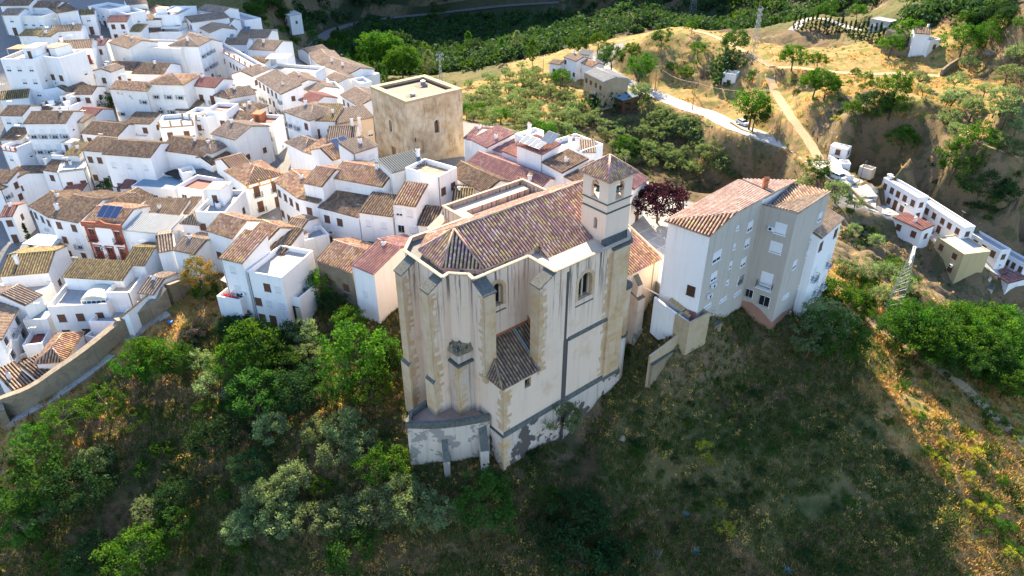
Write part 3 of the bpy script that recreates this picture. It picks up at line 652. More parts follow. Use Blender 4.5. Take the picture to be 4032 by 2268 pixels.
def house(crop, ax, ay, bx, by, h, D, kind='g', rise=1.6, wall='white', roof='tile_dark', floors=2, label=None, z=None, wst='wb', side='r', ncol=None, chim=None, ov=.28, extra=None, group=None, par=.8, floor='terrace_floor', name='white_house', cat='house', winh=1.2, dz=0, topdoor=False, fz=None, deep=-2.2):
    """a house measured by the two ends of its camera-side eave (pixels of a crop of the photo), its wall height and depth in metres"""
    if kind in 'gxh': rise *= .62
    elif kind == 's': rise *= .55; D *= .86
    A_, B_ = cp(crop, ax, ay), cp(crop, bx, by)
    if z is None:
        z = 0.
        for _ in range(12):
            a, b = P(*A_, z), P(*B_, z); g_ = min(ground((a[0]+b[0])/2, (a[1]+b[1])/2), ground(a[0], a[1])+1, ground(b[0], b[1])+1); z = .5*z+.5*(g_+h+dz)
    a, b = P(*A_, z), P(*B_, z); L = math.hypot(b[0]-a[0], b[1]-a[1]); ang = math.atan2(b[1]-a[1], b[0]-a[0])
    root = empty(name, (a[0], a[1], z-h), ang, label or 'white village house', cat, group)
    W_ = MB(); Rf = MB(); zb = deep; r = rise; e = h
    if kind == 'g':
        prof = [(0, 0, e), (0, D/2, e+r), (0, D, e)]
        W_.face([(0,0,zb),(L,0,zb),(L,0,e),(0,0,e)], wall); W_.face([(L,D,zb),(0,D,zb),(0,D,e),(L,D,e)], wall)
        W_.face([(L,0,zb),(L,D,zb),(L,D,e),(L,D/2,e+r-.1),(L,0,e)], wall); W_.face([(0,D,zb),(0,0,zb),(0,0,e),(0,D/2,e+r-.1),(0,D,e)], wall)
        s = r/(D/2); g2 = .12
        roofpoly(Rf, [(-g2,-ov,e-s*ov+.06),(L+g2,-ov,e-s*ov+.06),(L+g2,D/2,e+r+.06),(-g2,D/2,e+r+.06)], (1,0), roof)
        roofpoly(Rf, [(L+g2,D+ov,e-s*ov+.06),(-g2,D+ov,e-s*ov+.06),(-g2,D/2,e+r+.06),(L+g2,D/2,e+r+.06)], (-1,0), roof); ridgecap(Rf, (-g2,D/2,e+r+.1), (L+g2,D/2,e+r+.1), roof)
    elif kind == 'x':
        W_.face([(0,0,zb),(L,0,zb),(L,0,e),(L/2,0,e+r-.1),(0,0,e)], wall); W_.face([(L,D,zb),(0,D,zb),(0,D,e),(L/2,D,e+r-.1),(L,D,e)], wall)
        W_.face([(L,0,zb),(L,D,zb),(L,D,e),(L,0,e)], wall); W_.face([(0,D,zb),(0,0,zb),(0,0,e),(0,D,e)], wall)
        s = r/(L/2); g2 = .12
        roofpoly(Rf, [(-ov,D+g2,e-s*ov+.06),(-ov,-g2,e-s*ov+.06),(L/2,-g2,e+r+.06),(L/2,D+g2,e+r+.06)], (0,-1), roof)
        roofpoly(Rf, [(L+ov,-g2,e-s*ov+.06),(L+ov,D+g2,e-s*ov+.06),(L/2,D+g2,e+r+.06),(L/2,-g2,e+r+.06)], (0,1), roof); ridgecap(Rf, (L/2,-g2,e+r+.1), (L/2,D+g2,e+r+.1), roof)
    elif kind in ('s', 'b'):
        zf, zk = (e, e+r) if kind == 's' else (e+0, e-r)
        W_.face([(0,0,zb),(L,0,zb),(L,0,zf),(0,0,zf)], wall); W_.face([(L,D,zb),(0,D,zb),(0,D,zk),(L,D,zk)], wall)
        W_.face([(L,0,zb),(L,D,zb),(L,D,zk),(L,0,zf)], wall); W_.face([(0,D,zb),(0,0,zb),(0,0,zf),(0,D,zk)], wall); s = (zk-zf)/D
        roofpoly(Rf, [(-.12,-ov,zf-s*ov+.06),(L+.12,-ov,zf-s*ov+.06),(L+.12,D+.1,zk+s*.1+.06),(-.12,D+.1,zk+s*.1+.06)], (1,0), roof)
    elif kind in ('l', 'r'):
        z0_, z1_ = (e+r, e) if kind == 'r' else (e, e+r)
        W_.face([(0,0,zb),(L,0,zb),(L,0,z1_),(0,0,z0_)], wall); W_.face([(L,D,zb),(0,D,zb),(0,D,z0_),(L,D,z1_)], wall)
        W_.face([(L,0,zb),(L,D,zb),(L,D,z1_),(L,0,z1_)], wall); W_.face([(0,D,zb),(0,0,zb),(0,0,z0_),(0,D,z0_)], wall)
        roofpoly(Rf, [(-.1,-.1,z0_+.06),(L+.1,-.1,z1_+.06),(L+.1,D+.1,z1_+.06),(-.1,D+.1,z0_+.06)], (0,1), roof)
    elif kind == 'h':
        W_.prism([(0,0),(L,0),(L,D),(0,D)], zb, e, wall); hd = min(L, D)/2; s = r/hd
        if L >= D: p, q = (hd, D/2), (L-hd, D/2)
        else: p, q = (L/2, hd), (L/2, D-hd)
        o0, o1, o2, o3 = (-ov,-ov,e-s*ov+.06), (L+ov,-ov,e-s*ov+.06), (L+ov,D+ov,e-s*ov+.06), (-ov,D+ov,e-s*ov+.06); P1_, Q1_ = (*p, e+r+.06), (*q, e+r+.06)
        if L >= D: fs = [([o0,o1,Q1_,P1_],(1,0)),([o1,o2,Q1_],(0,1)),([o2,o3,P1_,Q1_],(-1,0)),([o3,o0,P1_],(0,-1))]
        else: fs = [([o0,o1,P1_],(1,0)),([o1,o2,Q1_,P1_],(0,1)),([o2,o3,Q1_],(-1,0)),([o3,o0,P1_,Q1_],(0,-1))]
        for f_, d_ in fs: roofpoly(Rf, f_, d_, roof)
        for c_, d_ in ((o0,P1_),(o1,Q1_ if L >= D else P1_),(o2,Q1_),(o3,P1_ if L >= D else Q1_),(P1_,Q1_)):
            if (Vector(c_)-Vector(d_)).length > .3: ridgecap(Rf, c_, d_, roof)
    elif kind == 't':
        W_.prism([(0,0),(L,0),(L,D),(0,D)], zb, e-par, wall, top=floor); t = .22
        for (x0,y0,x1,y1) in ((0,0,L,t),(0,D-t,L,D),(0,t,t,D-t),(L-t,t,L,D-t)): 
            W_.box(x0,y0,e-par,x1,y1,e,wall)
        if rise > 0.5:      # stair hut on the roof
            Rf.box(L*.12, D*.55, e-par, L*.12+2.4, D-.25, e+1.5, wall); Rf.box(L*.12-.1, D*.55-.1, e+1.5, L*.12+2.5, D-.15, e+1.62, 'cream_slab'); 
            Rf.box(L*.12+.7, D*.55-.02, e-par, L*.12+1.5, D*.55-.002, e+1.15, 'wood_brown')
    W_.box(-.015, -.04, zb, L+.015, -.003, .75, 'concrete' if wall != 'white' else wall) if False else None
    wo = W_.build('wall', root)
    if Rf.v: Rf.build('roof' if kind != 't' else 'stair_hut', root)
    fh = fz or (h-(.2 if kind != 't' else par))/max(1, floors)
    if floors:
        n = ncol or max(1, int(L/2.5)); rnd = random.Random(int(ax*7+ay*13+len(crop)))
        for fl in range(floors):
            zf = h-(par if kind == 't' else 0)-(fl+1)*fh
            if zf < -1.5: continue
            for i in range(n):
                if n > 2 and rnd.random() < .12: continue
                x = (i+.5)*L/n+rnd.uniform(-.15, .15); st = (wst[min(fl, len(wst)-1)] if len(wst) <= 2 else rnd.choice(wst)).replace('k', 'K')
                if fl == floors-1 and i == n//2 and floors > 1: window(root, x, -.005, max(zf, -.2)+.05, 0, 'O' if st not in 'wS' else 'O', 1.0, 2.1)
                elif st in 'KRT' or st == 'B': window(root, x, -.005, zf+.15, 0, {'K': 'wk', 'B': 'Bk', 'R': 'Rk', 'T': 'Tk'}[st], 1.0, 2.1)
                else: window(root, x, -.005, zf+(fh-winh)*.5, 0, st, min(1.0, L/n*.5), winh)
            if side in ('r', 'b'):
                m_ = max(1, int(D/4))
                for i in range(m_):
                    if rnd.random() < .45: window(root, L+.005, (i+.5)*D/m_, zf+(fh-winh)*.5, R(90), wst[0] if wst[0] in 'wbdS' else 'w', .8, 1.0)
            if side in ('l', 'b'):
                m_ = max(1, int(D/3.2))
                for i in range(m_):
                    if rnd.random() < .7: window(root, -.005, (i+.5)*D/m_, zf+(fh-winh)*.5, R(-90), wst[0] if wst[0] in 'wbdS' else 'w', .8, 1.1)
    if chim:
        for c_ in chim: chimney(root, c_[0]*L, c_[1]*D, e+(r*(1-abs(c_[1]-.5)*2) if kind in 'gh' else 0.2), 1.0 if len(c_) < 3 else c_[2])
    rq = random.Random(int(ax*3+ay*5+len(label or '')))
    if kind != 't' and rq.random() < .3 and not chim and name == 'white_house': chimney(root, L*rq.uniform(.2,.8), D*.45, e+(r*.8 if kind in 'gh' else .4), rq.uniform(.6,1.0), .45)
    if rq.random() < .45 and name == 'white_house': antenna(root, L*rq.uniform(.1,.9), D*rq.uniform(.4,.6), e+(r*.8 if kind in 'gsh' else 0), rq.uniform(1.3,2.2))
    if floors and rq.random() < .5 and h > 5:
        mb_ = MB(); x_ = L-.2 if rq.random() < .5 else .2; mb_.tube([(x_,-.06,-1),(x_,-.06,e-.15)], .05, rq.choice(('iron','concrete','shutter_white')), 6); mb_.build('downpipe', root)
    if floors > 1 and rq.random() < .3:
        mb_ = MB(); x_ = L*rq.uniform(.2,.8); mb_.box(x_-.4,-.42,h*.45,x_+.4,-.1,h*.45+.55,'shutter_white'); mb_.tube([(x_-.1,-.421,h*.45+.28),(x_-.1,-.43,h*.45+.28)], .2, 'iron', 10); mb_.build('air_conditioner', root)
    if extra: extra(root, L, D, e)
    return root
def red_front(r, L, e):
    mb = MB(); pts = [(-.25,e-.55),(L+.25,e-.55),(L+.25,e+.35),(L*.78,e+.4),(L*.62,e+.45),(L*.5,e+.95),(L*.38,e+.45),(L*.22,e+.4),(-.25,e+.35)]
    mb.face([(x,-.28,z) for x, z in pts], 'trim_red'); mb.face([(x,-.02,z) for x, z in pts][::-1], 'trim_red')
    for i in range(len(pts)):
        a, b = pts[i], pts[(i+1) % len(pts)]; mb.face([(a[0],-.02,a[1]),(b[0],-.02,b[1]),(b[0],-.28,b[1]),(a[0],-.28,a[1])][::-1], 'trim_red')
    mb.build('cornice', r)
    for x in (-.02, L-.33): mb = MB(); mb.box(x,-.06,-2,x+.35,-.004,e-.56,'trim_red'); mb.build('pilaster', r)
def tank(r, x, y, z):
    mb = MB(); mb.cyl(x,y,z,z+1.1,.45,'shutter_white',12); mb.cyl(x,y,z+1.1,z+1.25,.3,'iron',10); mb.build('water_tank', r)
def skylight(r, L, D, e):
    mb = MB(); x0, x1, y0, y1, z0 = L*.52, L*.95, D*.15, D*.62, e-.8; n = 8
    mb.box(x0,y0,z0,x1,y1,z0+.9,'window_frame')
    for k in range(5): mb.box(x0+.15+k*(x1-x0)/5.2,y0-.015,z0+.15,x0+.15+k*(x1-x0)/5.2+(x1-x0)/5.2-.15,y0-.003,z0+.75,'glass_blue')
    for k in range(n):
        a, b = math.pi*k/n, math.pi*(k+1)/n; f = lambda t: ((x0+x1)/2-(x1-x0)/2*math.cos(t), z0+.9+.75*math.sin(t))
        (xa, za), (xb, zb) = f(a), f(b); mb.face([(xa,y0,za),(xb,y0,zb),(xb,y1,zb),(xa,y1,za)][::-1], 'skylight')
    for y, s in ((y0, 1), (y1, -1)): mb.face([(((x0+x1)/2-(x1-x0)/2*math.cos(math.pi*k/n)), y, z0+.9+.75*math.sin(math.pi*k/n)) for k in range(n+1)][::-s], 'skylight')
    mb.build('skylight', r)
CR['c6'] = (700,950,2.4156)
def porch(r, L, D, e):
    mb = MB(); mb.box(.3,-.012,.1,L-.3,-.002,e-1.6,'iron'); mb.build('porch_shade_panel', r)  # flat dark sheet stands for the shade inside the porch
    mb = MB(); n = 10
    for k in range(n): x = L-.9+k*.09; mb.box(x,-.12-.03*(k%2),.1,x+.08,-.08-.03*(k%2),e-1.7,'blind_beige')
    mb.build('curtain', r)
# ------------------------------------------------------------------ the church
CO = (-1., 61.5, 0.)
ch = empty('church', CO, R(40), 'large cream plastered church with stone buttresses, tiled roof and square bell tower', 'church')
ex, ey = (1,0,0), (0,1,0); nx, ny = (-1,0,0), (0,-1,0)
PL = 'church_plaster'
# --- walls
mb = MB()
ZT, ZF = 12.7, 12.15
def seg(p, q, z0, z1, holes=(), mat=PL, depth=.7):
    d = Vector((q[0]-p[0], q[1]-p[1], 0)); L = d.length; d.normalize(); n = Vector((d.y, -d.x, 0))
    wallface(mb, (p[0], p[1], 0), d, n, 0, L, z0, z1, holes, mat, 'ashlar', 'glass', depth)
seg((0,0), (7.4,0), -6.4, .5, [(3.7, -1.5, .95, 1.3, False)])
seg((7.4,0), (16.4,0), -6.4, ZT, [(12.3-7.4, 7.3, 2.2, 3.4, True)], depth=.9)
seg((16.4,0), (19.3,0), -6.4, ZT)
seg((19.3,0), (21.0,1.6), -12, ZT); seg((21,1.6), (21,21.2), -9, ZT); seg((21,21.2), (7.6,21.2), -9, ZT); seg((7.6,21.2), (7.6,16.6), -9, ZT)
seg((7.6,16.6), (-.3,16.6), -10, ZT); seg((-.3,16.6), (-2.6,14.4), -10, ZT); seg((-2.6,14.4), (-2.7,6.8), -14, ZT); seg((-2.7,6.8), (-1.7,7.1), -14, ZT)
seg((-1.7,7.1), (-.2,5.5), -14, ZT); seg((-.2,5.5), (-.4,4.4), -14, ZT); seg((-.4,4.4), (7.4,4.4), -6, ZT, [(.4+2.65, 7.9, 2.1, 3.1, True)], depth=.9); seg((7.4,4.4), (7.4,0), 0, ZT)
seg((0,4.4), (0,0), -14, .5)
# plinth below the long wall
mb.prism([(-.35,-.35), (19.6,-.35), (19.6,0), (0,0), (0,3), (-.35,3)], -14, -6.9, 'plinth', top='lichen_slab')
mb.face([(-.35,-.35,-6.9), (19.6,-.35,-6.9), (19.6,-.02,-6.35), (0,-.02,-6.35)], 'lichen_slab')
walls = mb.build('wall', ch)
mb = MB(); apse_fl = [(-.4,4.4),(9.35,4.4),(9.35,16.6),(-.3,16.6),(-2.6,14.4),(-2.7,6.8),(-1.7,7.1),(-.2,5.5)]; apse = [(-.4,4.4),(7.4,4.4),(7.4,0),(19.3,0),(21,1.6),(21,21.2),(7.6,21.2),(7.6,16.6),(-.3,16.6),(-2.6,14.4),(-2.7,6.8),(-1.7,7.1),(-.2,5.5)]
mb.face([(x, y, ZF) for x, y in apse_fl], 'gutter_floor')
for p_, q_ in (((9.6,16.8),(9.6,19.2)), ((9.6,19.2),(20.6,19.2)), ((20.6,19.2),(20.6,20.8))): mb.face([(*p_, 10.6), (*q_, 10.6), (*q_, ZF+.02), (*p_, ZF+.02)], PL)
mb.face([(7.9,.4,ZF+.02),(16.9,.4,ZF+.02),(16.9,3.4,ZF+.02),(10,3.4,ZF+.02),(9.7,5.2,ZF+.02),(7.9,5.2,ZF+.02)], 'cream_slab')
mb.face([(7.9,20.8,ZF+.02),(7.9,16.8,ZF+.02),(9.6,16.8,ZF+.02),(9.6,19.2,ZF+.02),(20.6,19.2,ZF+.02),(20.6,20.8,ZF+.02)], 'cream_slab')
mb.build('roof_terrace', ch)
mb = MB()
n_ = len(apse)
for i in range(n_):
    p, q = Vector((*apse[i], 0)), Vector((*apse[(i+1) % n_], 0)); d = (q-p).normalized(); nn = Vector((d.y, -d.x, 0)); pr, qr = p-d*.08, q+d*.08
    def lay(o0, o1, z0, z1, m):
        c = [pr+nn*o0, qr+nn*o0, qr+nn*o1, pr+nn*o1]
        for a, b in ((0,1),(1,2),(2,3),(3,0)): mb.face([(*c[a][:2], z0), (*c[b][:2], z0), (*c[b][:2], z1), (*c[a][:2], z1)][::-1], m)
        mb.face([(*x[:2], z1) for x in c][::-1], m); mb.face([(*x[:2], z0) for x in c], m)
    k = i*.003
    lay(.10, -.22, ZT-.12+k, ZT+.1+k, 'cornice_stone'); lay(.2, .0, ZT-.02+k, ZT+.07+k, 'cornice_stone')
mb.build('cornice', ch)
# --- main roof
def zp(v): return 15.7-.515*abs(10.4-v)
mb = MB(); TC = 'tile_church'
R0 = (1.6,10.4,15.7); A=(-1.5,13.2,12.9); B=(-1.75,8.3,12.9); Cc=(1.5,5.0,zp(5.0)); E_=(9.8,3.2,zp(3.2)); D_=(9.3,5.0,zp(5.0))
roofpoly(mb, [B, R0, A][::-1], (0,-1), TC); roofpoly(mb, [B, Cc, R0], (Cc[0]-B[0], Cc[1]-B[1]), TC); roofpoly(mb, [Cc, (24,5.0,zp(5.)), (24,10.4,15.7), R0], (1,0), TC)
roofpoly(mb, [(9.35,3.2,zp(3.2)), (16.95,3.2,zp(3.2)), (16.95,5.0,zp(5.0)), (9.35,5.0,zp(5.0))], (1,0), TC)
C2=(1.5,15.8,zp(5.0)); roofpoly(mb, [A, R0, C2], (C2[0]-A[0], C2[1]-A[1]), TC); roofpoly(mb, [C2, R0, (24,10.4,15.7), (24,15.8,zp(5.0))], (-1,0), TC)
roofpoly(mb, [(9.35,15.8,zp(5.)), (24,15.8,zp(5.)), (24,19.3,zp(1.5)), (9.35,19.3,zp(1.5))], (-1,0), TC)
for a, b in ((R0, A), (R0, B), (R0, Cc), (R0, C2), (R0, (24,10.4,15.7))): ridgecap(mb, Vector(a)+Vector((0,0,.1)), Vector(b)+Vector((0,0,.1)), 'tile_church')
for (p, q) in (((-1.4,8.45),(1.65,5.15)), ((1.65,5.15),(9.5,5.15)), ((9.5,5.15),(9.5,3.35)), ((9.5,3.35),(16.8,3.35)), ((-1.15,13.1),(-1.4,8.45)), ((1.65,15.65),(-1.15,13.1))):
    d = Vector((q[0]-p[0], q[1]-p[1], 0)); zz = min(12.8, zp(min(p[1], 20.8-p[1]))-.1); zz = max(zz, ZF+.05)
    mb.face([(*p, ZF-.5), (*q, ZF-.5), (*q, zz+.02), (*p, zz+.02)], PL)
mb.prism([(23.9,5.1),(24,5.1),(24,15.7),(23.9,15.7)], 8, zp(5.1)-.1, PL)
mb.build('roof', ch)
# --- buttresses
def courses(mb, faces, z0, z1, mat='ashlar', rnd=None):
    """alternating long and short quoin stones standing 2 cm proud; faces: (corner xy, dir xy, outward xy)"""
    rnd = rnd or random.Random(3); z = z0; k = 0
    while z < z1-.1:
        h_ = min(rnd.choice((.32,.42,.5)), z1-z)
        for j, (c, d, o) in enumerate(faces):
            ln = rnd.choice((.35,.5,.6,.8,.95,1.15))+rnd.uniform(-.1, .15); t = .02+rnd.uniform(0, .012)
            a = Vector((*c, 0)); dd = Vector((*d, 0))*ln; oo = Vector((*o, 0))*t; zz = Vector((0,0,z)); Zh = Vector((0,0,h_-.012))
            p0, p1, p2, p3 = a+oo+zz, a+dd+oo+zz, a+dd+oo+zz+Zh, a+oo+zz+Zh
            f_ = [p0, p1, p2, p3]; mb.face(f_ if (p1-p0).cross(p3-p0).dot(oo) > 0 else f_[::-1], mat)
            q1, q2 = p1-oo, p2-oo; mb.face([p1, q1, q2, p2], mat); mb.face([p3, p2, q2, p3-oo], mat)
        z += h_; k += 1
def buttress(u0, u1, v0, v1, zb, zout, zin, out, jag, slab='lichen_slab', name='buttress'):
    """out: 'u' for one that projects towards -u, 'v' towards -v"""
    mb = MB()
    if out == 'u': zt = [zout, zin, zin, zout]
    else: zt = [zout, zout, zin, zin]
    poly = [(u0,v0),(u1,v0),(u1,v1),(u0,v1)]; mb.prism(poly, zb, zt, PL, top=slab)
    cap = MB(); o_ = .12; pp = [(u0-o_,v0-o_),(u1+(o_ if out=='v' else 0),v0-o_),(u1+(o_ if out=='v' else 0),v1+(o_ if out=='u' else 0)),(u0-o_,v1+(o_ if out=='u' else 0))]
    cap.prism(pp, [z+.01 for z in zt], [z+.16 for z in zt], slab, bottom=True)
    if out == 'u':
        courses(mb, [((u0,v0), (0,1), (-1,0)), ((u0,v1), (0,-1), (-1,0))], zb, zout-.15, rnd=random.Random(1)); courses(mb, [((u0,v0), (1,0), (0,-1))], zb, zout-.1, rnd=random.Random(2))
        mb.face([(u0-.016,v0+.3,zb),(u0-.016,v1-.3,zb),(u0-.016,v1-.3,zout-.3),(u0-.016,v0+.3,zout-.3)][::-1], 'ashlar')
    else:
        courses(mb, [((u0,v0), (1,0), (0,-1)), ((u1,v0), (-1,0), (0,-1))], zb, zout-.15, rnd=random.Random(4)); courses(mb, [((u0,v0), (0,1), (-1,0))], zb, zout-.1, rnd=random.Random(5))
        mb.face([(u0+.3,v0-.016,zb),(u1-.3,v0-.016,zb),(u1-.3,v0-.016,zout-.3),(u0+.3,v0-.016,zout-.3)], 'ashlar')
    o = mb.build(name, ch); cap.build('coping', o); return o
buttress(-4.55,-2.6,12.2,13.6,-10,11.1,12.4,'u',1); buttress(-4.5,-2.6,7.0,8.4,-8,11.2,12.4,'u',1)
buttress(-.4,1.15,2.6,4.5,-.5,11.3,12.4,'v',1); buttress(5.2,7.45,-.02,1.4,-.5,11.3,12.5,'u',1)
b5 = buttress(5.4,7.6,20.4,21.8,-3,9.9,11.2,'u',1,'cream_slab')
# stepped feet of the two left buttresses
mb = MB(); mb.prism([(-4.85,12.0),(-4.5,12.0),(-4.5,13.8),(-4.85,13.8)], -10, [-1.5,-1,-1,-1.5], 'ashlar', top='lichen_slab'); mb.prism([(-4.8,6.8),(-4.45,6.8),(-4.45,8.55),(-4.8,8.55)], -8, [-1,-.5,-.5,-1], 'ashlar', top='lichen_slab'); mb.build('buttress_foot', ch)
# low middle pier under a rubble cap
mb = MB(); mb.box(-2.45,5.05,-6.2,.3,7.6,1.4,'church_stained'); courses(mb, [((-2.45,5.05),(0,1),(-1,0)), ((-2.45,5.05),(1,0),(0,-1))], -6, 1.3)
mb.prism([(-2.6,4.9),(.4,4.9),(.4,7.8),(-2.6,7.8)], 1.4, 1.65, 'lichen_slab', bottom=True); mb.box(-2.2,5.3,1.65,.3,7.6,2.9,'church_stained'); 
mb.prism([(-2.4,5.1),(-.9,4.95),(.4,5.2),(.4,7.6),(-2.4,7.6),(-2.6,6.3)], 2.9, [2.95,3.0,3.5,4.6,3.6,3.1], 'rubble', bottom=True)
rr = random.Random(11)
for k in range(40):
    u, v = rr.uniform(-2.3,.2), rr.uniform(5.2,7.4); z = 3.0+.35*(u+2.4)*.5+.3*(v-5); s = rr.uniform(.12,.3); mb.tube([(u,v,z-.2),(u+rr.uniform(-.1,.1),v,z+s*.7)], s, 'rubble' if k % 3 else 'lichen_slab', 5, s*.4)
mb.build('pier', ch)
# corner of the long wall, window surrounds, ledges, stained drain strip, right pier
mb = MB(); courses(mb, [((0,0),(1,0),(0,-1)), ((0,0),(0,1),(-1,0))], -6.3, .4); mb.build('corner_stones', ch); mb = MB(); courses(mb, [((-.35,-.35),(1,0),(0,-1)), ((-.35,-.35),(0,1),(-1,0))], -12.6, -7)
mb.build('corner_stones', ch)
mb = MB(); mb.prism([(16.5,-.3),(19.3,-.3),(21.05,1.35),(21.05,1.6),(16.5,1.6)], -9.6, 12.2, 'ashlar', top='lichen_slab'); mb.prism([(16.35,-.45),(19.5,-.45),(21.3,1.25),(21.3,1.7),(16.35,1.7)], 12.2, [12.4,12.4,12.6,12.7,12.8], 'lichen_slab', bottom=True)
courses(mb, [((16.5,-.3),(-1,0),(0,-1))], -6.2, 12, rnd=random.Random(9)) if False else None
for k in range(40):
    z = -6.2+k*.45; ln = .3+random.Random(k).random()*.7
    if z < 12: mb.box(16.5-ln, -.02, z, 16.5, -.003, z+.43, 'ashlar')
for z0, z1 in ((-9,-2), (-1.7, 5.4)):
    mb.cyl(20.2, 1.0, z0, z1, 1.05, 'church_stained' if z0 < -5 else 'ashlar', 14); mb.tube([(20.2,1.0,z1),(20.2,1.0,z1+.25)], 1.2, 'lichen_slab', 14)
mb.build('corner_pier', ch)
mb = MB(); 
mb.prism([(9.9,-.22),(16.5,-.22),(16.5,0),(9.9,0)], 2.3, [2.45,2.45,2.75,2.75], 'lichen_slab', bottom=True); mb.build('ledge', ch); mb = MB(); mb.prism([(16.5,-.5),(19.4,-.5),(19.4,-.3),(16.5,-.3)], -6.9, [-6.8,-6.8,-6.5,-6.5], 'lichen_slab', bottom=True)
mb.build('ledge', ch); mb = MB(); mb.box(9.25,-.03,2.6,9.62,-.003,11.9,'soot'); mb.box(9.2,-.035,-6.4,9.95,-.004,2.6,'soot')
mb.build('stained_strip', ch)
for (O_, d, n, uc, zb, w_, h_) in (((0,0,0), ex, ny, 12.3, 7.3, 2.2, 3.4), ((0,4.4,0), ex, ny, 2.65, 7.9, 2.1, 3.1)):
    mb = MB(); O_ = Vector(O_); d = Vector(d); n = Vector(n); r0, r1 = w_/2, w_/2+.42; zs = zb+h_-w_/2
    pts_o = [(uc+r1, zb-.1)]+[(uc+r1*math.cos(math.pi*k/12), zs+r1*math.sin(math.pi*k/12)) for k in range(13)]+[(uc-r1, zb-.1)]; pts_i = [(uc+r0, zb-.1)]+[(uc+r0*math.cos(math.pi*k/12), zs+r0*math.sin(math.pi*k/12)) for k in range(13)]+[(uc-r0, zb-.1)]
    def Q(p, t): return O_+d*p[0]+Vector((0,0,p[1]))+n*t
    for k in range(len(pts_o)-1):
        mb.face([Q(pts_o[k],.04), Q(pts_o[k+1],.04), Q(pts_i[k+1],.04), Q(pts_i[k],.04)], 'ashlar'); mb.face([Q(pts_o[k],.04), Q(pts_o[k],0), Q(pts_o[k+1],0), Q(pts_o[k+1],.04)], 'ashlar')
    sl_ = [Q((uc-r1, zb-.75), .1), Q((uc+r1, zb-.75), .1), Q((uc+r0, zb+.05), -.5), Q((uc-r0, zb+.05), -.5)]; mb.face(sl_, 'lichen_slab'); mb.face([Q((uc-r1, zb-.75), .1), Q((uc-r1, zb-.75), 0), Q((uc+r1, zb-.75), 0), Q((uc+r1, zb-.75), .1)], 'lichen_slab')
    for x0, x1 in ((-r0,-r0+.2), (-.1,.1), (r0-.2,r0)): 
        a, b = Q((uc+x0, zb), -.62), Q((uc+x1, zs+.1), -.5); mb.box(min(a.x,b.x), min(a.y,b.y), zb, max(a.x,b.x), max(a.y,b.y), zs+.1, 'cream_slab')
    for cc_ in (-r0/2, r0/2):    # two small arches and the disc above
        N_ = 8; rr_ = r0/2-.1
        for k in range(N_):
            a0, a1 = math.pi*k/N_, math.pi*(k+1)/N_
            mb.face([Q((uc+cc_+rr_*math.cos(a0), zs+.1+rr_*math.sin(a0)), -.55), Q((uc+cc_+(r0/2)*math.cos(a0)*1.02, zs+.1+(r0/2)*1.3*math.sin(a0)), -.55), Q((uc+cc_+(r0/2)*1.02*math.cos(a1), zs+.1+(r0/2)*1.3*math.sin(a1)), -.55), Q((uc+cc_+rr_*math.cos(a1), zs+.1+rr_*math.sin(a1)), -.55)], 'cream_slab')
    wn_ = mb.build('window', ch)
mb = MB(); 
for k in range(4): mb.box(3.3+k*.25, .3, -1.5, 3.33+k*.25, .33, -.2, 'iron')
mb.build('window_grille', ch)
# --- lean-to sacristy roof between the buttresses
mb = MB(); roofpoly(mb, [(-.35,-.3,.45),(5.35,-.3,.45),(5.35,4.4,3.7),(1.6,4.4,3.7)], (1,0), 'tile_dark'); roofpoly(mb, [(5.35,1.35,1.55),(7.4,1.35,1.55),(7.4,4.4,3.7),(5.35,4.4,3.7)], (1,0), 'tile_dark'); roofpoly(mb, [(-.35,3.6,.45),(-.35,-.3,.45),(1.6,4.4,3.7)], (0,-1), 'tile_dark')
ridgecap(mb, (-.35,-.3,.55), (1.6,4.4,3.8), 'tile_dark'); bar_box(mb, (5.3,-.3,.62), (5.3,4.3,3.85), .16, .1, 'blue_sheet'); mb.face([(1.5,4.38,3.7),(7.4,4.38,3.7),(7.4,4.38,4.1),(1.5,4.38,4.1)], 'brick_orange'); mb.face([(7.38,4.4,3.8),(7.38,1.4,1.7),(7.38,1.4,2.2),(7.38,4.4,4.8)][::-1], 'brick_orange')
mb.build('sacristy_roof', ch)
# --- walled platform at the foot of the apse
mb = MB(); pf = [(-.3,2.2),(-.3,5.5),(-2.7,9.2),(-4.5,9.3),(-7.1,8.9),(-8.5,7.4),(-6.9,5.9),(-5.4,4.75),(-3.6,3.7),(-1.9,2.85)]
mb.prism(pf, -14, -5.8, 'terrace_plaster', top='pink_tile_floor')
for i in (3,4,5,6,7,8,9):
    p, q = Vector((*pf[i], 0)), Vector((*pf[(i+1) % len(pf)], 0)); d = (q-p).normalized(); nn = Vector((d.y, -d.x, 0))
    c = [p+nn*.06-d*.02, q+nn*.06+d*.02, q-nn*.42+d*.02, p-nn*.42-d*.02]
    mb.prism([(*x[:2],) for x in c][::-1], -5.8, [-5.08,-5.08,-4.95,-4.95], 'terrace_plaster', top='lichen_slab') if False else mb.prism([(x.x, x.y) for x in (c[0], c[1], c[2], c[3])], -5.85, [-5.12,-5.12,-5.0,-5.0], 'lichen_slab')
mb.box(-8.6,7.2,-5.0,-7.9,7.8,-4.75,'lichen_slab')
mb.build('platform', ch)
for (cx_, cy_, w_, zt_) in ((-5.35,4.4,.75,-7.2), (-1.35,2.2,1.0,-6.3)):
    mb = MB(); T = Matrix.Translation((cx_, cy_, 0)) @ Matrix.Rotation(R(-30), 4, 'Z'); pts = [(-w_/2,-1.35),(w_/2,-1.35),(w_/2,.6),(-w_/2,.6)]; q = [T @ Vector((*p, 0)) for p in pts]
    mb.prism([(p.x, p.y) for p in q], -15, [zt_-2.6, zt_-2.6, zt_, zt_], 'terrace_plaster', top='lichen_slab'); mb.build('buttress', ch)
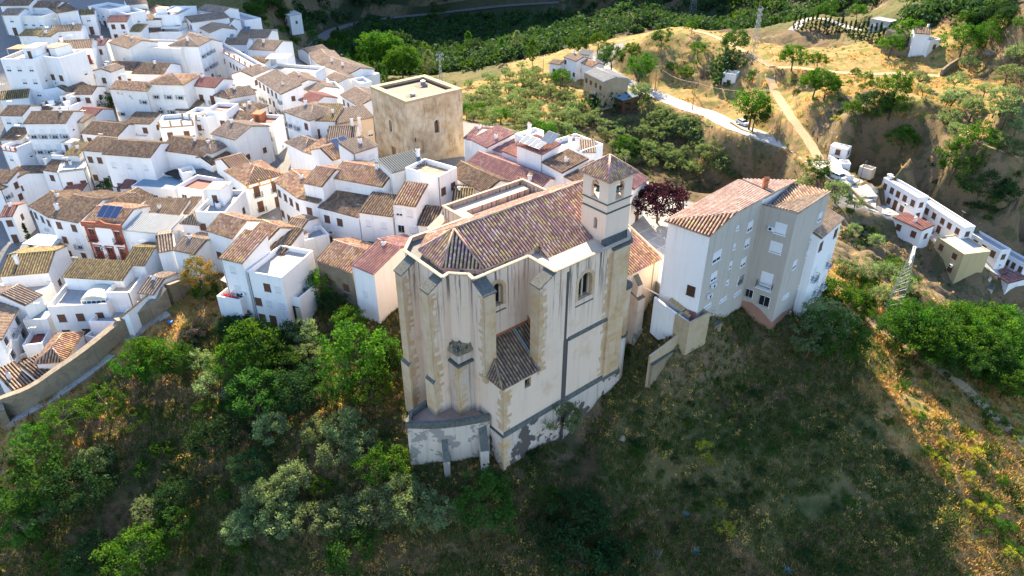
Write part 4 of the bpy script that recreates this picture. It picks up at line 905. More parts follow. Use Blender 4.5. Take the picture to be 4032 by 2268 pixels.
# --- bell tower
bt = MB()
def tw(u0, u1, v0, v1, z0, z1, HF=(), HL=(), depth=.55, back='soot'):
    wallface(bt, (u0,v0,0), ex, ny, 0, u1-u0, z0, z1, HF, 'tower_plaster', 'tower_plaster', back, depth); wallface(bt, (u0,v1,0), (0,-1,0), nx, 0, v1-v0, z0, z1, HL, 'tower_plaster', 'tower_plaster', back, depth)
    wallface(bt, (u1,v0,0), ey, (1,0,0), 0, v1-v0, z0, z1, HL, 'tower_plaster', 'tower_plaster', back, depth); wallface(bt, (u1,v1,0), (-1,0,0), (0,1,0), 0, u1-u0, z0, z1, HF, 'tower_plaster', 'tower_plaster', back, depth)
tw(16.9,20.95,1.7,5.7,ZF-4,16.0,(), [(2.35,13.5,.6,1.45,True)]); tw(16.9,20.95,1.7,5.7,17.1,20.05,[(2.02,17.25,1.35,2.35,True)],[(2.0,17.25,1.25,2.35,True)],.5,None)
tw(16.95,20.9,1.75,5.65,16.0,17.1)
bt.prism([(17.3,2.1),(20.5,2.1),(20.5,5.3),(17.3,5.3)], 16.5, 17.22, 'tower_plaster')
for x, y in ((16.9,1.7),(20.4,1.7),(16.9,5.15),(20.4,5.15)): bt.box(x+.03,y+.03,17.2,x+.5,y+.5,20.05,PL)
tow = bt.build('bell_tower', ch)
mb = MB()
for z in (16.0, 17.1): 
    for (x0,y0,x1,y1) in ((16.78,1.58,21.07,1.74),(16.78,5.66,21.07,5.82),(16.78,1.74,16.94,5.66),(20.91,1.74,21.07,5.66)): mb.box(x0,y0,z-.06,x1,y1,z+.07,'lichen_slab')
mb.build('string_course', tow)
mb = MB(); q0 = [(16.5,1.3,20.05),(21.35,1.3,20.05),(21.35,6.1,20.05),(16.5,6.1,20.05)]; ap = (18.92,3.7,22.0)
for i, d in enumerate(((1,0),(0,1),(-1,0),(0,-1))): roofpoly(mb, [q0[i], q0[(i+1) % 4], ap], d, TC, .3); ridgecap(mb, Vector(q0[i])+Vector((0,0,.08)), Vector(ap)+Vector((0,0,.08)), TC)
mb.face([(16.6,1.4,19.98),(21.25,1.4,19.98),(21.25,6.0,19.98),(16.6,6.0,19.98)][::-1], 'cream_slab'); mb.build('roof', tow)
def bell(x, y, z):
    mb = MB(); prof = [(.0,.55),(.16,.53),(.2,.4),(.24,.2),(.33,.0)]; n = 14
    for i in range(len(prof)-1):
        for k in range(n):
            a, b = 2*math.pi*k/n, 2*math.pi*(k+1)/n; (r0, z0), (r1, z1) = prof[i], prof[i+1]
            mb.face([(x+r0*math.cos(a),y+r0*math.sin(a),z+z0),(x+r1*math.cos(a),y+r1*math.sin(a),z+z1),(x+r1*math.cos(b),y+r1*math.sin(b),z+z1),(x+r0*math.cos(b),y+r0*math.sin(b),z+z0)], 'bronze', smooth=True)
    return mb
for (x, y, lab) in ((17.35,3.7,'verdigris bell hanging in the left arch of the church bell tower'),(18.92,2.1,'verdigris bell with an iron wheel in the right arch of the church bell tower')):
    R_ = Matrix.Rotation(R(40), 3, 'Z'); w_ = R_ @ Vector((x, y, 0)) + Vector(CO)
    mb = bell(0, 0, -.55); ax_ = (0,1,0) if x < 18 else (1,0,0)
    be = empty('bell', (w_.x, w_.y, 18.6), R(40), lab, 'bell', 'bells of the church tower'); mb.build('bell_body', be)
    y_ = MB(); a = Vector(ax_)*.66; bar_box(y_, -a+Vector((0,0,.02)), a+Vector((0,0,.02)), .16, .2, 'iron'); y_.build('yoke', be)
    if x > 18:
        wh = MB(); pts = [(.45,.42*math.cos(t*math.pi/10),.42*math.sin(t*math.pi/10)) for t in range(21)]; wh.tube(pts, .035, 'rust', 5, cap=False)
        for t in range(3): c_, s_ = math.cos(t*math.pi/3), math.sin(t*math.pi/3); wh.tube([(.45,-.42*c_,-.42*s_),(.45,.42*c_,.42*s_)], .025, 'rust', 4)
        wh.build('wheel', be)
# --- lower aisle beyond the tower
mb = MB(); u0, u1, v0, v1 = 21.1, 30.2, 3.5, 17.3
zr = lambda v: 4.6+.36*(v-v0) if v <= 10.4 else 4.6+.36*(2*10.4-v0-v)
mb.face([(u0,v0,-9),(u1,v0,-9),(u1,v0,4.55),(u0,v0,4.55)], PL); mb.face([(u1,v0,-9),(u1,v1,-9),(u1,v1,4.55),(u1,10.4,zr(10.4)-.1),(u1,v0,4.55)], PL); mb.face([(u1,v1,-4),(u0,v1,-4),(u0,v1,4.55),(u1,v1,4.55)], PL)
mb.prism([(u0,v0-.3),(u1+.3,v0-.3),(u1+.3,v0),(u0,v0)], -9, [-5.2,-5.2,-4.9,-4.9], 'church_stained', top='lichen_slab'); mb.box(u1-1.0,v0-.15,-9,u1+.2,v0+.8,4.5,'church_stained'); mb.build('aisle_wall', ch)
mb = MB(); roofpoly(mb, [(u0,v0-.35,4.5),(u1+.45,v0-.35,4.5),(u1+.45,10.4,7.15),(u0,10.4,7.15)], (1,0), TC); roofpoly(mb, [(u1+.45,v1+.3,4.5),(u0,v1+.3,4.5),(u0,10.4,7.15),(u1+.45,10.4,7.15)], (-1,0), TC)
ridgecap(mb, (u0,10.4,7.25), (u1+.45,10.4,7.25), TC); bar_box(mb, (u1+.4,v0-.4,4.62), (u1+.4,10.4,7.25), .28, .12, 'cream_slab'); mb.build('aisle_roof', ch)
mb = MB(); mb.prism([(24.9,2.0),(26.3,2.0),(26.3,3.5),(24.9,3.5)], -9.5, [.6,.6,1.2,1.2], PL, top='soot'); mb.prism([(25.1,2.5),(26.1,2.5),(26.1,3.5),(25.1,3.5)], .5, [2.5,2.5,3.7,3.7], PL, top='lichen_slab'); mb.prism([(24.8,1.9),(26.45,1.9),(26.45,2.3),(24.8,2.3)], -9.5, -4.6, 'terrace_plaster'); mb.face([(26.31,2.05,-3.5),(26.31,3.5,-3.5),(26.31,3.5,1.0),(26.31,2.05,.55)], 'soot'); mb.build('buttress', ch)

# ------------------------------------------------------------------ the square stone keep
T0 = P(1599, 409, 12)
kp = empty('stone_keep', (T0[0], T0[1], 0), R(40), 'tall square medieval keep of pale rubble stone with a flat roof', 'tower')
mb = MB(); S = 12.6; TS = 'tower_stone'; ZK = 12.0
bat = .45
def kface(O, e, n, holes):
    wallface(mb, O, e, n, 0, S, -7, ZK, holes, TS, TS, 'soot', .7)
kface((0,0,0), ex, ny, [(6.4,5.1,1.15,2.5,True),(1.4,4.4,.3,.9,False)]); kface((0,S,0), (0,-1,0), nx, [(S-6.3,5.1,1.0,2.3,True),(S-5.9,-1.5,1.6,3.6,False)])
kface((S,0,0), ey, (1,0,0), []); kface((S,S,0), (-1,0,0), (0,1,0), [])
mb.build('wall', kp)
mb = MB(); t = 1.15
for (x0,y0,x1,y1) in ((-.06,-.06,S+.06,t),(-.06,S-t,S+.06,S+.06),(-.06,t,t,S-t),(S-t,t,S+.06,S-t)): mb.box(x0,y0,ZK,x1,y1,ZK+.45,'keep_top')
mb.build('parapet', kp)
mb = MB(); mb.face([(t,t,ZK-.6),(S-t,t,ZK-.6),(S-t,S-t,ZK-.6),(t,S-t,ZK-.6)], 'soot'); mb.prism([(t+.5,t+.5),(S-t-.5,t+.5),(S-t-.5,S-t-.5),(t+.5,S-t-.5)], ZK-.6, ZK-.2, 'keep_top', top='keep_roof')  # shade of the sunk gap put into the floor colour round the slab
for (x, y) in ((2.6,2.7),(8.6,8.2)):
    mb.prism([(x-1,y-1.0),(x+1,y-1.0),(x+1,y+1.0),(x-1,y+1.0)], ZK-.2, [ZK-.19,ZK+.35,ZK+.45,ZK-.19], 'keep_roof'); mb.box(x+.3,y-.3,ZK+.3,x+1.0,y+.4,ZK+.75,'steel')
mb.build('roof', kp)
for (O_, d, n, uc, zb, w_, h_, m_) in (((0,0,0),ex,ny,6.4,5.1,1.15,2.5,'ashlar'), ((0,0,0),ey,nx,6.3,5.1,1.0,2.3,'ashlar')):
    mb = MB(); O_ = Vector(O_); d = Vector(d); n = Vector(n); r0, r1 = w_/2, w_/2+.35; zs = zb+h_-w_/2
    Qf = lambda p, t: O_+d*p[0]+Vector((0,0,p[1]))+n*t
    po = [(uc+r1, zb)]+[(uc+r1*math.cos(math.pi*k/10), zs+r1*math.sin(math.pi*k/10)) for k in range(11)]+[(uc-r1, zb)]; pi_ = [(uc+r0, zb)]+[(uc+r0*math.cos(math.pi*k/10), zs+r0*math.sin(math.pi*k/10)) for k in range(11)]+[(uc-r0, zb)]
    for k in range(len(po)-1): mb.face([Qf(po[k],.03), Qf(po[k+1],.03), Qf(pi_[k+1],.03), Qf(pi_[k],.03)], 'cream_slab')
    mb.face([Qf((uc-r0,zb),-.45), Qf((uc+r0,zb),-.45), Qf((uc+r0,zb+h_*.75),-.45), Qf((uc-r0,zb+h_*.75),-.45)], 'wood_brown'); mb.build('window', kp)
mb = MB(); mb.box(-.4,5.2,-1.5,-.3,6.7,2.0,'timber') if False else None
mb.face([(.5,5.1,-1.5),(.5,6.7,-1.5),(.5,6.7,2.1),(.5,5.1,2.1)][::-1], 'timber'); mb.build('door', kp)
mb = MB(); mb.box(-2.2,3.8,-1.75,-.02,8.2,-1.55,'rust'); mb.box(-2.2,3.8,-1.55,-2.12,8.2,-.45,'rust'); mb.box(-2.12,3.8,-1.55,-.02,3.88,-.45,'rust')
for k in range(8): mb.box(-2.2,3.5-k*.28,-1.95-k*.22,-.9,3.8-k*.28,-1.85-k*.22,'rust')
bar_box(mb, (-2.16,3.8,-1.0), (-2.16,1.5,-2.9), .06, 1.1, 'rust'); mb.cyl(-2.0,7.9,-6,-1.7,.07,'iron',6); mb.cyl(-2.0,4.0,-6,-1.7,.07,'iron',6); mb.build('steel_stair', kp)

# ------------------------------------------------------------------ grey apartment block
F_ = P(*cp('g3',1190,395), 12); a45, a39 = R(45), R(-39)
e_ = np.array([math.cos(a45), math.sin(a45), 0]); m_ = np.array([math.cos(a39), math.sin(a39), 0])
Fp = np.array([F_[0], F_[1], 0]); I_ = Fp-m_*4.7; W_ = I_-e_*12.5; V_ = W_-m_*5.6; H_ = Fp+e_*9.6; K_ = V_+e_*20; J_ = H_-m_*4.0+e_*.0
ab = empty('apartment_block', (W_[0], W_[1], -8), 0, 'tall bare grey rendered apartment block with one white side wall and tiled roof', 'apartment block')
off = -np.array([W_[0], W_[1], -8.])
def L3(p, z): return (p[0]+off[0], p[1]+off[1], z+off[2])
mb = MB()
def wf(p, q, zb, ta, tb, m): mb.face([L3(p, zb), L3(q, zb), L3(q, tb), L3(p, ta)], m)
wf(V_, W_, -8, 12.4, 12.2, 'white'); pk = I_-e_*7.2
mb.face([L3(W_,-8), L3(I_,-8), L3(I_,12.9), L3(pk,13.2), L3(W_,12.1)], 'render_grey'); wf(I_, Fp, -8, 12.1, 12.0, 'render_taupe')
wf(Fp, H_, -12, 12.0, 12.0, 'render_grey')
wallmb = mb; mb = MB()
for (p, q, n0) in ((Fp, H_, 0), (I_, Fp, 1)):      # bare brick at the foot of the block
    d = (q-p)/np.linalg.norm(q-p); n = np.array([d[1], -d[0], 0])*.02; zt = (-4.6,-4.4) if n0 == 0 else (-2.9,-4.7)
    mb.face([L3(p+n,-11), L3(q+n,-11), L3(q+n,zt[1]), L3(p+(q-p)*.6+n,zt[0]-.4), L3(p+(q-p)*.3+n,zt[0]+.2), L3(p+n,zt[0])], 'brick_red')
mb.build('brick_footing', ab)
def plane_hit(p0, p1, p2, px, py):
    n = np.cross(p1-p0, p2-p0); c = np.array([0,0,ZC]); d = ray(px, py); t = ((p0-c)@n)/(d@n); return c+d*t
def z3(p, z): return np.array([p[0], p[1], z])
mb = MB(); V3 = z3(V_-e_*.45-m_*.4,12.35); W3 = z3(W_-e_*.45+m_*.2,12.2); Pk3 = z3(pk+m_*.25,13.35); I3 = z3(I_+m_*.25,13.05); far = z3(V_+e_*17.8-m_*.4,12.35); rt = z3(V_+e_*21.4+m_*5.85,12.75)
LL = lambda p: L3(p, p[2]); fa, ra = V_+e_*17.5, V_+e_*21.2+m_*5.6
wm = mb; mb = wallmb; wf(fa, V_, -8, 12.2, 12.2, 'white'); wf(ra, fa, -8, 12.6, 12.2, 'render_grey'); wf(I_, ra, 9, 12.9, 12.6, 'white_worn'); wf(H_, ra, -12, 12, 11.9, 'render_grey'); mb.build('wall', ab); mb = wm
roofpoly(mb, [LL(V3), LL(W3), LL(Pk3)], (m_[0], m_[1]), 'tile')
roofpoly(mb, [LL(V3), LL(Pk3), LL(far)], (e_[0], e_[1]), 'tile_pink'); roofpoly(mb, [LL(far), LL(Pk3), LL(rt)], (e_[0], e_[1]), 'tile_pink')
h0 = z3(Fp,12.15); h1 = z3(H_,12.15); h2 = z3(I_+m_*.1,12.15); bk = z3(ra,12.35); mid = z3(I_+m_*1.0+e_*.9,11.9)
roofpoly(mb, [LL(h0), LL(h1), LL(mid)], (e_[0], e_[1]), 'tile_brown'); roofpoly(mb, [LL(mid), LL(h1), LL(bk)], (e_[0], e_[1]), 'tile'); roofpoly(mb, [LL(h2), LL(h0), LL(mid)], (e_[0], e_[1]), 'tile_brown')
for a_, b_ in ((h0,h1),(I3,rt)): ridgecap(mb, Vector(LL(a_)), Vector(LL(b_)), 'tile_brown')
mb.build('roof', ab)
cq = plane_hit(V3, Pk3, far, *cp('g3',985,215)); chimney(ab, *LL(cq), h=.9, w=.6, mat='brick_orange', cap='brick_orange')
def wp(p, d, s, z, ang, st, w, h, label=None):
    q = L3(p+d*s, z); n = np.array([d[1], -d[0], 0])*.006; return window(ab, q[0]+n[0], q[1]+n[1], q[2], ang, st, w, h, label=label)
def ac(p, d, s, z, ang):
    q = L3(p+d*s, z); mb = MB(); T = Matrix.Translation(q) @ Matrix.Rotation(ang, 4, 'Z'); mb.box(-.42,-.42,0,.42,-.08,.58,'shutter_white',T); mb.tube([T @ Vector((-.1,-.425,.3)), T @ Vector((-.1,-.445,.3))], .21, 'iron', 12); mb.box(-.3,-.4,-.08,.3,-.01,-.03,'steel',T); mb.build('air_conditioner', ab)
for (s, z, st, w, h) in ((-2.2,9.0,'w',1.2,1.3),(-5.7,10.4,'w',.4,.5),(-2.1,6.5,'w',1.1,1.2),(-5.6,7.6,'w',.4,.7),(-9.9,7.5,'w',1.8,1.4),(-2.1,3.6,'w',1.2,1.2),(-5.7,4.8,'w',.5,.9),(-9.8,4.6,'w',1.3,1.2),(-2.0,.8,'wg',1.2,1.2),(-5.7,2.3,'w',.5,.6),(-10.1,.6,'w',1.6,.4),(-6.0,-.2,'w',1.7,.4),(-2.0,-1.0,'w',1.7,.4)): wp(I_, e_, s, z, a45, st, w, h)
for (s, z, st, w, h) in ((-1.65,8.7,'S',1.4,1.5),(-1.7,5.9,'S',1.5,1.5),(-2.0,.3,'Sk',1.5,2.3),(-1.65,-2.5,'g',1.4,1.5),(-3.9,-2.0,'g',1.0,1.2)): wp(Fp, m_, s, z, a39, st, w, h)
for (s, z, st, w, h) in ((8.0,8.3,'w',.9,1.2),(6.9,5.7,'w',1.0,1.3),(7.0,3.2,'w',1.0,.9),(3.1,2.8,'w',1.0,1.2),(7.7,.4,'w',.4,.5),(2.7,-1.7,'w',1.5,.4),(7.2,-1.9,'w',1.5,.4)): wp(Fp, e_, s, z, a45, st, w, h)
wp(W_, m_, -1.3, 3.1, a39, 'dg', 1.0, 1.3)
ac(Fp, m_, -2.75, 8.9, a39); ac(I_, e_, -9.8, 3.7, a45); ac(I_, e_, -10.4, 2.4, a45)
mb = MB(); q = L3(W_-m_*1.0, 0.2); T = Matrix.Translation(q) @ Matrix.Rotation(a39, 4, 'Z'); mb.box(-.55,-.03,-2.1,.55,.02,0,'iron',T); mb.build('door', ab)
mb = MB(); roofpoly(mb, [T @ Vector(p) for p in ((-.95,-.8,.15),(.95,-.8,.15),(.95,0,.65),(-.95,0,.65))], (m_[0], m_[1]), 'tile_red', .2); mb.build('door_canopy', ab)
mb = MB(); q = L3(Fp+e_*5.6+np.array([e_[1],-e_[0],0])*.12, 0); mb.tube([(q[0],q[1],-2.2),(q[0],q[1],2.6)], .12, 'window_frame', 8); mb.build('downpipe', ab)
# ------------------------------------------------------------------ the white town (one line per house, measured on the photo)
def terr(*parts):        # small extras placed on a house by its own frame
    def f(root, L, D, e):
        for p in parts: p(root, L, D, e)
    return f
def X_solar(fx, fy, dz=.2, n=2, mat='solar', tilt=28, w=1.1, l=2.0, rz=0): return lambda r, L, D, e: solar(r, L*fx, D*fy, e+dz, n, rz, tilt, w, l, mat)
def X_ant(fx, fy, dz=0): return lambda r, L, D, e: antenna(r, L*fx, D*fy, e+dz)
def X_box(fx0, fy0, fx1, fy1, h0, h1, wall='white', top='cream_slab', name='roof_room', door=True):
    def f(r, L, D, e):
        mb = MB(); mb.box(L*fx0, D*fy0, e+h0, L*fx1, D*fy1, e+h1, wall); mb.box(L*fx0-.1, D*fy0-.1, e+h1, L*fx1+.1, D*fy1+.1, e+h1+.12, top)
        if door: mb.box(L*(fx0*.7+fx1*.3), D*fy0-.02, e+h0, L*(fx0*.7+fx1*.3)+.9, D*fy0-.003, e+min(h1-.2, h0+2.0), 'wood_brown')
        mb.build(name, r)
    return f
def X_canopy(fx0, fy0, fx1, fy1, h, mat='corrugated', post='window_frame'):
    def f(r, L, D, e):
        mb = MB(); x0, x1, y0, y1 = L*fx0, L*fx1, D*fy0, D*fy1
        n = max(3, int((x1-x0)/.5)); 
        for k in range(n): mb.box(x0+k*(x1-x0)/n, y0, e+h, x0+(k+.82)*(x1-x0)/n, y1, e+h+.07+.03*(k % 2), mat)
        mb.box(x0, y0, e+h-.06, x1, y1, e+h-.005, mat)
        for a in (x0+.05, x1-.11):
            for b in (y0+.05, y1-.11): mb.box(a, b, e-.8, a+.07, b+.07, e+h-.06, post)
        mb.build('canopy', r)
    return f
def X_posts(mat='trim_ochre', z0=-.8, z1=.15, n=5):
    def f(r, L, D, e):
        mb = MB()
        for k in range(n): x = k*(L-.3)/(n-1); mb.box(x-.01, -.04, e+z0, x+.31, .3, e+z1, mat)
        mb.box(.3, -.03, e+z0-.25, L, -.004, e+z0, mat); mb.build('parapet_posts', r)
    return f
W, WW = 'white', 'white_worn'
H = house
# upper left, beyond the street
H('c1',10,150,185,150,6,7,'g',1.5,W,'tile_grey',2,'small upper-left house with a sunlit beige roof beside a grey-walled flat box')
H('c1',190,155,430,165,6.5,6,'t',.3,WW,'x',2,'flat grey-white box house with one pale square window, upper left')
H('c1',0,55,290,52,6,8,'g',1.6,W,'tile_dark',2,'long dark-roofed house in the top left corner of the town')
H('c1',300,72,572,72,6,7,'g',1.5,W,'tile_dark',2,'second dark-roofed house along the top edge, just right of the corner one')
H('c1',575,132,790,100,7,8,'s',2.2,W,'tile_dark',1,'tall white house with a dark lean-to roof and blank front wall near the top edge')
H('c1',815,150,960,140,6,6,'g',1.4,W,'tile_moss',2,'narrow house with a yellow mossy roof beside the blank white lean-to house')
H('c1',890,60,1110,95,6,7,'t',.3,W,'x',2,'flat-roofed white house with grey shutters under the top edge')
H('c1',190,362,388,360,4.5,5,'s',1.4,W,'tile_moss',1,'low white house with yellow lichen tiles above a fenced terrace')
H('c1',395,370,515,372,4.5,5,'s',1.2,W,'tile_moss',1,'small lichen-roofed annexe left of the long beige roof')
H('c1',512,322,822,306,5,6,'g',1.6,W,'tile_brown',1,'house under a long sunlit beige roof, upper left', wst='w')
H('c1',0,600,330,602,13,9,'t',.3,W,'x',4,'tall white apartment house with loggias on the left edge', wst='ww', dz=0, extra=terr(X_canopy(.05,.3,.5,.8,1.6,'timber'), X_box(.55,.3,.95,.9,-.8,1.8)))
H('c1',332,560,598,590,12,8,'t',.3,W,'x',4,'white four-storey house with small brown windows joined to the left-edge apartments', wst='wd', extra=terr(X_box(.1,.3,.6,.9,-.8,1.4,'white','tile_brown')))
H('c1',578,500,930,482,8.5,7,'g',2.0,W,'tile_brown',2,'white house with red doors and balconies under a bright orange roof', wst='R', chim=[(.1,.4),(.02,.7)])
H('c1',942,458,1060,458,7.5,6,'g',1.3,W,'tile_red',2,'narrow loggia house under a dark red roof beside the orange-roofed one', wst='O')
H('c1',1112,432,1310,490,9,8,'g',2.0,WW,'tile_brown',0,'blank white side building with a brown roof at the end of the long windowless wall')
H('c1',1312,480,1840,492,9.5,9,'t',.3,WW,'x',0,'long windowless grey-white wall of a big flat building in the upper town', par=.4)
H('c1',1345,745,1665,752,6.5,9,'g',2.4,W,'tile_dark',1,'long dark-roofed hall house with small windows in the shade', wst='d')
H('c1',1085,708,1350,715,6.0,7,'g',1.8,W,'tile_dark',1,'dark-roofed wing with an open loggia left of the hall house', wst='d')
H('c1',952,722,1120,735,9,5,'x',1.0,WW,'tile_grey',2,'narrow weathered gable house with flaking plaster', wst='d')
H('c1',1115,902,1502,926,10,6,'g',1.6,WW,'tile',3,'left half of the long weathered mansion with iron balconies', wst='K')
H('c1',1505,852,1862,862,11,8,'h',2.2,WW,'tile',3,'right half of the long weathered mansion, taller with a hipped roof', wst='K')
H('c2',58,862,382,892,9,7,'g',1.8,W,'tile_red',2,'white house with brown balcony doors under a red-brown roof next to the mansion', wst='BB')
H('c1',738,795,985,793,4,5,'s',1.5,W,'tile_dark',1,'low dark-roofed annexe in front of the red-balcony house', wst='w')
H('c1',0,1012,282,988,6,6,'g',1.6,W,'tile_moss',1,'mossy dark roof house on the left edge below the apartments', wst='w')
H('c1',722,955,935,957,6.5,6,'g',1.6,W,'tile_dark',2,'shaded blue-white house with two rows of small square windows', wst='dd')
H('c1',600,930,720,958,5,6,'r',1.2,W,'tile_dark',0,'little lean-to left of the small-windowed shaded house')
H('c1',445,915,640,880,6,6,'t',.3,W,'x',1,'blue-shaded flat terrace house behind the turreted terrace', wst='w')
H('c1',502,1078,700,1090,6.5,6,'t',2,W,'x',2,'white turreted terrace house with planters on its roof', wst='d', extra=terr(X_box(0,0,.16,.16,0,1.0,W,'white','turret',False), X_box(.8,0,.98,.16,0,1.0,W,'white','turret',False)))
H('c1',0,1172,225,1176,9,7,'g',1.7,W,'tile_dark',3,'dark-roofed house with a loggia balustrade on the left edge', wst='ww')
H('c1',242,1255,668,1252,11,8,'g',2.0,W,'tile_dark',3,'wide white house with a row of balcony windows under a big dark roof', wst='K', ncol=4)
H('c1',340,1120,500,1130,6,5,'s',1.2,W,'tile_dark',0,'patch of dark roof tucked behind the wide balcony house')
H('c1',758,1172,955,1195,6.5,6,'g',1.6,W,'tile_red',1,'house with a plain maroon roof in the shade', wst='w')
H('c1',668,1242,852,1248,8,5,'s',.6,'cream','tile_brown',2,'house with a brown-railed loggia and maroon awnings', wst='w', extra=terr(X_box(-.04,-.12,1.0,0,-3.4,-3.1,'trim_red','tile_red','awning',False)))
H('c1',828,1352,1200,1386,7,8,'g',2.0,W,'tile_dark',2,'big dark weathered roof house in the blue shade, doors below', wst='dO')
H('c1',1265,1252,1525,1262,6.5,6,'s',1.5,W,'tile_dark',2,'house with a smooth two-part dark roof above a red-edged terrace', wst='dO')
H('c1',1202,1362,1480,1392,4,5,'t',.2,W,'x',1,'low terrace with red trim in front of the smooth dark roof', wst='w', floor='red_floor')
H('c1',1612,1262,1965,1235,8.5,6,'t',.3,W,'x',2,'white terrace house with timber pergola posts and dark blue windows', wst='db', extra=terr(X_posts('timber',-.8,.5,4)))
H('c1',1790,1118,1960,1132,5,6,'s',1.4,W,'tile_dark',0,'small dark lean-to roof above the pergola terrace')
H('c1',1090,222,1290,220,6,6,'g',1.8,W,'tile_red',2,'white gabled house with a dark red roof in the upper town centre', wst='d')
H('c1',1396,206,1642,196,6,5,'s',1.4,W,'tile_dark',1,'slate-dark lean-to roof house with two grilled windows', wst='w')
H('c1',1446,332,1668,318,3.5,5,'s',1.2,W,'tile_dark',0,'lower dark roof directly below the two grilled windows')
H('c1',1292,318,1432,322,4,5,'s',2.2,W,'tile_moss',0,'steep yellow-mossed roof left of the slate-dark lean-to')
H('c1',1300,147,1480,142,5,5,'g',1.4,W,'tile_moss',1,'small lichen-roofed house at the top, behind the slate-dark lean-to', wst='w')
H('c1',1512,100,1722,165,5,6,'g',1.6,W,'tile_red',0,'dark red roofed house by the tree at the top edge')
H('c1',1672,262,1812,276,5,6,'g',1.6,W,'tile_grey',0,'grey-brown roofed house between the upper lanes')
H('c1',1618,325,1850,322,4.5,5,'t',.3,W,'x',1,'rooftop yard with washing lines under a pale canopy', extra=terr(X_canopy(.1,.1,.9,.8,.9,'awning_white')))
H('c1',1130,100,1290,140,7,6,'t',.3,W,'x',2,'stepped white flat house with laundry at the top edge', wst='w')
H('c1',1300,50,1500,30,7,7,'g',1.6,W,'tile_grey',1,'gabled white house cut by the top edge of the town', wst='w')
# top centre around c2
H('c2',10,150,190,60,9,8,'t',1.6,W,'x',2,'tall white block with a railed roof terrace on the top edge', wst='w', extra=terr(X_canopy(.05,.05,.6,.5,.7,'window_frame')))
H('c2',200,95,450,130,8,7,'g',1.6,W,'tile_grey',1,'white house at the foot of the green cliff, top of the lane', wst='w')
H('c2',470,150,680,210,7,6,'t',.3,W,'x',0,'blank white flat house against the green cliff')
H('c2',38,180,140,228,7,12,'x',1.6,W,'tile_grey',2,'brown-roofed house at the head of the street with a narrow front', wst='b', side='l')
H('c2',142,238,330,335,6,8,'g',1.6,W,'tile_brown',1,'brown ribbed roof house stepping down the street head', wst='w')
H('c2',330,240,520,250,6.5,7,'g',1.8,W,'tile_grey',0,'grey-brown gable with a white chimney above the ribbed roof', chim=[(.3,.4)])
H('c2',230,330,420,300,5,6,'g',1.5,W,'tile_grey',1,'house with a flat grey gable behind the brick parapet', chim=[(.4,.5)])
H('c2',420,330,600,300,6,6,'g',1.5,W,'tile_grey',0,'grey gable left of the solar water heater')
H('c2',600,380,915,385,8,9,'g',2.2,W,'tile_brown',0,'white gabled house carrying a blue solar heater', extra=terr(X_solar(.15,.2,1.2)))
H('c2',478,450,700,450,6,6,'g',1.8,W,'tile_brown',1,'small gabled roof-terrace house with round wall plates and a solar panel', wst='d', extra=terr(X_solar(.2,.2,1.0,1,'solar_grey')))
H('c2',322,448,742,695,8,4,'t',.3,W,'x',2,'long white street front with a row of orange brick parapet piers', wst='bK', extra=terr(X_posts('brick_orange',-.1,.9,9)), floor='terrace_floor')
H('c2',725,500,985,515,8.5,11,'g',2.4,W,'tile_brown',0,'house with a large ribbed brown hip roof and a tall blank white gable', chim=[(.35,.35,.9)], side='n')
H('c2',650,640,875,640,6.5,6,'h',1.6,W,'tile_dark',0,'house with a small dark hipped roof beside a glazed conservatory', extra=terr(X_canopy(1.0,.3,2.0,1.2,.6,'skylight')))
H('c2',905,700,1400,735,6,6,'t',.3,W,'x',1,'long white terrace house running behind the street front', wst='w')
H('c2',752,778,930,700,8,6,'g',1.6,W,'tile_grey',2,'corner street house with a patched grey-brown roof', wst='bK')
H('c2',808,795,1060,960,8.5,6,'s',2.4,W,'tile_grey',3,'long street front with iron balconies under a sunlit brown roof', wst='bKb')
H('c2',1085,780,1215,870,7,6,'g',1.5,W,'tile_grey',0,'sunlit brown gable behind the long balcony front')
H('c2',1330,545,1530,505,6,7,'g',1.6,W,'tile_grey',0,'first of the three plain grey roofs stepping down beside the trees')
H('c2',1420,640,1735,762,6.5,9,'g',1.8,W,'tile_grey',0,'longest plain grey roof by the tree line with two chimneys', chim=[(.25,.3),(.6,.3)])
H('c2',1340,545,1420,640,6,8,'g',1.6,W,'tile_grey',0,'middle plain grey roof between the two others beside the trees')
H('c2',1735,770,1900,800,6,7,'t',.3,WW,'x',0,'worn flat-roofed wall at the end of the long grey roof')
H('c2',1510,780,1640,840,5,6,'g',1.2,W,'tile_grey',0,'low grey roof in front of the worn end wall')
H('c2',1215,870,1380,950,6,7,'g',1.6,W,'tile_grey',1,'brown-roofed house with two little blue windows', wst='d')
H('c2',1380,950,1690,905,6,8,'t',.3,W,'x',0,'wide blank white wall house below the grey roofs')
H('c2',1222,1010,1370,1065,6.5,7,'g',1.8,W,'tile_red',1,'rust-red tiled house with a roof terrace towards the street', wst='b')
H('c2',1390,1090,1670,1080,4.5,5,'t',.3,W,'x',1,'flat terrace carrying a row of air conditioners', wst='w')
H('c2',1662,962,1850,1082,7,8,'g',2.0,W,'tile_grey',2,'house with a broad grey tiled roof just left of the keep', wst='d', side='r')
H('c2',1860,850,1975,830,6.5,6,'t',.3,W,'x',0,'small white flat block behind the broad grey roof, left of the keep')
H('c2',1082,1132,1340,1225,10,8,'h',2.0,W,'tile_grey',3,'corner house with tall balconies and a hipped brown roof at the street bend', wst='KbK', side='l')
H('c2',1342,1226,1600,1232,8.5,8,'s',2.4,W,'tile_moss',2,'sunlit lichen-tiled front with brown balcony doors at the street bend', wst='BB')
H('c2',1632,1258,2000,1190,7,7,'s',1.6,'cream','tile_grey',1,'house under a rippled grey tile roof touching the keep', wst='w')
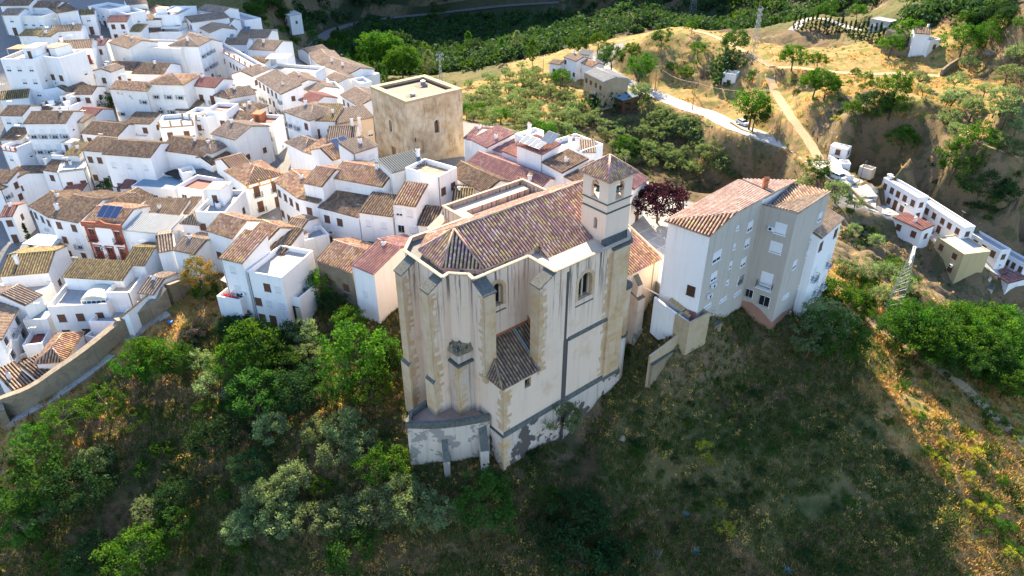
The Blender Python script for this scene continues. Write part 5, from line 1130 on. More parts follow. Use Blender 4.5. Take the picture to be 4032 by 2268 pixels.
H('c2',1520,1425,1800,1420,6,8,'g',2.2,W,'tile_grey',0,'sunlit red-brown roof with two round chimneys beside the keep', chim=[(.85,.5,1.4),(1.1,.6,1.6)])
# left of the street
H('c2',375,968,520,1002,7.5,8,'h',1.8,W,'tile_dark',1,'house with a half-open dark roof and stacked timber beside the street', wst='d')
H('c2',520,1000,790,952,7.5,7,'g',1.6,W,'tile_grey',1,'white-gabled house beside the parked cars', wst='w')
H('c2',492,1102,720,1148,6,6,'h',1.6,W,'tile_dark',1,'low hipped grey roof house with three small windows', wst='w')
H('c2',722,1148,828,1112,6,5,'g',1.2,W,'tile_grey',1,'little gabled annexe with two brown windows by the street', wst='b')
H('c2',422,1208,702,1252,6,5,'s',1.5,W,'tile_dark',1,'long narrow dark red roof above a white wall in half shade', wst='d')
H('c2',705,1252,965,1262,7.5,6,'t',.3,W,'x',2,'white corner house with a red brick roof terrace above the street', wst='B', floor='red_floor', extra=terr(X_box(0,.5,.35,.95,-.8,.9,'brick_orange','brick_orange')))
H('c2',345,1358,585,1420,9,9,'g',2.2,WW,'tile_grey',1,'large white gabled house with a worn front below the street terrace', wst='d', ncol=1)
H('c2',205,470,345,395,11,8,'h',2.0,W,'tile_grey',3,'tall corner house with orange balconies at the street mouth', wst='K', side='r')
H('c2',0,400,205,472,9,7,'g',2.2,WW,'tile_grey',0,'broad brown roof joined to the long windowless wall')
H('c1',1850,1175,2070,1190,8,6,'t',.3,W,'x',2,'blue-shaded terrace house with ochre posts and a street lamp before it', wst='dK', extra=terr(X_posts('timber',-.8,.4,4)))
H('c2',150,1170,290,1200,8,6,'t',.3,W,'x',2,'narrow terrace house with a brown floor right of the ochre-post terraces', wst='wK', floor='tile_brown')
H('c2',275,1130,490,1140,8.5,6,'t',.3,W,'x',2,'white turreted terrace with a maroon floor above the shaded lane', wst='dK', floor='red_floor')
# middle left, in the shade
H('c3',520,285,655,292,8,6,'t',2,W,'x',2,'white house with a stair hut and red roof terrace', wst='S', floor='red_floor')
H('c3',658,282,800,282,8,6,'s',1.5,WW,'tile_moss',2,'narrow house with a greenish ribbed roof beside the stair-hut terrace', wst='S')
H('c3',832,232,1045,250,8.5,6,'s',1.8,WW,'tile_dark',2,'pinkish worn house with two small square windows', wst='dd')
H('c3',1047,270,1532,306,9.5,8,'g',2.2,W,'tile_dark',2,'large plain white block house with a dark patched roof and few windows', wst='Sd', ncol=3)
H('c3',1626,228,2072,290,7.5,8,'g',2.2,W,'tile_dark',1,'house with a wide dark roof, white shutters and an orange-curtained gallery', wst='S')
H('c3',430,432,590,455,7,6,'g',1.6,W,'tile_dark',2,'white house with a chimney stack and a dark striped roof', wst='d', chim=[(-.1,.3)])
H('c3',592,458,865,428,6.5,6,'s',1.2,W,'corrugated',1,'white house with a glazed metal-roofed sun room', wst='d', extra=terr(X_canopy(.05,-.02,.98,.5,.25,'corrugated')))
H('c3',285,500,420,480,5,5,'t',.3,W,'x',1,'low white wing with brown windows left of the sun room', wst='b')
H('c3',0,195,150,215,8,6,'t',.3,W,'x',2,'white terrace house with a brick parapet on the left edge', wst='w', side='r', extra=terr(X_posts('brick_orange',-.8,.1,4)))
H('c3',0,130,210,125,7,7,'s',1.6,WW,'tile_dark',1,'dark-roofed white tower house on the left edge of the shaded lane', side='r')
H('c3',0,500,70,575,7,8,'g',1.8,W,'tile_dark',2,'first dark roof of the row facing the shaded lane', wst='dK')
H('c3',72,575,205,500,8,7,'l',1.2,W,'tile_dark',3,'balconied white house above the shaded lane', wst='dKd')
H('c3',0,640,75,600,8,6,'g',1.4,W,'tile_dark',3,'white house on the left edge with black balcony doors', wst='K')
H('c3',0,912,125,905,6.5,6,'g',1.4,W,'tile_red',2,'little red-roofed house with a brown door beside the cypresses', wst='dO')
H('c3',302,798,502,912,7.5,9,'g',2.2,W,'tile_dark',2,'left part of the big dark-brown roof house, front to the shaded lane', wst='dK')
H('c3',502,914,800,968,9,12,'g',2.6,W,'tile_dark',3,'right part of the big dark-brown roof house with a white chimney', wst='dbK', chim=[(.05,.15,1.2)])
H('c3',845,975,1228,1012,9,8,'g',2.0,W,'tile',3,'red-trimmed townhouse with a scalloped brick cornice and tall windows', wst='TTT', ncol=3, fz=3.4, name='townhouse', extra=terr(X_solar(.32,.12,.5,3,'solar',26,1.25,2.6), lambda r, L, D, e: red_front(r, L, e)))
H('c3',1148,850,1400,845,6,7,'g',1.8,W,'tile_dark',0,'low dark roof behind the red-trimmed townhouse')
H('c3',1290,842,1548,695,6,6,'g',1.8,W,'tile_dark',1,'slanting dark roof with a white ridge in the shade', wst='d')
H('c3',1335,600,1780,632,4.5,6,'t',.1,W,'x',1,'low house with a bluish flat roof and a grilled window strip', wst='g', floor='blue_sheet', par=.1)
H('c3',1062,705,1150,740,4,4,'r',.8,W,'tile_dark',0,'tiny roof with a water tank in the courtyard')
H('c3',1220,625,1340,620,4.5,4,'s',.6,W,'tile_red',1,'tiny courtyard hut with a maroon lid', wst='d', ncol=1)
H('c3',640,655,830,650,3.5,4,'s',.8,W,'tile_red',0,'maroon shed roof at the foot of the sun-room house')
H('c3',1370,922,1800,930,6,7,'s',1.8,W,'tile_dark',0,'dark tiled roof behind the corrugated white canopy')
H('c3',1228,1042,1700,1088,6.5,6,'s',1.2,W,'corrugated',1,'house under a wide pale corrugated canopy', wst='S', ncol=8, winh=1.6)
H('c3',1850,972,2020,985,7,5,'h',1.8,W,'tile_brown',1,'small pavilion house with a hipped brown roof', wst='b')
H('c3',1692,1045,1990,1075,5,5,'t',.3,W,'x',1,'white roof terrace in front of the brown pavilion', wst='b', floor='red_floor')
H('c3',1255,1392,1470,1405,5.5,7,'g',1.8,W,'tile_moss',0,'house with a steep multicoloured mossy roof below the red-trimmed townhouse', z=-5.6)
H('c3',1610,1272,1765,1245,6,7,'g',1.8,'white','tile_grey',0,'grey-brown gabled roof by the autumn tree')
H('c3',1765,1245,1990,1290,6,6,'g',1.4,W,'tile_grey',0,'low brown ribbed roof touching the autumn tree')
H('c3',240,1300,560,1330,4,5,'t',.3,W,'x',1,'terrace house with a glazed metal pergola, lower left', wst='d', extra=terr(X_canopy(0,.1,1.0,.9,1.9,'corrugated'), X_box(.45,.3,.95,.8,-.8,1.0,'cream','cream_slab')))
H('c3',1790,605,2065,650,6,6,'t',.3,W,'x',2,'blue-shaded house with a red roof terrace and a white stove pipe', wst='g', floor='red_floor')
H('c3',1640,490,1865,580,3.5,4,'t',.2,W,'x',0,'low shaded terrace with a black awning below the wide dark roof', extra=terr(X_canopy(.1,.1,.8,.9,.5,'iron')))
H('c3',1850,470,1990,440,5.5,3,'t',.3,W,'x',1,'small white porch with a round-arched black gate', wst='d', ncol=1)
# centre
H('c4',205,235,340,262,7.5,5,'h',1.4,WW,'tile_grey',1,'narrow weathered house with a small pyramid roof', wst='S', ncol=1)
H('c4',340,385,560,300,5.5,6,'g',1.6,W,'tile_dark',1,'dark patched roof house right of the weathered narrow house', wst='w')
H('c4',545,440,758,378,6.5,7,'g',2.0,W,'tile',1,'house with an open blue-shuttered terrace door and a dark red roof', wst='bd')
H('c4',700,585,1062,480,6.5,9,'h',2.4,W,'tile',2,'white house with mustard-yellow cornice and pilasters', wst='B', name='townhouse', extra=terr(X_posts('trim_ochre',-.9,.25,4)))
H('c4',150,560,520,520,4,6,'s',.8,W,'slate_blue',0,'low house under a cracked blue-grey sheet roof')
H('c4',560,640,705,645,4,5,'s',1.4,W,'tile_dark',0,'small dark roof in the corner below the yellow-corniced house')
H('c4',175,862,480,870,9,9,'t',3,WW,'x',2,'white house with a large flat roof terrace and a stair room with a blue door', wst='b', ncol=3, extra=terr(X_box(.12,.45,.62,.8,-.8,2.2,W,'cream_slab'), lambda r, L, D, e: tank(r, L*.5, D*.35, e-.8)))
H('c4',5,875,110,880,5,6,'s',1.4,W,'tile_dark',1,'small dark roof left of the large flat terrace', wst='b')
H('c4',298,1045,560,1128,9,6.5,'g',2.4,W,'tile',1,'left wing of the big stepped white house, dark window by the autumn tree', wst='b', ncol=2, side='n')
H('c4',430,1328,660,1382,10.5,7,'s',3.0,W,'tile',3,'front wing of the big stepped white house with a lichen-spotted lean-to roof', wst='Sk', ncol=1, fz=3.3, side='n')
H('c4',884,1252,1082,1290,8.5,6.5,'s',2.6,W,'tile_dark',1,'right lean-to wing of the big stepped white house above a flat terrace', wst='S', ncol=1, side='n')
H('c4',720,1100,895,1180,9.5,6,'g',2.2,W,'tile',0,'middle wing of the big stepped white house with a ridge to the back')
H('c4',1085,1030,1245,1060,8,5,'g',1.2,W,'tile_brown',0,'sunlit pale roof slope behind the big stepped white house')
H('c4',1200,1180,1540,1090,7,4,'t',.3,W,'x',1,'white terrace wall with a little tiled hatch and a television aerial', wst='S', ncol=3, extra=terr(X_ant(.3,.4), X_box(.2,.3,.45,.8,-.8,.3,W,'tile',door=False)))
H('c4',985,545,1232,720,8.5,7,'g',1.8,W,'tile',2,'left end of the long white building, brown windows in two rows', wst='bbb', ncol=4)
H('c4',1232,722,1430,770,8.5,6,'s',1.8,W,'tile_dark',2,'bend of the long white building under a dark roof', wst='bw')
H('c4',1282,562,1475,602,11,8,'g',2.2,W,'tile',1,'taller house with a brown roller window above the long white building', wst='B', ncol=1)
H('c4',1560,510,2090,605,9.5,8,'g',2.0,W,'tile',0,'long high ridge roof striped with lichen, running towards the keep')
H('c4',1438,812,1842,915,8,7,'s',2.2,W,'tile_dark',2,'wide dark-tiled part of the long white building with a television aerial', wst='dO', extra=terr(X_ant(.98,.1), X_ant(.3,.8)))
H('t1',25,1145,262,1178,8,6,'s',2.0,W,'tile_dark',2,'dark-tiled right end of the long white building with shuttered windows', wst='Sg')
H('t1',266,1085,430,1106,9,6,'s',2.6,W,'tile',3,'tall white house with a steep spotted roof and one iron balcony', wst='wSg', ncol=2)
H('t1',444,1236,560,1248,6,5,'s',2.2,W,'tile_dark',0,'low white house with a dark tiled roof beside the church')
H('t1',690,1090,830,1092,6,7,'g',1.8,W,'tile_moss',0,'green and purple mossy roof behind the church')
H('t1',380,905,560,940,8,5,'t',.3,W,'x',1,'white roof yard with a satellite dish below the keep', wst='d', extra=terr(X_ant(.2,.5)))
H('t1',585,900,722,830,9.5,7,'t',.3,W,'x',2,'white corner house with a brown roof terrace at the foot of the keep', wst='b', floor='tile_brown', ncol=2)
H('t1',255,868,500,800,9.5,5,'s',1.6,WW,'slate_blue',0,'white house with a blue-grey sheet roof and a tall chimney before the keep', chim=[(.98,.5,1.6)])
H('c4',1290,245,1510,182,6,7,'h',2.0,W,'tile_grey',0,'house with a rounded grey hip roof at the street corner')
H('c4',1275,245,1570,335,6,6,'s',2.0,W,'tile',0,'white house with a pink-striped roof beside the blue solar panel')
H('c4',1570,335,1782,268,6.5,7,'g',2.0,W,'tile',1,'white house with a large dark blue solar panel, left of the laundry wall', wst='w', extra=terr(X_solar(.5,.15,.4,2,'solar',24,1.6,3.2)))
H('c4',1785,270,2032,190,7.5,5,'s',1.4,W,'tile_grey',2,'white house with washing hung below its grey-framed windows', wst='Sg', ncol=2, chim=[(.6,.5)])
# right of the keep
H('t1',775,620,820,632,6,7,'g',1.8,W,'tile_purple',0,'narrow purple-red roof just right of the keep')
H('t1',822,628,942,690,7,7,'s',2.4,W,'tile_purple',0,'first long purple-red roof right of the keep')
H('t1',945,690,1048,722,6.5,7,'s',2.2,W,'tile_purple',0,'faded pink roof between the purple-red roof and the inn')
H('t1',1048,712,1490,885,7,5,'s',1.4,W,'tile_red',1,'long white inn with a row of six brown-shuttered framed windows', wst='b', ncol=6, name='inn', cat='inn', side='n')
H('t1',1152,668,1335,738,9.5,5,'s',1.2,W,'tile_red',1,'upper storey of the white inn carrying pale solar panels', wst='b', ncol=2, extra=terr(X_solar(.1,.0,.2,4,'solar_grey',20,1.2,2.2), X_solar(.62,.45,.9,2,'solar_grey',30,1.3,2.4)))
H('t1',1336,792,1480,868,8,6,'s',2.0,W,'tile_dark',0,'dark purple roof at the right end of the inn')
H('t1',1496,895,1640,960,7,7,'s',2.2,W,'tile_dark',0,'dark blue-purple roof behind the bell tower', chim=[(.6,.8,1.6)])
H('t1',1395,640,1590,720,8.5,6,'t',.3,W,'x',0,'white curved-parapet terrace behind the inn', chim=[(.6,.1,1.5),(.85,.1,1.8)])
H('t1',1590,720,1710,722,8,5,'s',1.0,W,'tile_grey',0,'blank white end wall beyond the inn')
H('t1',1135,590,1200,615,9,5,'t',.3,W,'x',0,'white stair tower at the back of the inn', chim=[(.5,.5,1.2)])
H('t1',655,870,930,1010,6.5,6,'g',2.0,W,'tile_dark',0,'broad dark purple roof in the shadow of the keep')
H('t1',790,800,1300,1000,6.0,6,'g',2.0,W,'tile_purple',0,'longest purple striped roof between the inn and the church', chim=[(.83,.2,.9)])
H('t1',1140,985,1290,1000,5.5,5,'g',1.4,W,'tile',0,'small tiled roof with an orange brick chimney beside the church', chim=[(.55,.5,.9)])
H('t1',1975,985,2080,910,7,6,'g',1.8,W,'tile_purple',2,'white house with a grilled window behind the bell tower', wst='g')
# around the foot of the hill on the left
H('c6',1325,175,1655,288,7,8,'g',2.4,'rubble','tile',1,'old stone-walled house with a sagging lichen-spotted roof', wst='d', ncol=2, side='n')
H('c6',1658,218,1866,305,9,11,'g',2.6,W,'tile_purple',1,'white house with a regular purple-striped roof left of the church', wst='S', ncol=1, side='n')
H('c5',0,742,185,400,7.6,9,'s',2.2,W,'tile_brown',3,'tall white street front on the lower left edge with grilled windows', wst='gkg', side='n', z=-9.5)
H('c5',0,187,412,152,7,9,'g',2.2,W,'tile_moss',1,'house with the largest brown-striped roof and white chimney, left edge', wst='bS', chim=[(.3,.25,1.6)], z=-8.0)
H('c5',205,442,352,352,6,8,'g',1.8,W,'tile_grey',0,'grey-brown roof with a television aerial beside the flat terrace', extra=terr(X_ant(.5,.3)), z=-8.6)
H('c5',405,455,918,428,7.4,7,'t',.3,WW,'x',3,'white three-storey house with a flat terrace and a domed skylight', wst='bbd', ncol=3, fz=2.9, extra=terr(lambda r, L, D, e: skylight(r, L, D, e)), z=-8.2)
H('c5',545,192,1060,222,7.5,4.5,'s',1.8,W,'tile_moss',1,'long roof of green mossy tiles behind the skylight terrace', wst='O', ncol=3, z=-6.5)
H('c5',908,335,1120,330,8,6,'t',.3,W,'x',1,'cream-floored roof terrace with an iron spiral stair', wst='d', ncol=1, floor='cream_slab', z=-7.2)
H('c5',1020,575,1130,590,6,8,'l',1.8,W,'tile_moss',0,'steep purple-green roof pressed against the town wall', z=-7.7)
H('c5',1200,330,1330,345,4.5,6,'g',1.4,W,'tile_grey',0,'sun-bleached brown roof nearest the autumn tree', z=-5.6)
H('c5',310,935,540,920,5,7,'h',1.8,W,'tile',0,'hut with a patchy brown hipped roof above the town wall', z=-11.2)
H('c5',322,1085,500,990,3.5,5,'s',1.6,W,'tile_dark',0,'dark barrel-tiled lean-to right at the town wall', z=-12.8)
H('c5',105,1180,282,1095,4,6,'s',1.8,W,'tile_brown',0,'orange-brown roof by the town wall on the lower left', z=-13.6)
H('c5',195,572,402,560,6,5,'t',.3,WW,'x',1,'little white block with a blue-covered roof yard', wst='d', ncol=1, floor='blue_sheet', z=-10.5)
H('c5',190,790,365,770,4.5,5,'t',.3,W,'x',0,'small maroon-floored terrace below the blue roof yard', floor='red_floor', z=-12.6)
H('c5',175,1020,325,960,3,5,'t',.3,W,'x',0,'long dark-red tiled yard beside the lower-left street front', floor='red_floor', z=-14.8)
H('c5',762,582,1010,590,6,4,'t',.3,W,'x',0,'low white walled yard under the purple-green roof', z=-10.0)
H('c5',730,705,900,740,4,4,'t',.3,W,'x',0,'white posts and railing of the lowest grey terrace by the town wall', floor='terrace_floor', z=-12.0)
H('c5',0,260,185,375,6,5,'t',.3,W,'x',0,'white roof yard with a small tiled lean-to on the left edge', z=-9.8)
# ------------------------------------------------------------------ buildings outside the town block
# lower parts of the big stepped white house
H('c6',655,283,985,345,9.5,8.5,'t',.3,W,'x',3,'lower block of the big stepped white house, flat grey roof above the trees', wst='SSd', ncol=3, side='n', floor='concrete')
H('c6',1028,515,1152,545,5.2,4.5,'t',.3,W,'x',0,'white balcony wing over an open porch beside the lower block', floor='terrace_floor', par=.9, side='n',
  extra=lambda r, L, D, e: porch(r, L, D, e))
bal = H('c6',368,520,592,562,4.4,4.0,'t',.3,W,'x',0,'white walled balcony terrace shaded by a beige sail', floor='timber', par=.9, side='n')
def on(root, x, y, z): 
    v = Matrix.Rotation(root.rotation_euler[2], 4, 'Z') @ Vector((x, y, z)) + root.location; return v
mb = MB(); 
for i in range(8):
    for j in range(6):
        f = lambda a, b: (a*3.6, 1.6+b*2.4, 2.2-1.1*math.sin(math.pi*a)*math.sin(math.pi*(.25+b*.5))*.5-a*.1-(1-b)*.3)
        mb.face([f(i/8,j/6), f((i+1)/8,j/6), f((i+1)/8,(j+1)/6), f(i/8,(j+1)/6)], 'canvas', smooth=True)
mb.tube([(0,1.6,-.9),(0,1.6,2.2)], .04, 'timber', 5); mb.tube([(-.9,1.5,1.5),(0,1.6,2.0)], .03, 'timber', 5)
o = mb.build('sail', None, on(bal, 0, 0, 4.4)); o.rotation_euler = bal.rotation_euler; o.name = 'shade_sail'; tag(o, 'beige canvas shade sail hung over the white balcony terrace', 'shade sail')
def chair(root_h, x, y, z, rz, mat, label, name='garden_chair', group='red chairs on the balcony terrace'):
    t = empty(name, on(root_h, x, y, z), root_h.rotation_euler[2]+rz, label, 'chair', group)
    mb = MB(); mb.box(-.27,-.27,.36,.27,.27,.44,mat); mb.build('seat', t); mb = MB(); mb.box(-.27,.22,.44,.27,.3,.95,mat); mb.build('backrest', t)
    for a in (-.24,.19):
        for b in (-.24,.22): mb = MB(); mb.box(a,b,0,a+.05,b+.05,.36,mat); mb.build('leg', t)
for i, (x, y, rz) in enumerate(((.9,1.0,.4),(1.9,.8,0),(2.7,.9,-.3),(2.9,2.1,-1.8))): chair(bal, x, y, 3.52, R(180)+rz, 'red_cloth', ['red chair in the left corner of the balcony terrace','red chair at the middle of the terrace front wall','red chair at the right of the terrace front wall','red chair near the house wall on the balcony terrace'][i])
tb = empty('terrace_table', on(bal, 1.9, 1.9, 3.52), 0, 'small table between the red chairs on the balcony terrace', 'table'); mb = MB(); mb.box(-.6,-.4,.68,.6,.4,.74,'canvas'); mb.build('tabletop', tb)
for a in (-.5,.45):
    for b in (-.32,.27): mb = MB(); mb.box(a,b,0,a+.05,b+.05,.68,'steel'); mb.build('leg', tb)
# white wing with green balconies at the end of the apartment block
H('g3',1335,540,1478,414,15.2,6.5,'g',1.8,W,'tile_brown',4,'white house with green balconies at the right end of the grey apartment block', wst='dK', ncol=3, z=6.6, side='r')
# cave houses under the rock along the road
H(*RH['cave1'][:5],RH['cave1'][6],RH['cave1'][7],'t',.3,W,'x',2,'first white cave house with tall roof openings beside the shaded road', wst='dd', ncol=5, par=.5, extra=X_box(.05,.1,.12,.4,0,.9,W,W,'chimney_block',False), z=RH['cave1'][5])
H(*RH['cave2'][:5],RH['cave2'][6],RH['cave2'][7],'t',.3,W,'x',2,'second long white cave house with a brown upper door', wst='dO', ncol=6, par=.4, z=RH['cave2'][5])
H(*RH['cave3'][:5],RH['cave3'][6],RH['cave3'][7],'t',.3,W,'x',2,'third white cave house half hidden by the yellow block', wst='d', ncol=4, par=.4, z=RH['cave3'][5])
H(*RH['cave4'][:5],RH['cave4'][6],RH['cave4'][7],'t',.3,W,'x',2,'last white cave house on the right edge under the cliff', wst='d', ncol=4, par=.4, z=RH['cave4'][5])
H(*RH['red'][:5],RH['red'][6],RH['red'][7],'s',.6,W,'tile_red',1,'small white house with a long maroon roof on the road edge', wst='d', ncol=2, side='r', dz=1, z=RH['red'][5])
H(*RH['ochre'][:5],RH['ochre'][6],RH['ochre'][7],'t',.3,'yellow_wall','x',3,'weathered ochre-yellow block with a flat grey roof on the rock shelf', wst='d', ncol=2, side='r', par=.15, floor='concrete', name='ochre_house', fz=2.9, z=RH['ochre'][5])
H(*RH['mar'][:5],RH['mar'][6],RH['mar'][7],'s',.8,W,'tile_red',2,'white house with a maroon roof and satellite dish on the rock shelf', wst='S', ncol=1, side='r', z=RH['mar'][5])
H(*RH['marw'][:5],RH['marw'][6],RH['marw'][7],'s',.8,W,'tile_red',0,'left wing of the maroon-roofed house on the rock shelf', z=RH['marw'][5])
H('v6',1228,888,1345,926,3.0,2.6,'s',.3,'cream','blue_sheet',1,'small cream shed with a blue sheet roof below the ochre block', wst='b', ncol=1, z=-23.6)
H('v6',1335,940,1472,975,3.2,3.2,'s',.3,'cream','slate_blue',1,'small cream shed with a dark sheet roof beside the blue one', wst='d', ncol=1, z=-23.9)
H(*RH['hut'][:5],RH['hut'][6],RH['hut'][7],'t',.2,W,'corrugated',1,'little white hut with a rusty patched roof at the road bend', wst='d', ncol=1, par=.1, floor='corrugated', z=RH['hut'][5], deep=-.3)
H('f5',440,1330,520,1335,2.2,2.5,'t',.3,W,'x',0,'roofless white walls with a red door beside the road', z=-10.9, deep=-.3)
H('f5',590,1355,690,1385,2.2,2.2,'t',.3,'cream','x',0,'broken cream walls of a ruined shed above the road', z=-11.4, deep=-.3)
# hillside farms
H('m4',622,592,780,670,8.5,9,'g',1.6,'brick_block','concrete',2,'two-storey farm building of bare tan brick with a grey ridge roof', wst='d', ncol=4, name='brick_barn', cat='barn', side='n', dz=-.5, ov=.15)
H('m4',815,760,940,818,4.0,6.5,'s',1.0,'rust','blue_sheet',0,'open lean-to with a large blue-grey sheet roof beside the brick barn', name='lean_to', cat='shed')
H('m4',456,462,560,500,6.5,6,'g',1.6,W,'tile_brown',2,'white farmhouse with a brown roof and chimney above the olive grove', wst='d', ncol=3, chim=[(.25,.5)])
H('m4',562,500,690,545,5.2,5,'g',1.4,W,'tile',1,'lower tiled wing of the white farmhouse', wst='d', ncol=2)
H('m4',560,440,660,450,6,6,'s',.8,W,'slate_blue',0,'grey sheet roofed back building of the white farmhouse')
H('m4',338,512,425,528,5,5,'g',1.2,W,'tile_brown',1,'small ruined white cottage left of the farmhouse', wst='d', ncol=1)
H('m4',1757,592,1862,606,3.2,4.5,'t',.3,WW,'x',1,'roofless little white hut on the dry hillside', wst='O', ncol=1, name='ruined_hut', par=2.2, floor='soot')
H('f5',1040,268,1165,276,6.2,6,'g',1.5,W,'tile_dark',0,'far white farmhouse with a dark roof on the ridge of the dry field', chim=[(.9,.6)], extra=lambda r, L, D, e: [window(r, L+.005, y, e-1.8, R(90), 'd', .8, 1.0) for y in (1.5, 4.0)])
H('f5',1166,330,1262,318,3.2,4,'t',.3,W,'x',1,'low white wing at the right foot of the far farmhouse', wst='d', ncol=1)
H('f5',918,300,1045,285,4.2,6,'s',1.6,'rubble','tile_grey',0,'stone barn with a worn roof beside the far white farmhouse', name='stone_barn', cat='barn')
H('f5',682,150,842,178,4,5,'t',.2,'corrugated','x',1,'long low metal-roofed shed among trees at the top right', wst='w', par=.1, floor='corrugated', name='metal_shed', cat='shed')
H('c2',1062,130,1140,165,5.5,6,'s',.6,WW,'corrugated',1,'building with a white metal roof at the foot of the green cliff', wst='d', ncol=1)
H('c2',915,335,1010,330,5,5,'t',.3,W,'x',1,'last small white house of the upper lane below the cliff', wst='d', ncol=1)
# ------------------------------------------------------------------ walls
def wallrun(name, pts, h, t, mat, label, cat='wall', top=None, cop=None, down=2.5):
    """masonry wall standing on the ground along pts (world points)"""
    mb = MB(); pts = [Vector(p) for p in pts]; n = len(pts); hs = h if isinstance(h, (list, tuple)) else [h]*n; N_ = []
    for i in range(n):
        d = pts[min(i+1, n-1)]-pts[max(i-1, 0)]; d.z = 0; d.normalize(); N_.append(Vector((-d.y, d.x, 0))*t/2)
    u = 0
    for i in range(n-1):
        a, b = pts[i], pts[i+1]; na, nb = N_[i], N_[i+1]; L = (b-a).length; D = Vector((0,0,-down)); A_, B_ = Vector((0,0,hs[i])), Vector((0,0,hs[i+1]))
        for s in (1, -1):
            f = [a-na*s+D, b-nb*s+D, b-nb*s+B_, a-na*s+A_]; mb.face(f if s > 0 else f[::-1], mat, [(u,-down),(u+L,-down),(u+L,hs[i+1]),(u,hs[i])][::(1 if s > 0 else -1)])
        mb.face([a-na+A_, b-nb+B_, b+nb+B_, a+na+A_], top or mat)
        if cop:
            c = .1; k = Vector((0,0,.12)); q = [a-na*(1+c)+A_, b-nb*(1+c)+B_, b+nb*(1+c)+B_, a+na*(1+c)+A_]
            mb.face([x+k for x in q], cop); mb.face([q[0], q[1], q[1]+k, q[0]+k], cop); mb.face([q[2], q[3], q[3]+k, q[2]+k], cop)
        u += L
    for i, s in ((0, -1), (n-1, 1)):
        a, na, A_ = pts[i], N_[i], Vector((0,0,hs[i])); f = [a-na+Vector((0,0,-down)), a+na+Vector((0,0,-down)), a+na+A_, a-na+A_]; mb.face(f if s > 0 else f[::-1], mat)
    o = mb.build(name); tag(o, label, cat); return o
def gpts(c, L, dz=0): return [G(*cp(c, *q), dz) for q in L]
tw_ = gpts('c5', [(20,1425),(110,1385),(260,1325),(400,1250),(520,1165),(660,1065),(800,960),(950,835),(1060,745)])
wallrun('town_wall', smooth_path(tw_, 2), 3.1, 1.0, 'rubble', 'old rubble stone town wall with a worn pale coping, lower left', cop='wall_stone')
wallrun('town_wall', gpts('c5', [(1060,745),(1140,690),(1250,610),(1400,505),(1470,455)]), [3.6,2.8,2.7,2.6,3.4], 1.0, 'rubble', 'upper stretch of the old town wall beside the purple-green roof', cop='wall_stone')
wallrun('town_wall', gpts('c5', [(1490,430),(1560,370),(1640,300)]), [3.4,2.8,2.2], .9, 'rubble', 'short end of the town wall behind the autumn tree', cop='wall_stone')
wallrun('town_wall', gpts('c5', [(0,1400),(60,1455),(70,1500)]), [3.1,3.0,2.8], 1.0, 'rubble', 'corner of the town wall turning back at the left edge', cop='wall_stone')
mb = MB(); fp = smooth_path(gpts('c5', [(60,1470),(260,1370),(520,1215),(800,1000),(1070,790),(1240,660),(1460,520)]), 2)
for a, b in zip(fp, fp[1:]):
    d = (b-a); d.z = 0; d.normalize(); s = Vector((-d.y, d.x, 0))*.75; mb.face([a-s+Vector((0,0,.25)), b-s+Vector((0,0,.25)), b+s+Vector((0,0,.25)), a+s+Vector((0,0,.25))], 'concrete'); mb.face([a-s+Vector((0,0,-.8)), b-s+Vector((0,0,-.8)), b-s+Vector((0,0,.25)), a-s+Vector((0,0,.25))], 'wall_stone')
tag(mb.build('footpath'), 'grey footpath ledge below the town wall', kind='structure')
wallrun('retaining_wall', smooth_path([P(*cp('c4',x,y),-6.5) for x, y in ((760,835),(860,800),(960,745),(1035,735))], 1.5), 1.6, .5, 'rubble', 'curved yellowish stone wall between the flat terrace and the long white building')
# garden walls between church and apartment block
def pz(c, x, y, z): return Vector(P(*cp(c, x, y), z))
def topwall(name, c, pts, t, mat, label, **kw):      # pts: (x, y, top height, wall height)
    wallrun(name, [pz(c, x, y, z)-Vector((0,0,h)) for x, y, z, h in pts], [q[3] for q in pts], t, mat, label, down=3, **kw)
topwall('garden_wall', 'g3', [(255,1292,-3.4,2.4),(400,1185,-2.2,2.4),(515,1100,-1.2,2.6)], .35, 'brick_block', 'stepped yellow brick garden wall between the church and the grey block', top='cream_slab')
topwall('retaining_wall', 'g3', [(262,1345,-4.6,1.6),(430,1230,-3.8,1.6),(600,1130,-2.9,1.6),(702,1070,-2.4,1.6)], .7, 'rubble', 'low rubble retaining wall below the yellow brick garden wall', cop='lichen_slab')
topwall('garden_wall', 'g3', [(288,915,1.9,2.6),(375,985,1.2,2.8),(508,1078,.4,2.8)], .35, 'white_worn', 'flaking white garden wall with an iron gate beside the stairs')
q = pz('g3',440,1150,-1.9); mb = MB(); T = Matrix.Translation(q) @ Matrix.Rotation(R(-42), 4, 'Z')
mb.box(-.66,.02,-.1,.66,.06,2.3,'soot',T)  # dark panel stands for the shade beyond the bars
for k in range(7): mb.box(-.6+k*.2,-.04,0,-.57+k*.2,0,2.2,'iron',T)
mb.box(-.6,-.05,0,.63,.01,1.0,'wood_red',T); mb.box(-.6,-.05,2.15,.63,.01,2.23,'iron',T); mb.box(-.6,-.05,1.5,.63,.01,1.56,'iron',T); tag(mb.build('iron_gate'), 'rusty iron gate with a red lower panel in the white garden wall', 'gate')
mb = MB(); s0 = pz('g3',372,935,1.7); s1 = pz('g3',505,1045,.5); dd = s1-s0; dz_ = dd.z; dd.z = 0; Ls = dd.length; dd.normalize(); nn = Vector((-dd.y, dd.x, 0))
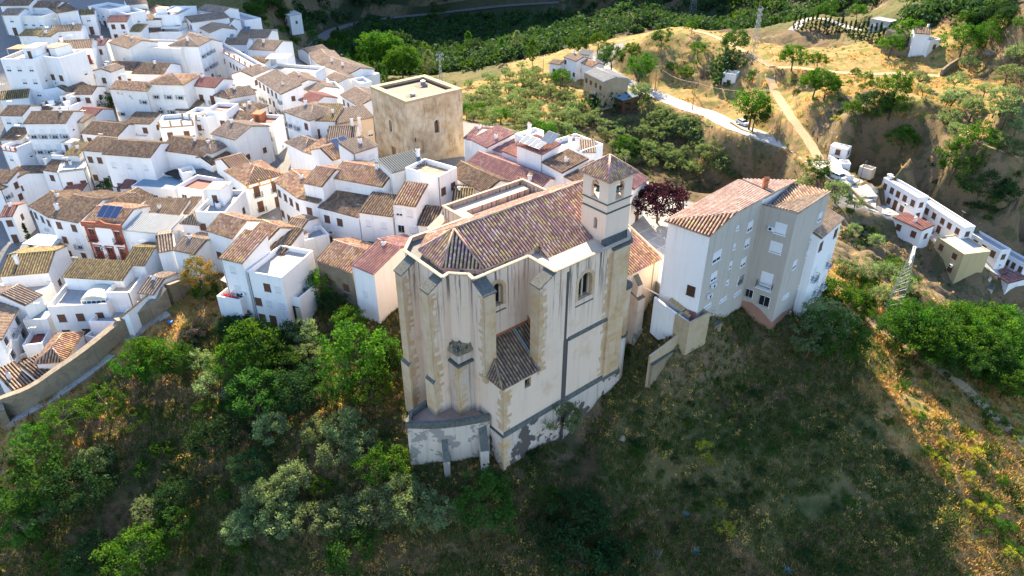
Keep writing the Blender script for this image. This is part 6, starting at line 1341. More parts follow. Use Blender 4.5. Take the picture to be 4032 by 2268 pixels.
for k in range(9):
    a = s0+dd*Ls*k/9; b = s0+dd*Ls*(k+1)/9; z = s0.z+dz_*k/9; c = [a-nn*.1, b-nn*.1, b+nn*1.1, a+nn*1.1]; mb.prism([(v.x, v.y) for v in c], z-3.2, z, 'concrete', top='trim_ochre' if k % 2 else 'brick_block')
tag(mb.build('outside_stair'), 'ochre-tiled outside stair along the white side of the apartment block', 'stair')
H('g3',508,1082,640,1014,2.9,2.4,'t',.3,'brick_block','x',0,'low yellow brick yard box at the foot of the apartment block stair', z=.9, name='brick_yard', cat='wall', floor='concrete', par=1.1)
def cliff(name, label, top, bot, mat='rock_face', amp=.7, rows=9, seed=1):
    T_ = smooth_path([Vector(v) for v in top], 1.2); B_ = smooth_path([Vector(v) for v in bot], 1.2); n = max(len(T_), len(B_)); rd_ = random.Random(seed)
    def at(L_, f): k = f*(len(L_)-1); i = min(int(k), len(L_)-2); return L_[i].lerp(L_[i+1], k-i)
    g = []
    for i in range(n+1):
        a, b = at(T_, i/n), at(B_, i/n); row = []
        for j in range(rows+1):
            f = j/rows; p = a.lerp(b, f); bulge = math.sin(math.pi*f); v = (math.sin(i*.55+j*1.3)+math.sin(i*.23-j*.7+2)+1.2*math.sin(j*2.1+.3*i)+rd_.uniform(-1,1)*.9)*.3*amp*(.25+bulge)
            d = (at(T_, min(1,i/n+.01))-at(T_, max(0,i/n-.01))); d.z = 0; d.normalize(); row.append(p+Vector((d.y,-d.x,0))*(v+amp*.5*bulge)+Vector((0,0,v*.3)))
        g.append(row)
    mb = MB()
    for i in range(n):
        for j in range(rows): mb.face([g[i][j+1], g[i+1][j+1], g[i+1][j], g[i][j]], mat)
        mb.face([g[i][0], g[i+1][0], g[i+1][0]+Vector((.8,3.5,-.6)), g[i][0]+Vector((.8,3.5,-.6))], mat)
    tag(mb.build(name), label, kind='structure')
m, nt, n_, l_, out = newmat('rock_face'); pos = geo(nt)
nA = noise(nt, vmap(nt, pos, (.5,.5,2.2)), 1.0, 7, .65); nB = noise(nt, pos, .6, 5); nC = noise(nt, pos, 3, 7, .7)
cc_ = ramp(nt, nA, [(.3, (.12,.085,.05)), (.5, (.33,.24,.13)), (.68, (.46,.36,.22))]); cc_ = mixc(nt, ramp(nt, nB, [(.52, 0), (.62, .8)]), cc_, (.05,.06,.025)); cc_ = mixc(nt, ramp(nt, nC, [(.3,.6),(.45,0)]), cc_, (.07,.05,.035))
finish(nt, out, cc_, .95, bump=math_(nt, 'ADD', nA, nC), bstr=.9, bdist=.3)
def vz(L): return [pz('v6', x, y, z) for x, y, z in L]
cliff('rock_face', 'yellowish rock face below the country road', vz([(245,150,-14),(330,215,-14),(480,300,-14),(560,370,-14.5),(660,430,-15.2),(755,490,-17.5),(860,580,-19.5),(1000,660,-22)]), vz([(235,235,-20),(330,290,-22),(470,400,-24),(540,520,-28),(640,600,-31),(760,690,-33),(860,760,-34),(980,830,-35)]), amp=1.0, seed=2)
cliff('rock_face', 'rounded layered rock shelf carrying the ochre block', vz([(960,800,-24.6),(1030,850,-24.6),(1110,915,-24.8),(1200,975,-25.6),(1340,1010,-26.5),(1480,1040,-27.5),(1600,1075,-28)]), vz([(925,880,-34),(940,1020,-37),(1090,1110,-40),(1200,1160,-41),(1340,1210,-42),(1480,1215,-42),(1640,1200,-41)]), amp=1.1, seed=5)
# road parapets and rock edge
wallrun('road_wall', [p+Vector((1.0,0,0)) for p in smooth_path(gpts('s', [(3245,740),(3290,700),(3330,748),(3400,800),(3470,850),(3560,915)]), 3)], .5, .4, 'rubble', 'low stone parapet curving along the sunlit country road')
wallrun('road_wall', smooth_path(gpts('f5', [(335,1280),(400,1340),(470,1400),(540,1449)]), 3), .5, .3, 'white_worn', 'low white wall in front of the hut at the road bend')
wallrun('terrace_wall', smooth_path(gpts('f5', [(760,430),(860,440),(960,450),(1040,445)]), 3), 2.2, .6, 'rubble', 'dry stone terrace wall below the far white farmhouse')
wallrun('terrace_wall', smooth_path(gpts('f5', [(1250,615),(1300,580),(1380,520)]), 3), 1.6, .6, 'rubble', 'broken dry stone wall in the olive field')
wallrun('road_wall', smooth_path(gpts('m4', [(1815,1010),(1900,1060),(2000,1110),(2150,1170),(2260,1205),(2380,1250),(2484,1320)]), 3), .7, .5, 'rubble', 'long retaining wall on the lower side of the country road')
# lit strip of boundary wall top near white house: low pot of stones
# ------------------------------------------------------------------ cars
def car(loc, rz, mat, label, group=None, name='parked_car'):
    t = empty(name, loc, rz, label, 'car', group); mb = MB()
    prof = [(-2.1,.35),(-2.12,.75),(-1.9,.98),(-1.25,1.02),(-.75,1.45),(.9,1.5),(1.6,1.05),(2.05,.9),(2.12,.55),(2.1,.3)]
    Wd = .86
    def wd(z): return Wd if z < 1.05 else Wd-.14
    n = len(prof)
    for i in range(n-1):
        (x0, z0), (x1, z1) = prof[i], prof[i+1]; m = mat
        if (i in (3,)) or (i == 5): m = 'glass'
        mb.face([(x0,-wd(z0),z0),(x1,-wd(z1),z1),(x1,wd(z1),z1),(x0,wd(z0),z0)][::-1], m)
    for s in (-1, 1):
        f = [(x, s*wd(z), z) for x, z in prof]; 
        lower = [(-2.1,.35),(-2.12,.75),(-1.9,.98),(-1.25,1.02),(1.6,1.05),(2.05,.9),(2.12,.55),(2.1,.3)]
        mb.face([(x, s*Wd, z) for x, z in lower][::s], mat)
        mb.face([(-1.25,s*Wd,1.02),(1.6,s*Wd,1.05),(.9,s*(Wd-.14),1.5),(-.75,s*(Wd-.14),1.45)][::-s], mat)
    mb.face([(-2.1,-Wd,.33),(2.1,-Wd,.3),(2.1,Wd,.3),(-2.1,Wd,.33)][::-1], 'rubber'); mb.build('body', t)
    for s in (-1, 1):
        g_ = MB(); g_.face([(-1.0,s*(Wd-.005),1.08),(1.35,s*(Wd-.005),1.1),(.82,s*(Wd-.115),1.43),(-.68,s*(Wd-.115),1.4)][::-s], 'glass'); g_.box(-.02,min(s*(Wd+.0),s*(Wd-.12)),1.07,.04,max(s*(Wd+.0),s*(Wd-.12)),1.42,mat); g_.build('side_window', t)
        for x in (-1.35, 1.35):
            w_ = MB(); w_.tube([(x,s*.68,.33),(x,s*.89,.33)], .33, 'rubber', 14); w_.tube([(x,s*.88,.33),(x,s*.9,.33)], .19, 'steel', 10); w_.build('wheel', t)
        h_ = MB(); h_.box(-2.14,min(s*.5,s*.8),.62,-2.1,max(s*.5,s*.8),.78,'skylight'); h_.build('headlight', t)
        h_ = MB(); h_.box(2.05,min(s*.5,s*.8),.66,2.12,max(s*.5,s*.8),.84,'car_red'); h_.build('tail_light', t)
    return t
def onroad(px, py, key, side, rev=False):
    g_ = G(px, py); pts = ROADS[key][0]; i = min(range(1, len(pts)-1), key=lambda k: (pts[k].x-g_.x)**2+(pts[k].y-g_.y)**2)
    d = pts[i+1]-pts[i-1]; return (g_.x, g_.y, pts[i].z+.05), math.atan2(d.y, d.x)+(math.pi if rev else 0)
for (x, y, key, rev, mat, lab) in (
    (*cp('c2',428,708), 'street', 1, 'car_silver', 'silver car, farthest one parked in the street'),
    (*cp('c2',522,772), 'street', 1, 'car_black', 'black car behind the farthest silver one in the street'),
    (*cp('c2',585,810), 'street', 1, 'car_blue', 'grey-blue car half hidden by a white wall in the street'),
    (*cp('c2',852,1052), 'street', 0, 'car_white', 'white car parked right way up the street beside the gabled house'),
    (*cp('c2',975,1190), 'street', 0, 'car_white', 'white car in front of the street bend, below the other white one'),
    (*cp('c2',1055,1280), 'street', 0, 'car_black', 'black car nearest to the viewer in the street'),
    (*cp('m4',1918,960), 'country', 1, 'car_white', 'white car parked in tree shade on the country road'),
    (*cp('v6',350,190), 'country', 0, 'car_white', 'white car with a black roof beside the road parapet')):
    l_, a_ = onroad(x, y, key, 0, rev); c_ = car(l_, a_, mat, lab, 'cars parked along the roads')
for (x, y, mat, lab, an) in ((2652,1065,'car_silver','silver car in the passage between church and apartment block',50), (2662,1080,'car_black','dark car behind the silver one in the passage',50)):
    g_ = P(x, y, -.9); car((g_[0], g_[1], -.9), R(an), mat, lab, 'cars parked behind the church')
# ------------------------------------------------------------------ street furniture
def lamp(loc, rz, label, h=5.5):
    t = empty('street_lamp', loc, rz, label, 'street lamp', 'street lamps'); mb = MB(); mb.cyl(0,0,-.3,.5,.11,'iron',8); mb.cyl(0,0,.5,h,.055,'iron',8); mb.build('post', t)
    mb = MB(); mb.tube([(0,0,h-.1),(.35,0,h+.25),(.7,0,h+.2)], .035, 'iron', 6); mb.build('bracket', t); mb = MB(); mb.tube([(.75,0,h+.2),(.75,0,h-.18)], .09, 'glass_blue', 8, .2); mb.tube([(.75,0,h+.32),(.75,0,h+.2)], .05, 'iron', 8, .22); mb.build('lantern', t); return t
lamp(G(*cp('v6',492,285)), R(30), 'tall lamp post beside the country road near the parked white car', 7)
lamp(G(*cp('c2',345,1120)), R(-60), 'dark street lamp on the terrace corner in the shade', 6)
def pole(loc, h, label, arms=1, mat='timber'):
    t = empty('utility_pole', loc, R(20), label, 'utility pole', 'utility poles'); mb = MB(); mb.tube([(0,0,-.4),(0,0,h)], .14, mat, 7, .09); mb.build('post', t)
    mb = MB()
    for k in range(arms): mb.box(-.7,-.04,h-.25-k*.6,.7,.04,h-.17-k*.6,'steel'); [mb.cyl(x,0,h-.17-k*.6,h-.02-k*.6,.05,'shutter_white',6) for x in (-.6,0,.6)]
    mb.build('crossarm', t); return t
PL_ = {}
for i, (c, x, y, h, lab) in enumerate((('m4',1197,740,8,'wooden pole left of the hillside road bend'),('m4',1503,888,8,'wooden pole at the middle of the hillside road'),('m4',2070,985,8.5,'wooden pole beside the big round green tree'),('m4',2190,1148,8,'wooden pole on the lower edge of the country road'),('m4',285,640,7,'slim pole in the olive grove'),('f5',328,1270,6,'rusty pole beside the white hut at the road bend'),('m4',1505,760,6,'short pole above the country road'))):
    PL_[i] = (pole(G(*cp(c, x, y)), h, lab), h)
def wire(a, b, sag, label, n=14):
    mb = MB(); a, b = Vector(a), Vector(b); pts = [a.lerp(b, k/n)-Vector((0,0,sag*4*(k/n)*(1-k/n))) for k in range(n+1)]; mb.tube(pts, .022, 'iron', 3, cap=False); tag(mb.build('power_line'), label, 'power line', 'overhead wires')
for a, b, lab in ((0,1,'thin wire from the left hillside pole to the middle one'),(1,2,'thin wire from the middle pole to the round green tree'),(2,3,'thin wire from the green tree pole down to the road edge pole')):
    pa, ha = PL_[a]; pb, hb = PL_[b]; wire(pa.location+Vector((0,0,ha)), pb.location+Vector((0,0,hb)), 1.2, lab)
def pylon(loc, h, w, rz, label, arms=(1.0,.86), aw=3.0):
    t = empty('pylon', loc, rz, label, 'pylon'); mb = MB(); n = 9
    cr = lambda k: (w/2*(1-.82*k/n), h*k/n)
    for k in range(n):
        (a, z0), (b, z1) = cr(k), cr(k+1)
        for s, q in (((-1,-1),(1,-1)), ((1,-1),(1,1)), ((1,1),(-1,1)), ((-1,1),(-1,-1))):
            mb.tube([(s[0]*a,s[1]*a,z0),(s[0]*b,s[1]*b,z1)], .05, 'steel', 4); mb.tube([(s[0]*a,s[1]*a,z0),(q[0]*b,q[1]*b,z1)], .035, 'steel', 3); mb.tube([(q[0]*a,q[1]*a,z0),(s[0]*b,s[1]*b,z1)], .035, 'steel', 3)
    mb.build('lattice_mast', t)
    for f in arms:
        mb = MB(); z = h*f
        for y in (-.15,.15): mb.tube([(-aw/2,y,z),(aw/2,y,z)], .05, 'steel', 4); mb.tube([(-aw/2,0,z+.05),(0,y,z+.7),(aw/2,0,z+.05)], .04, 'steel', 4)
        for x in (-aw/2+.1,-aw/4,aw/4,aw/2-.1): mb.tube([(x,0,z-.05),(x,0,z-.6)], .07, 'shutter_white', 6)
        mb.build('crossarm', t)
    return t
py1 = pylon(G(*cp('v6',735,1190)), 12, 2.6, R(60), 'white-insulated lattice pylon on the green slope right of the grey block', (1.0,.9), 3.4)
py2 = pylon(G(*cp('m4',1995,450)), 14, 1.8, R(30), 'slender lattice pylon with stacked arms on the dry ridge', (1.0,.88,.76,.64), 2.2)
py3 = pylon(G(*cp('m4',1492,190)), 26, 4.0, R(10), 'tall lattice pylon behind the hill crest, cut by the top edge', (1.0,.9), 6)
for k, dx in enumerate((-1.6, 0, 1.6)):
    e = Matrix.Rotation(R(60), 4, 'Z') @ Vector((dx,0,0)); wire(py1.location+Vector((e.x,e.y,11.4)), Vector(P(3990+k*30,1480,-22)), 3, ['left of three long wires running from the slope pylon','middle of three long wires running from the slope pylon','right of three long wires running from the slope pylon'][k], 24)
wire(py2.location+Vector((0,0,13)), py3.location+Vector((0,0,22)), 4, 'wire between the ridge pylon and the tall pylon behind the crest', 20)
mb = MB(); g_ = P(*cp('t1',205,170) if False else cp('t1',572,160), -4); pylon((g_[0], g_[1]+14, -16), 14, 1.2, R(20), 'small pole head with insulators beside the pale poplar above the keep', (1.0,.9), 2.4)
# small things
def simple(name, mb, loc, label, cat, rz=0, group=None): o = mb.build(name, None, loc); o.rotation_euler = (0,0,rz); tag(o, label, cat, group); return o
mb = MB(); mb.tube([(-.45,0,.3),(.45,0,.3)], .3, 'plastic_blue', 12); mb.tube([(-.2,0,.3),(-.16,0,.3)], .32, 'iron', 12); simple('barrel', mb, P(*cp('k3',1025,945), -5.4), 'blue plastic barrel lying in the garden behind the church', 'barrel', R(60))
mb = MB(); mb.prism([(-.5,-.4),(.5,-.4),(.5,.4),(-.5,.4)], 0, .95, 'plastic_yellow'); mb.prism([(-.55,-.45),(.55,-.45),(.55,.45),(-.55,.45)], .95, [1.05,1.05,1.2,1.2], 'plastic_yellow'); simple('waste_bin', mb, G(*cp('v6',632,275)), 'yellow waste bin at the edge of the shaded road', 'bin')
def bench(loc, rz, label):
    t = empty('park_bench', loc, rz, label, 'bench', 'benches on the square')
    mb = MB(); [mb.box(-.9,-.25+k*.13,.42,.9,-.15+k*.13,.46,'timber') for k in range(4)]; mb.build('seat', t); mb = MB(); [mb.box(-.9,.28,.52+k*.14,.9,.32,.62+k*.14,'timber') for k in range(3)]; mb.build('backrest', t)
    for x in (-.8,.75): mb = MB(); mb.box(x,-.25,0,x+.05,.3,.42,'iron'); mb.box(x,.25,.42,x+.05,.3,.95,'iron'); mb.build('leg', t)
bench(P(*cp('b1',2205,715), -.7), R(-30), 'dark bench in the shade of the purple plum tree'); bench(P(*cp('b1',2215,742), -.7), R(150), 'second dark bench backing onto the one under the plum tree')
mb = MB()
for k, (m_, w_, h_) in enumerate((('cloth_dark',.3,.5),('cloth_pink',.35,.7),('cloth_dark',.3,.6),('cloth_blue',.22,.75),('cloth_blue',.25,.7),('canvas',.3,.6),('cloth_dark',.45,.6),('green_net',.4,.5))): mb.box(-2.1+k*.52,-.02,-h_,-2.1+k*.52+w_,.01,0,m_)
mb.tube([(-2.3,0,0),(2.2,0,0)], .012, 'steel', 3)
q = pz('c4',1925,340,-2.6); simple('washing_line', mb, q+Vector((0,-.5,0)), 'row of coloured washing hanging below two grey-framed windows', 'washing', R(33))
mb = MB(); mb.box(-.35,-.25,0,.35,.25,.4,'plastic_blue'); simple('crate', mb, G(*cp('c5',1475,600)), 'small blue and white crate on the dry slope above the bushes', 'crate')
rr = random.Random(5)
for (c, x, y, s, lab) in (('b2',1380,1200,.5,'dark box-like block lying in the dry grass right of the church'),('f5',1650,440,2.0,'big square boulder under the tree in the upper right field')):
    mb = MB(); pts = [Vector((rr.uniform(-1,1), rr.uniform(-.8,.8), rr.uniform(-.3,.6))).normalized()*s*rr.uniform(.7,1) for _ in range(26)]
    bm = bmesh.new(); [bm.verts.new(p) for p in pts]; bmesh.ops.convex_hull(bm, input=bm.verts[:]); me = bpy.data.meshes.new('boulder'); bm.to_mesh(me); bm.free(); me.materials.append(M['wall_stone']); o = bpy.data.objects.new('boulder', me); C.objects.link(o); o.location = G(*cp(c, x, y)); tag(o, lab, 'rock')
# ------------------------------------------------------------------ plants
rng = np.random.default_rng(5)
def leafmesh(name, C_, S_, T_, mat, flat=.35, asp=.6):
    """C_ centres (n,3), S_ card sizes (n), T_ tone (n)"""
    n = len(C_); a = rng.normal(size=(n,3)); a /= np.linalg.norm(a,axis=1)[:,None]; b = np.cross(a, rng.normal(size=(n,3))); b /= np.linalg.norm(b,axis=1)[:,None]
    a *= S_[:,None]*.5; b *= S_[:,None]*.5*asp
    V = np.stack([C_-a, C_+b*.9, C_+a, C_-b*.9], 1).reshape(-1,3)
    me = bpy.data.meshes.new(name); me.vertices.add(4*n); me.vertices.foreach_set('co', V.ravel().astype(np.float32)); me.loops.add(4*n); me.loops.foreach_set('vertex_index', np.arange(4*n, dtype=np.int32))
    me.polygons.add(n); me.polygons.foreach_set('loop_start', np.arange(0,4*n,4,dtype=np.int32)); me.update()
    at = me.attributes.new('tone', 'FLOAT', 'FACE'); at.data.foreach_set('value', np.clip(T_,0,1).astype(np.float32)); me.materials.append(M[mat]); return me
def crown(name, mat, R_, H_, z0, clumps, per, rc, s, shape='round', seed=0, sparse=0):
    r = np.random.default_rng(seed); cs = []
    lob = r.normal(size=(5,3)); lob /= np.linalg.norm(lob,axis=1)[:,None]; la = r.uniform(.15,.35,5)
    while len(cs) < clumps:
        d = r.normal(size=3); d /= np.linalg.norm(d); 
        if d[2] < -.55: continue
        k = 1+sum(la[i]*max(0, d@lob[i])**3 for i in range(5))-.2*(r.random()**2)
        rad = (r.random()**.33 if r.random() < .35 else r.uniform(.72,1))*k
        if shape == 'cone':
            t = r.random(); f = (1-t)**.7*(.35+.65*min(1,t*6)); an = r.uniform(0,6.28); p = np.array([math.cos(an)*R_*f*r.uniform(.6,1), math.sin(an)*R_*f*r.uniform(.6,1), z0+H_*t])
        elif shape == 'tall':
            t = r.random(); f = math.sin(math.pi*min(1,(t*.9+.1)))**.6; an = r.uniform(0,6.28); p = np.array([math.cos(an)*R_*f*r.uniform(.4,1.05), math.sin(an)*R_*f*r.uniform(.4,1.05), z0+H_*t])
        else: p = np.array([d[0]*R_*rad, d[1]*R_*rad, z0+H_/2+d[2]*H_/2*rad])
        cs.append(p)
    cs = np.array(cs); n = clumps*per; idx = np.repeat(np.arange(clumps), per)
    off = r.normal(size=(n,3)); off /= np.linalg.norm(off,axis=1)[:,None]; off *= (r.random(n)**.45)[:,None]*rc*r.uniform(.7,1.3,clumps)[idx][:,None]
    tone = r.uniform(.1,.9,clumps)[idx]*.7+r.random(n)*.3
    global rng; rng = r
    me = leafmesh(name, cs[idx]+off*np.array([1,1,.8]), s*r.uniform(.6,1.4,n), tone, mat); return me, cs
def trunkmesh(name, h, r0, cs, mat='trunk', nb=6, seed=0, lean=.1):
    rd = random.Random(seed); mb = MB(); top = Vector((rd.uniform(-lean,lean)*h, rd.uniform(-lean,lean)*h, h)); mid = top*.5+Vector((rd.uniform(-.15,.15),rd.uniform(-.15,.15),0))
    mb.tube([(0,0,-.8),(0,0,.1),mid,top], r0, mat, 7, r0*.6)
    for c in rd.sample(list(cs), min(nb, len(cs))):
        c = Vector(c)*.85; m = top.lerp(c,.5)+Vector((0,0,.15*rd.random())); mb.tube([top-Vector((0,0,.2)), m, c], r0*.45, mat, 5, r0*.12)
    o = mb.build('tmp'); me = o.data; me.name = name; bpy.data.objects.remove(o); return me
PT = {}
def proto(kind, mat, R_, H_, th, clumps, per, rc, s, n=3, shape='round', tr='trunk', r0=.2, nb=7):
    PT[kind] = []
    for i in range(n):
        me, cs = crown(kind+'_crown', mat, R_, H_, th, clumps, per, rc, s, shape, hash_(kind)+i)
        PT[kind].append((me, trunkmesh(kind+'_trunk', th+H_*.25, r0, cs, tr, nb, i), R_, th+H_/2))
def hash_(s): return sum(ord(c)*(i+3) for i, c in enumerate(s)) % 9973
proto('broad', 'leaf_bright', 2.9, 4.2, 1.4, 85, 46, .62, .27, 4, r0=.2)
proto('open_broad', 'leaf_bright', 2.9, 3.0, 2.0, 48, 40, .55, .25, 3, r0=.16, nb=14)
proto('mid', 'leaf_mid', 2.9, 4.2, 1.0, 85, 46, .62, .28, 3)
proto('dark', 'leaf_dark', 2.7, 4.0, .6, 80, 46, .62, .27, 3)
proto('olive', 'leaf_olive', 2.1, 2.9, .9, 60, 44, .5, .24, 5, r0=.2)
proto('open_olive', 'leaf_olive', 2.0, 2.4, 1.2, 34, 44, .48, .24, 4, r0=.17, nb=10)
proto('bush', 'leaf_bright', 1.3, 1.6, .1, 30, 36, .45, .22, 3, r0=.08)
proto('darkbush', 'leaf_dark', 1.3, 1.5, .1, 30, 36, .45, .22, 3, r0=.08)
proto('midbush', 'leaf_mid', 1.3, 1.5, .1, 30, 36, .45, .22, 3, r0=.08)
proto('yellow', 'leaf_yellow', 1.5, 2.2, .3, 26, 34, .42, .2, 3, r0=.07)
proto('plum', 'leaf_plum', 2.9, 3.4, 1.6, 120, 60, .65, .27, 1, r0=.17)
proto('orange', 'leaf_orange', 2.3, 5.2, 2.2, 85, 46, .55, .24, 1, tr='trunk_pale', r0=.22)
proto('pink', 'leaf_pink', 1.6, 2.0, .2, 46, 44, .42, .2, 2, r0=.08)
proto('poplar', 'leaf_bright', 2.2, 9.5, 2.0, 110, 42, .7, .36, 2, 'tall', 'trunk_pale', .22)
proto('palepoplar', 'leaf_olive', 2.6, 8.5, 2.0, 100, 42, .7, .36, 1, 'tall', 'trunk_pale', .22)
proto('cypress', 'leaf_dark', .8, 7.0, .3, 60, 40, .35, .26, 2, 'cone', r0=.14, nb=2)
proto('pine', 'leaf_mid', 1.7, 7.0, .4, 80, 40, .5, .3, 2, 'cone', r0=.16, nb=3)
proto('bigtree', 'leaf_bright', 8.5, 13, 3, 300, 60, 1.5, .62, 1, r0=.5)
proto('far', 'leaf_far', 3.6, 5.5, .8, 80, 34, .85, .45, 3, r0=.2)
def Gc(px, py, hc):
    d = ray(px, py); t = 38.0
    while t < 900:
        q = np.array([0, 0, ZC])+d*t; h = q[2]-hc-ground(q[0], q[1])
        if h < .05: break
        t += max(.25, h*.45)
    return Vector((q[0], q[1], ground(q[0], q[1])))
CATN = {'broad':('broadleaf_tree','tree'),'open_broad':('broadleaf_tree','tree'),'mid':('broadleaf_tree','tree'),'dark':('evergreen_tree','tree'),'olive':('olive_tree','olive tree'),'open_olive':('olive_tree','olive tree'),'bush':('green_bush','bush'),'darkbush':('green_bush','bush'),'midbush':('green_bush','bush'),'yellow':('flowering_bush','bush'),'plum':('plum_tree','tree'),'orange':('autumn_tree','tree'),'pink':('oleander_bush','bush'),'poplar':('poplar_tree','tree'),'palepoplar':('poplar_tree','tree'),'cypress':('cypress_tree','cypress'),'pine':('conifer_tree','tree'),'bigtree':('broadleaf_tree','tree'),'far':('broadleaf_tree','tree')}
NT = [0]
def plant(kind, loc, sc=1.0, label=None, group=None, sz=1.0):
    v = PT[kind][NT[0] % len(PT[kind])]; NT[0] += 1; nm, cat = CATN[kind]
    t = empty(nm, (loc[0], loc[1], loc[2]-.1), (NT[0]*2.39) % 6.28, label, cat, group)
    inst('crown', v[0], t, (0,0,0), 0, (sc, sc, sc*sz)); inst('trunk', v[1], t, (0,0,0), 0, (sc, sc, sc*sz)); return t
def pl(kind, x, y, sc, label, c='d', group=None, sz=1.0):
    px, py = cp(c, x, y); return plant(kind, Gc(px, py, PT[kind][0][3]*sc*sz), sc, label, group, sz)
# trees that can be told apart
pl('broad',905,895,1.55,'large bright green tree left of the church wall'); pl('broad',930,960,1.0,'bright tree hugging the foot of the church, below the large one'); pl('broad',880,800,.8,'small bright crown on top of the thicket left of the church')
pl('broad',632,850,1.35,'bright green tree in the middle of the left thicket'); pl('broad',590,905,1.1,'bright tree at the left side of the central thicket'); pl('mid',700,905,1.0,'mid-green tree right of the bright thicket tree')
pl('open_broad',330,915,1.0,'light open tree on the dry bank below the town wall'); pl('broad',405,895,.95,'green tree joining the thicket on the dry bank'); pl('open_broad',160,1045,1.05,'loose yellow-green tree at the foot of the town wall'); pl('open_broad',262,1010,1.05,'branching open tree right of the yellow-green one'); pl('open_broad',325,1050,.8,'thin open tree with dark branches, lowest on the bank')
pl('olive',545,965,1.25,'grey-green olive left in the thicket below the bright trees'); pl('olive',505,905,.85,'small grey olive behind the left thicket olive'); pl('olive',765,838,1.0,'pale olive in front of the big stepped white house'); pl('olive',770,885,.85,'dusky olive just below the pale one by the white house')
pl('mid',640,985,1.25,'dark green tree at the lower side of the thicket'); pl('dark',740,985,1.2,'dark tree with yellow tips left of the church path'); pl('yellow',745,1000,.8,'yellow flowering top in the dark thicket tree')
pl('dark',700,850,1.0,'dark bush tree behind the thicket'); pl('pink',478,838,1.05,'pink oleander beside the dry bank'); pl('pink',505,815,.8,'second smaller oleander behind the pink one'); pl('darkbush',575,815,1.3,'dark bush under the white balcony terrace'); pl('darkbush',620,800,1.3,'dark bush at the foot of the stepped white house')
pl('orange',497,690,1.0,'autumn-orange tree with a pale trunk at the end of the town wall'); pl('mid',515,730,.7,'green lower crown beside the autumn-orange tree'); pl('bush',520,620,.8,'bright bush against the white wall above the autumn tree')
pl('broad',800,715,.85,'yellow-green slender tree beside the stone-walled house',sz=1.3); pl('broad',850,700,.7,'green tree growing against the stone-walled house'); pl('dark',830,760,.8,'dark growth below the stone-walled house'); pl('midbush',985,735,.9,'bush in the corner between church and purple-roofed house')
pl('olive',678,1072,1.0,'round silver olive alone in the dark slope left of the church'); pl('olive',872,1065,1.05,'upper of the two silver olives left of the platform'); pl('olive',850,1135,1.15,'lower of the two silver olives left of the platform'); pl('olive',905,1120,.9,'silver olive touching the bright tree by the platform')
pl('broad',968,1160,.9,'bright green tree at the left foot of the platform'); pl('olive',735,1200,1.0,'silver olive with a lit top in the lower slope'); pl('olive',655,1240,.9,'shaded olive left of the lit-topped one'); pl('olive',700,1310,1.1,'lit olive of the bottom row, first from the left'); pl('olive',775,1300,.95,'lit olive of the bottom row, second from the left'); pl('olive',860,1300,1.15,'olive of the bottom row below the two silver ones'); pl('olive',940,1270,1.25,'big olive of the bottom row left of centre'); pl('olive',1040,1270,1.3,'big round olive of the bottom row below the platform'); pl('olive',1100,1290,1.0,'olive at the right end of the bottom row'); pl('olive',1010,1220,.9,'olive behind the big bottom-row ones'); pl('olive',600,1330,.9,'dim olive at the left end of the bottom row'); pl('mid',1225,1270,1.2,'dusky green tree below the church corner'); pl('midbush',1240,1210,1.1,'bush under the church corner'); pl('darkbush',1348,1148,.9,'dark bush against the long church wall')
pl('olive',1415,1045,1.15,'lone grey olive leaning on the long church wall'); pl('mid',60,1225,1.6,'large green tree on the lower left edge'); pl('mid',30,1300,1.3,'tree below the large one on the left edge'); pl('dark',215,1215,1.3,'black-green tree in the lower left slope'); pl('dark',540,1100,1.2,'dark tree in the middle of the lower left slope'); pl('broad',345,1385,1.15,'bright yellow-green tree at the bottom left'); pl('midbush',415,1300,1.1,'lit bush on the dry patch at the lower left'); pl('dark',215,1400,1.0,'dark tree left of the bright bottom one'); pl('mid',880,1390,1.0,'green tree at the bottom edge below the olives'); pl('mid',440,1315,.8,'low tree catching light at the lower left')
pl('dark',1475,1290,1.1,'upper dark green tree in the lower middle slope'); pl('dark',1465,1390,1.3,'dark green tree at the bottom edge, middle'); pl('dark',1540,1420,1.1,'dark green tree right of the bottom middle one'); pl('midbush',1375,1245,1.1,'green bush left of the dark slope trees'); pl('dark',1380,1330,.8,'low dark bush tree below the dry patch'); pl('yellow',1772,1125,.75,'small yellow-green sapling in the shaded slope'); pl('yellow',1790,1160,.5,'second little sapling just below the first'); pl('yellow',1826,1330,.7,'lower yellow-green sapling near the bottom'); pl('yellow',1812,1265,.45,'tiny sapling between the two yellow-green ones')
pl('olive',2085,800,1.7,'large dark olive below the white green-balcony house',sz=.8); pl('olive',2040,860,1.1,'dark olive left of the large one'); pl('mid',2120,850,1.3,'green tree in the shade beside the large dark olive'); pl('bush',2105,735,1.6,'sunlit bright bush right of the green-balcony house'); pl('bush',2140,755,1.3,'second sunlit bush beside it, further right'); pl('bush',2070,705,1.2,'sunlit bush against the base of the green-balcony house'); pl('olive',2175,680,.9,'small pale olive on the lit slope'); pl('olive',2130,670,.8,'pale olive above the sunlit bushes'); pl('olive',2225,745,.95,'pale olive left of the slope pylon'); pl('olive',2280,790,.9,'pale olive right of the slope pylon'); pl('olive',2310,810,.8,'second pale olive right of the slope pylon'); pl('broad',2258,672,.7,'small bright tree on the gorge side')
pl('plum',1660,500,1.35,'dark purple plum tree on the square behind the bell tower'); pl('cypress',1437,445,.35,'slim little cypress beside the inn wall'); pl('cypress',68,590,.75,'left of two cypresses in the shaded lane'); pl('cypress',115,615,.6,'right of two cypresses in the shaded lane'); pl('dark',265,258,1.1,'dark tree in the courtyard beside the weathered mansion'); pl('dark',270,470,.9,'dark courtyard tree in the shade of the town',sz=.9)
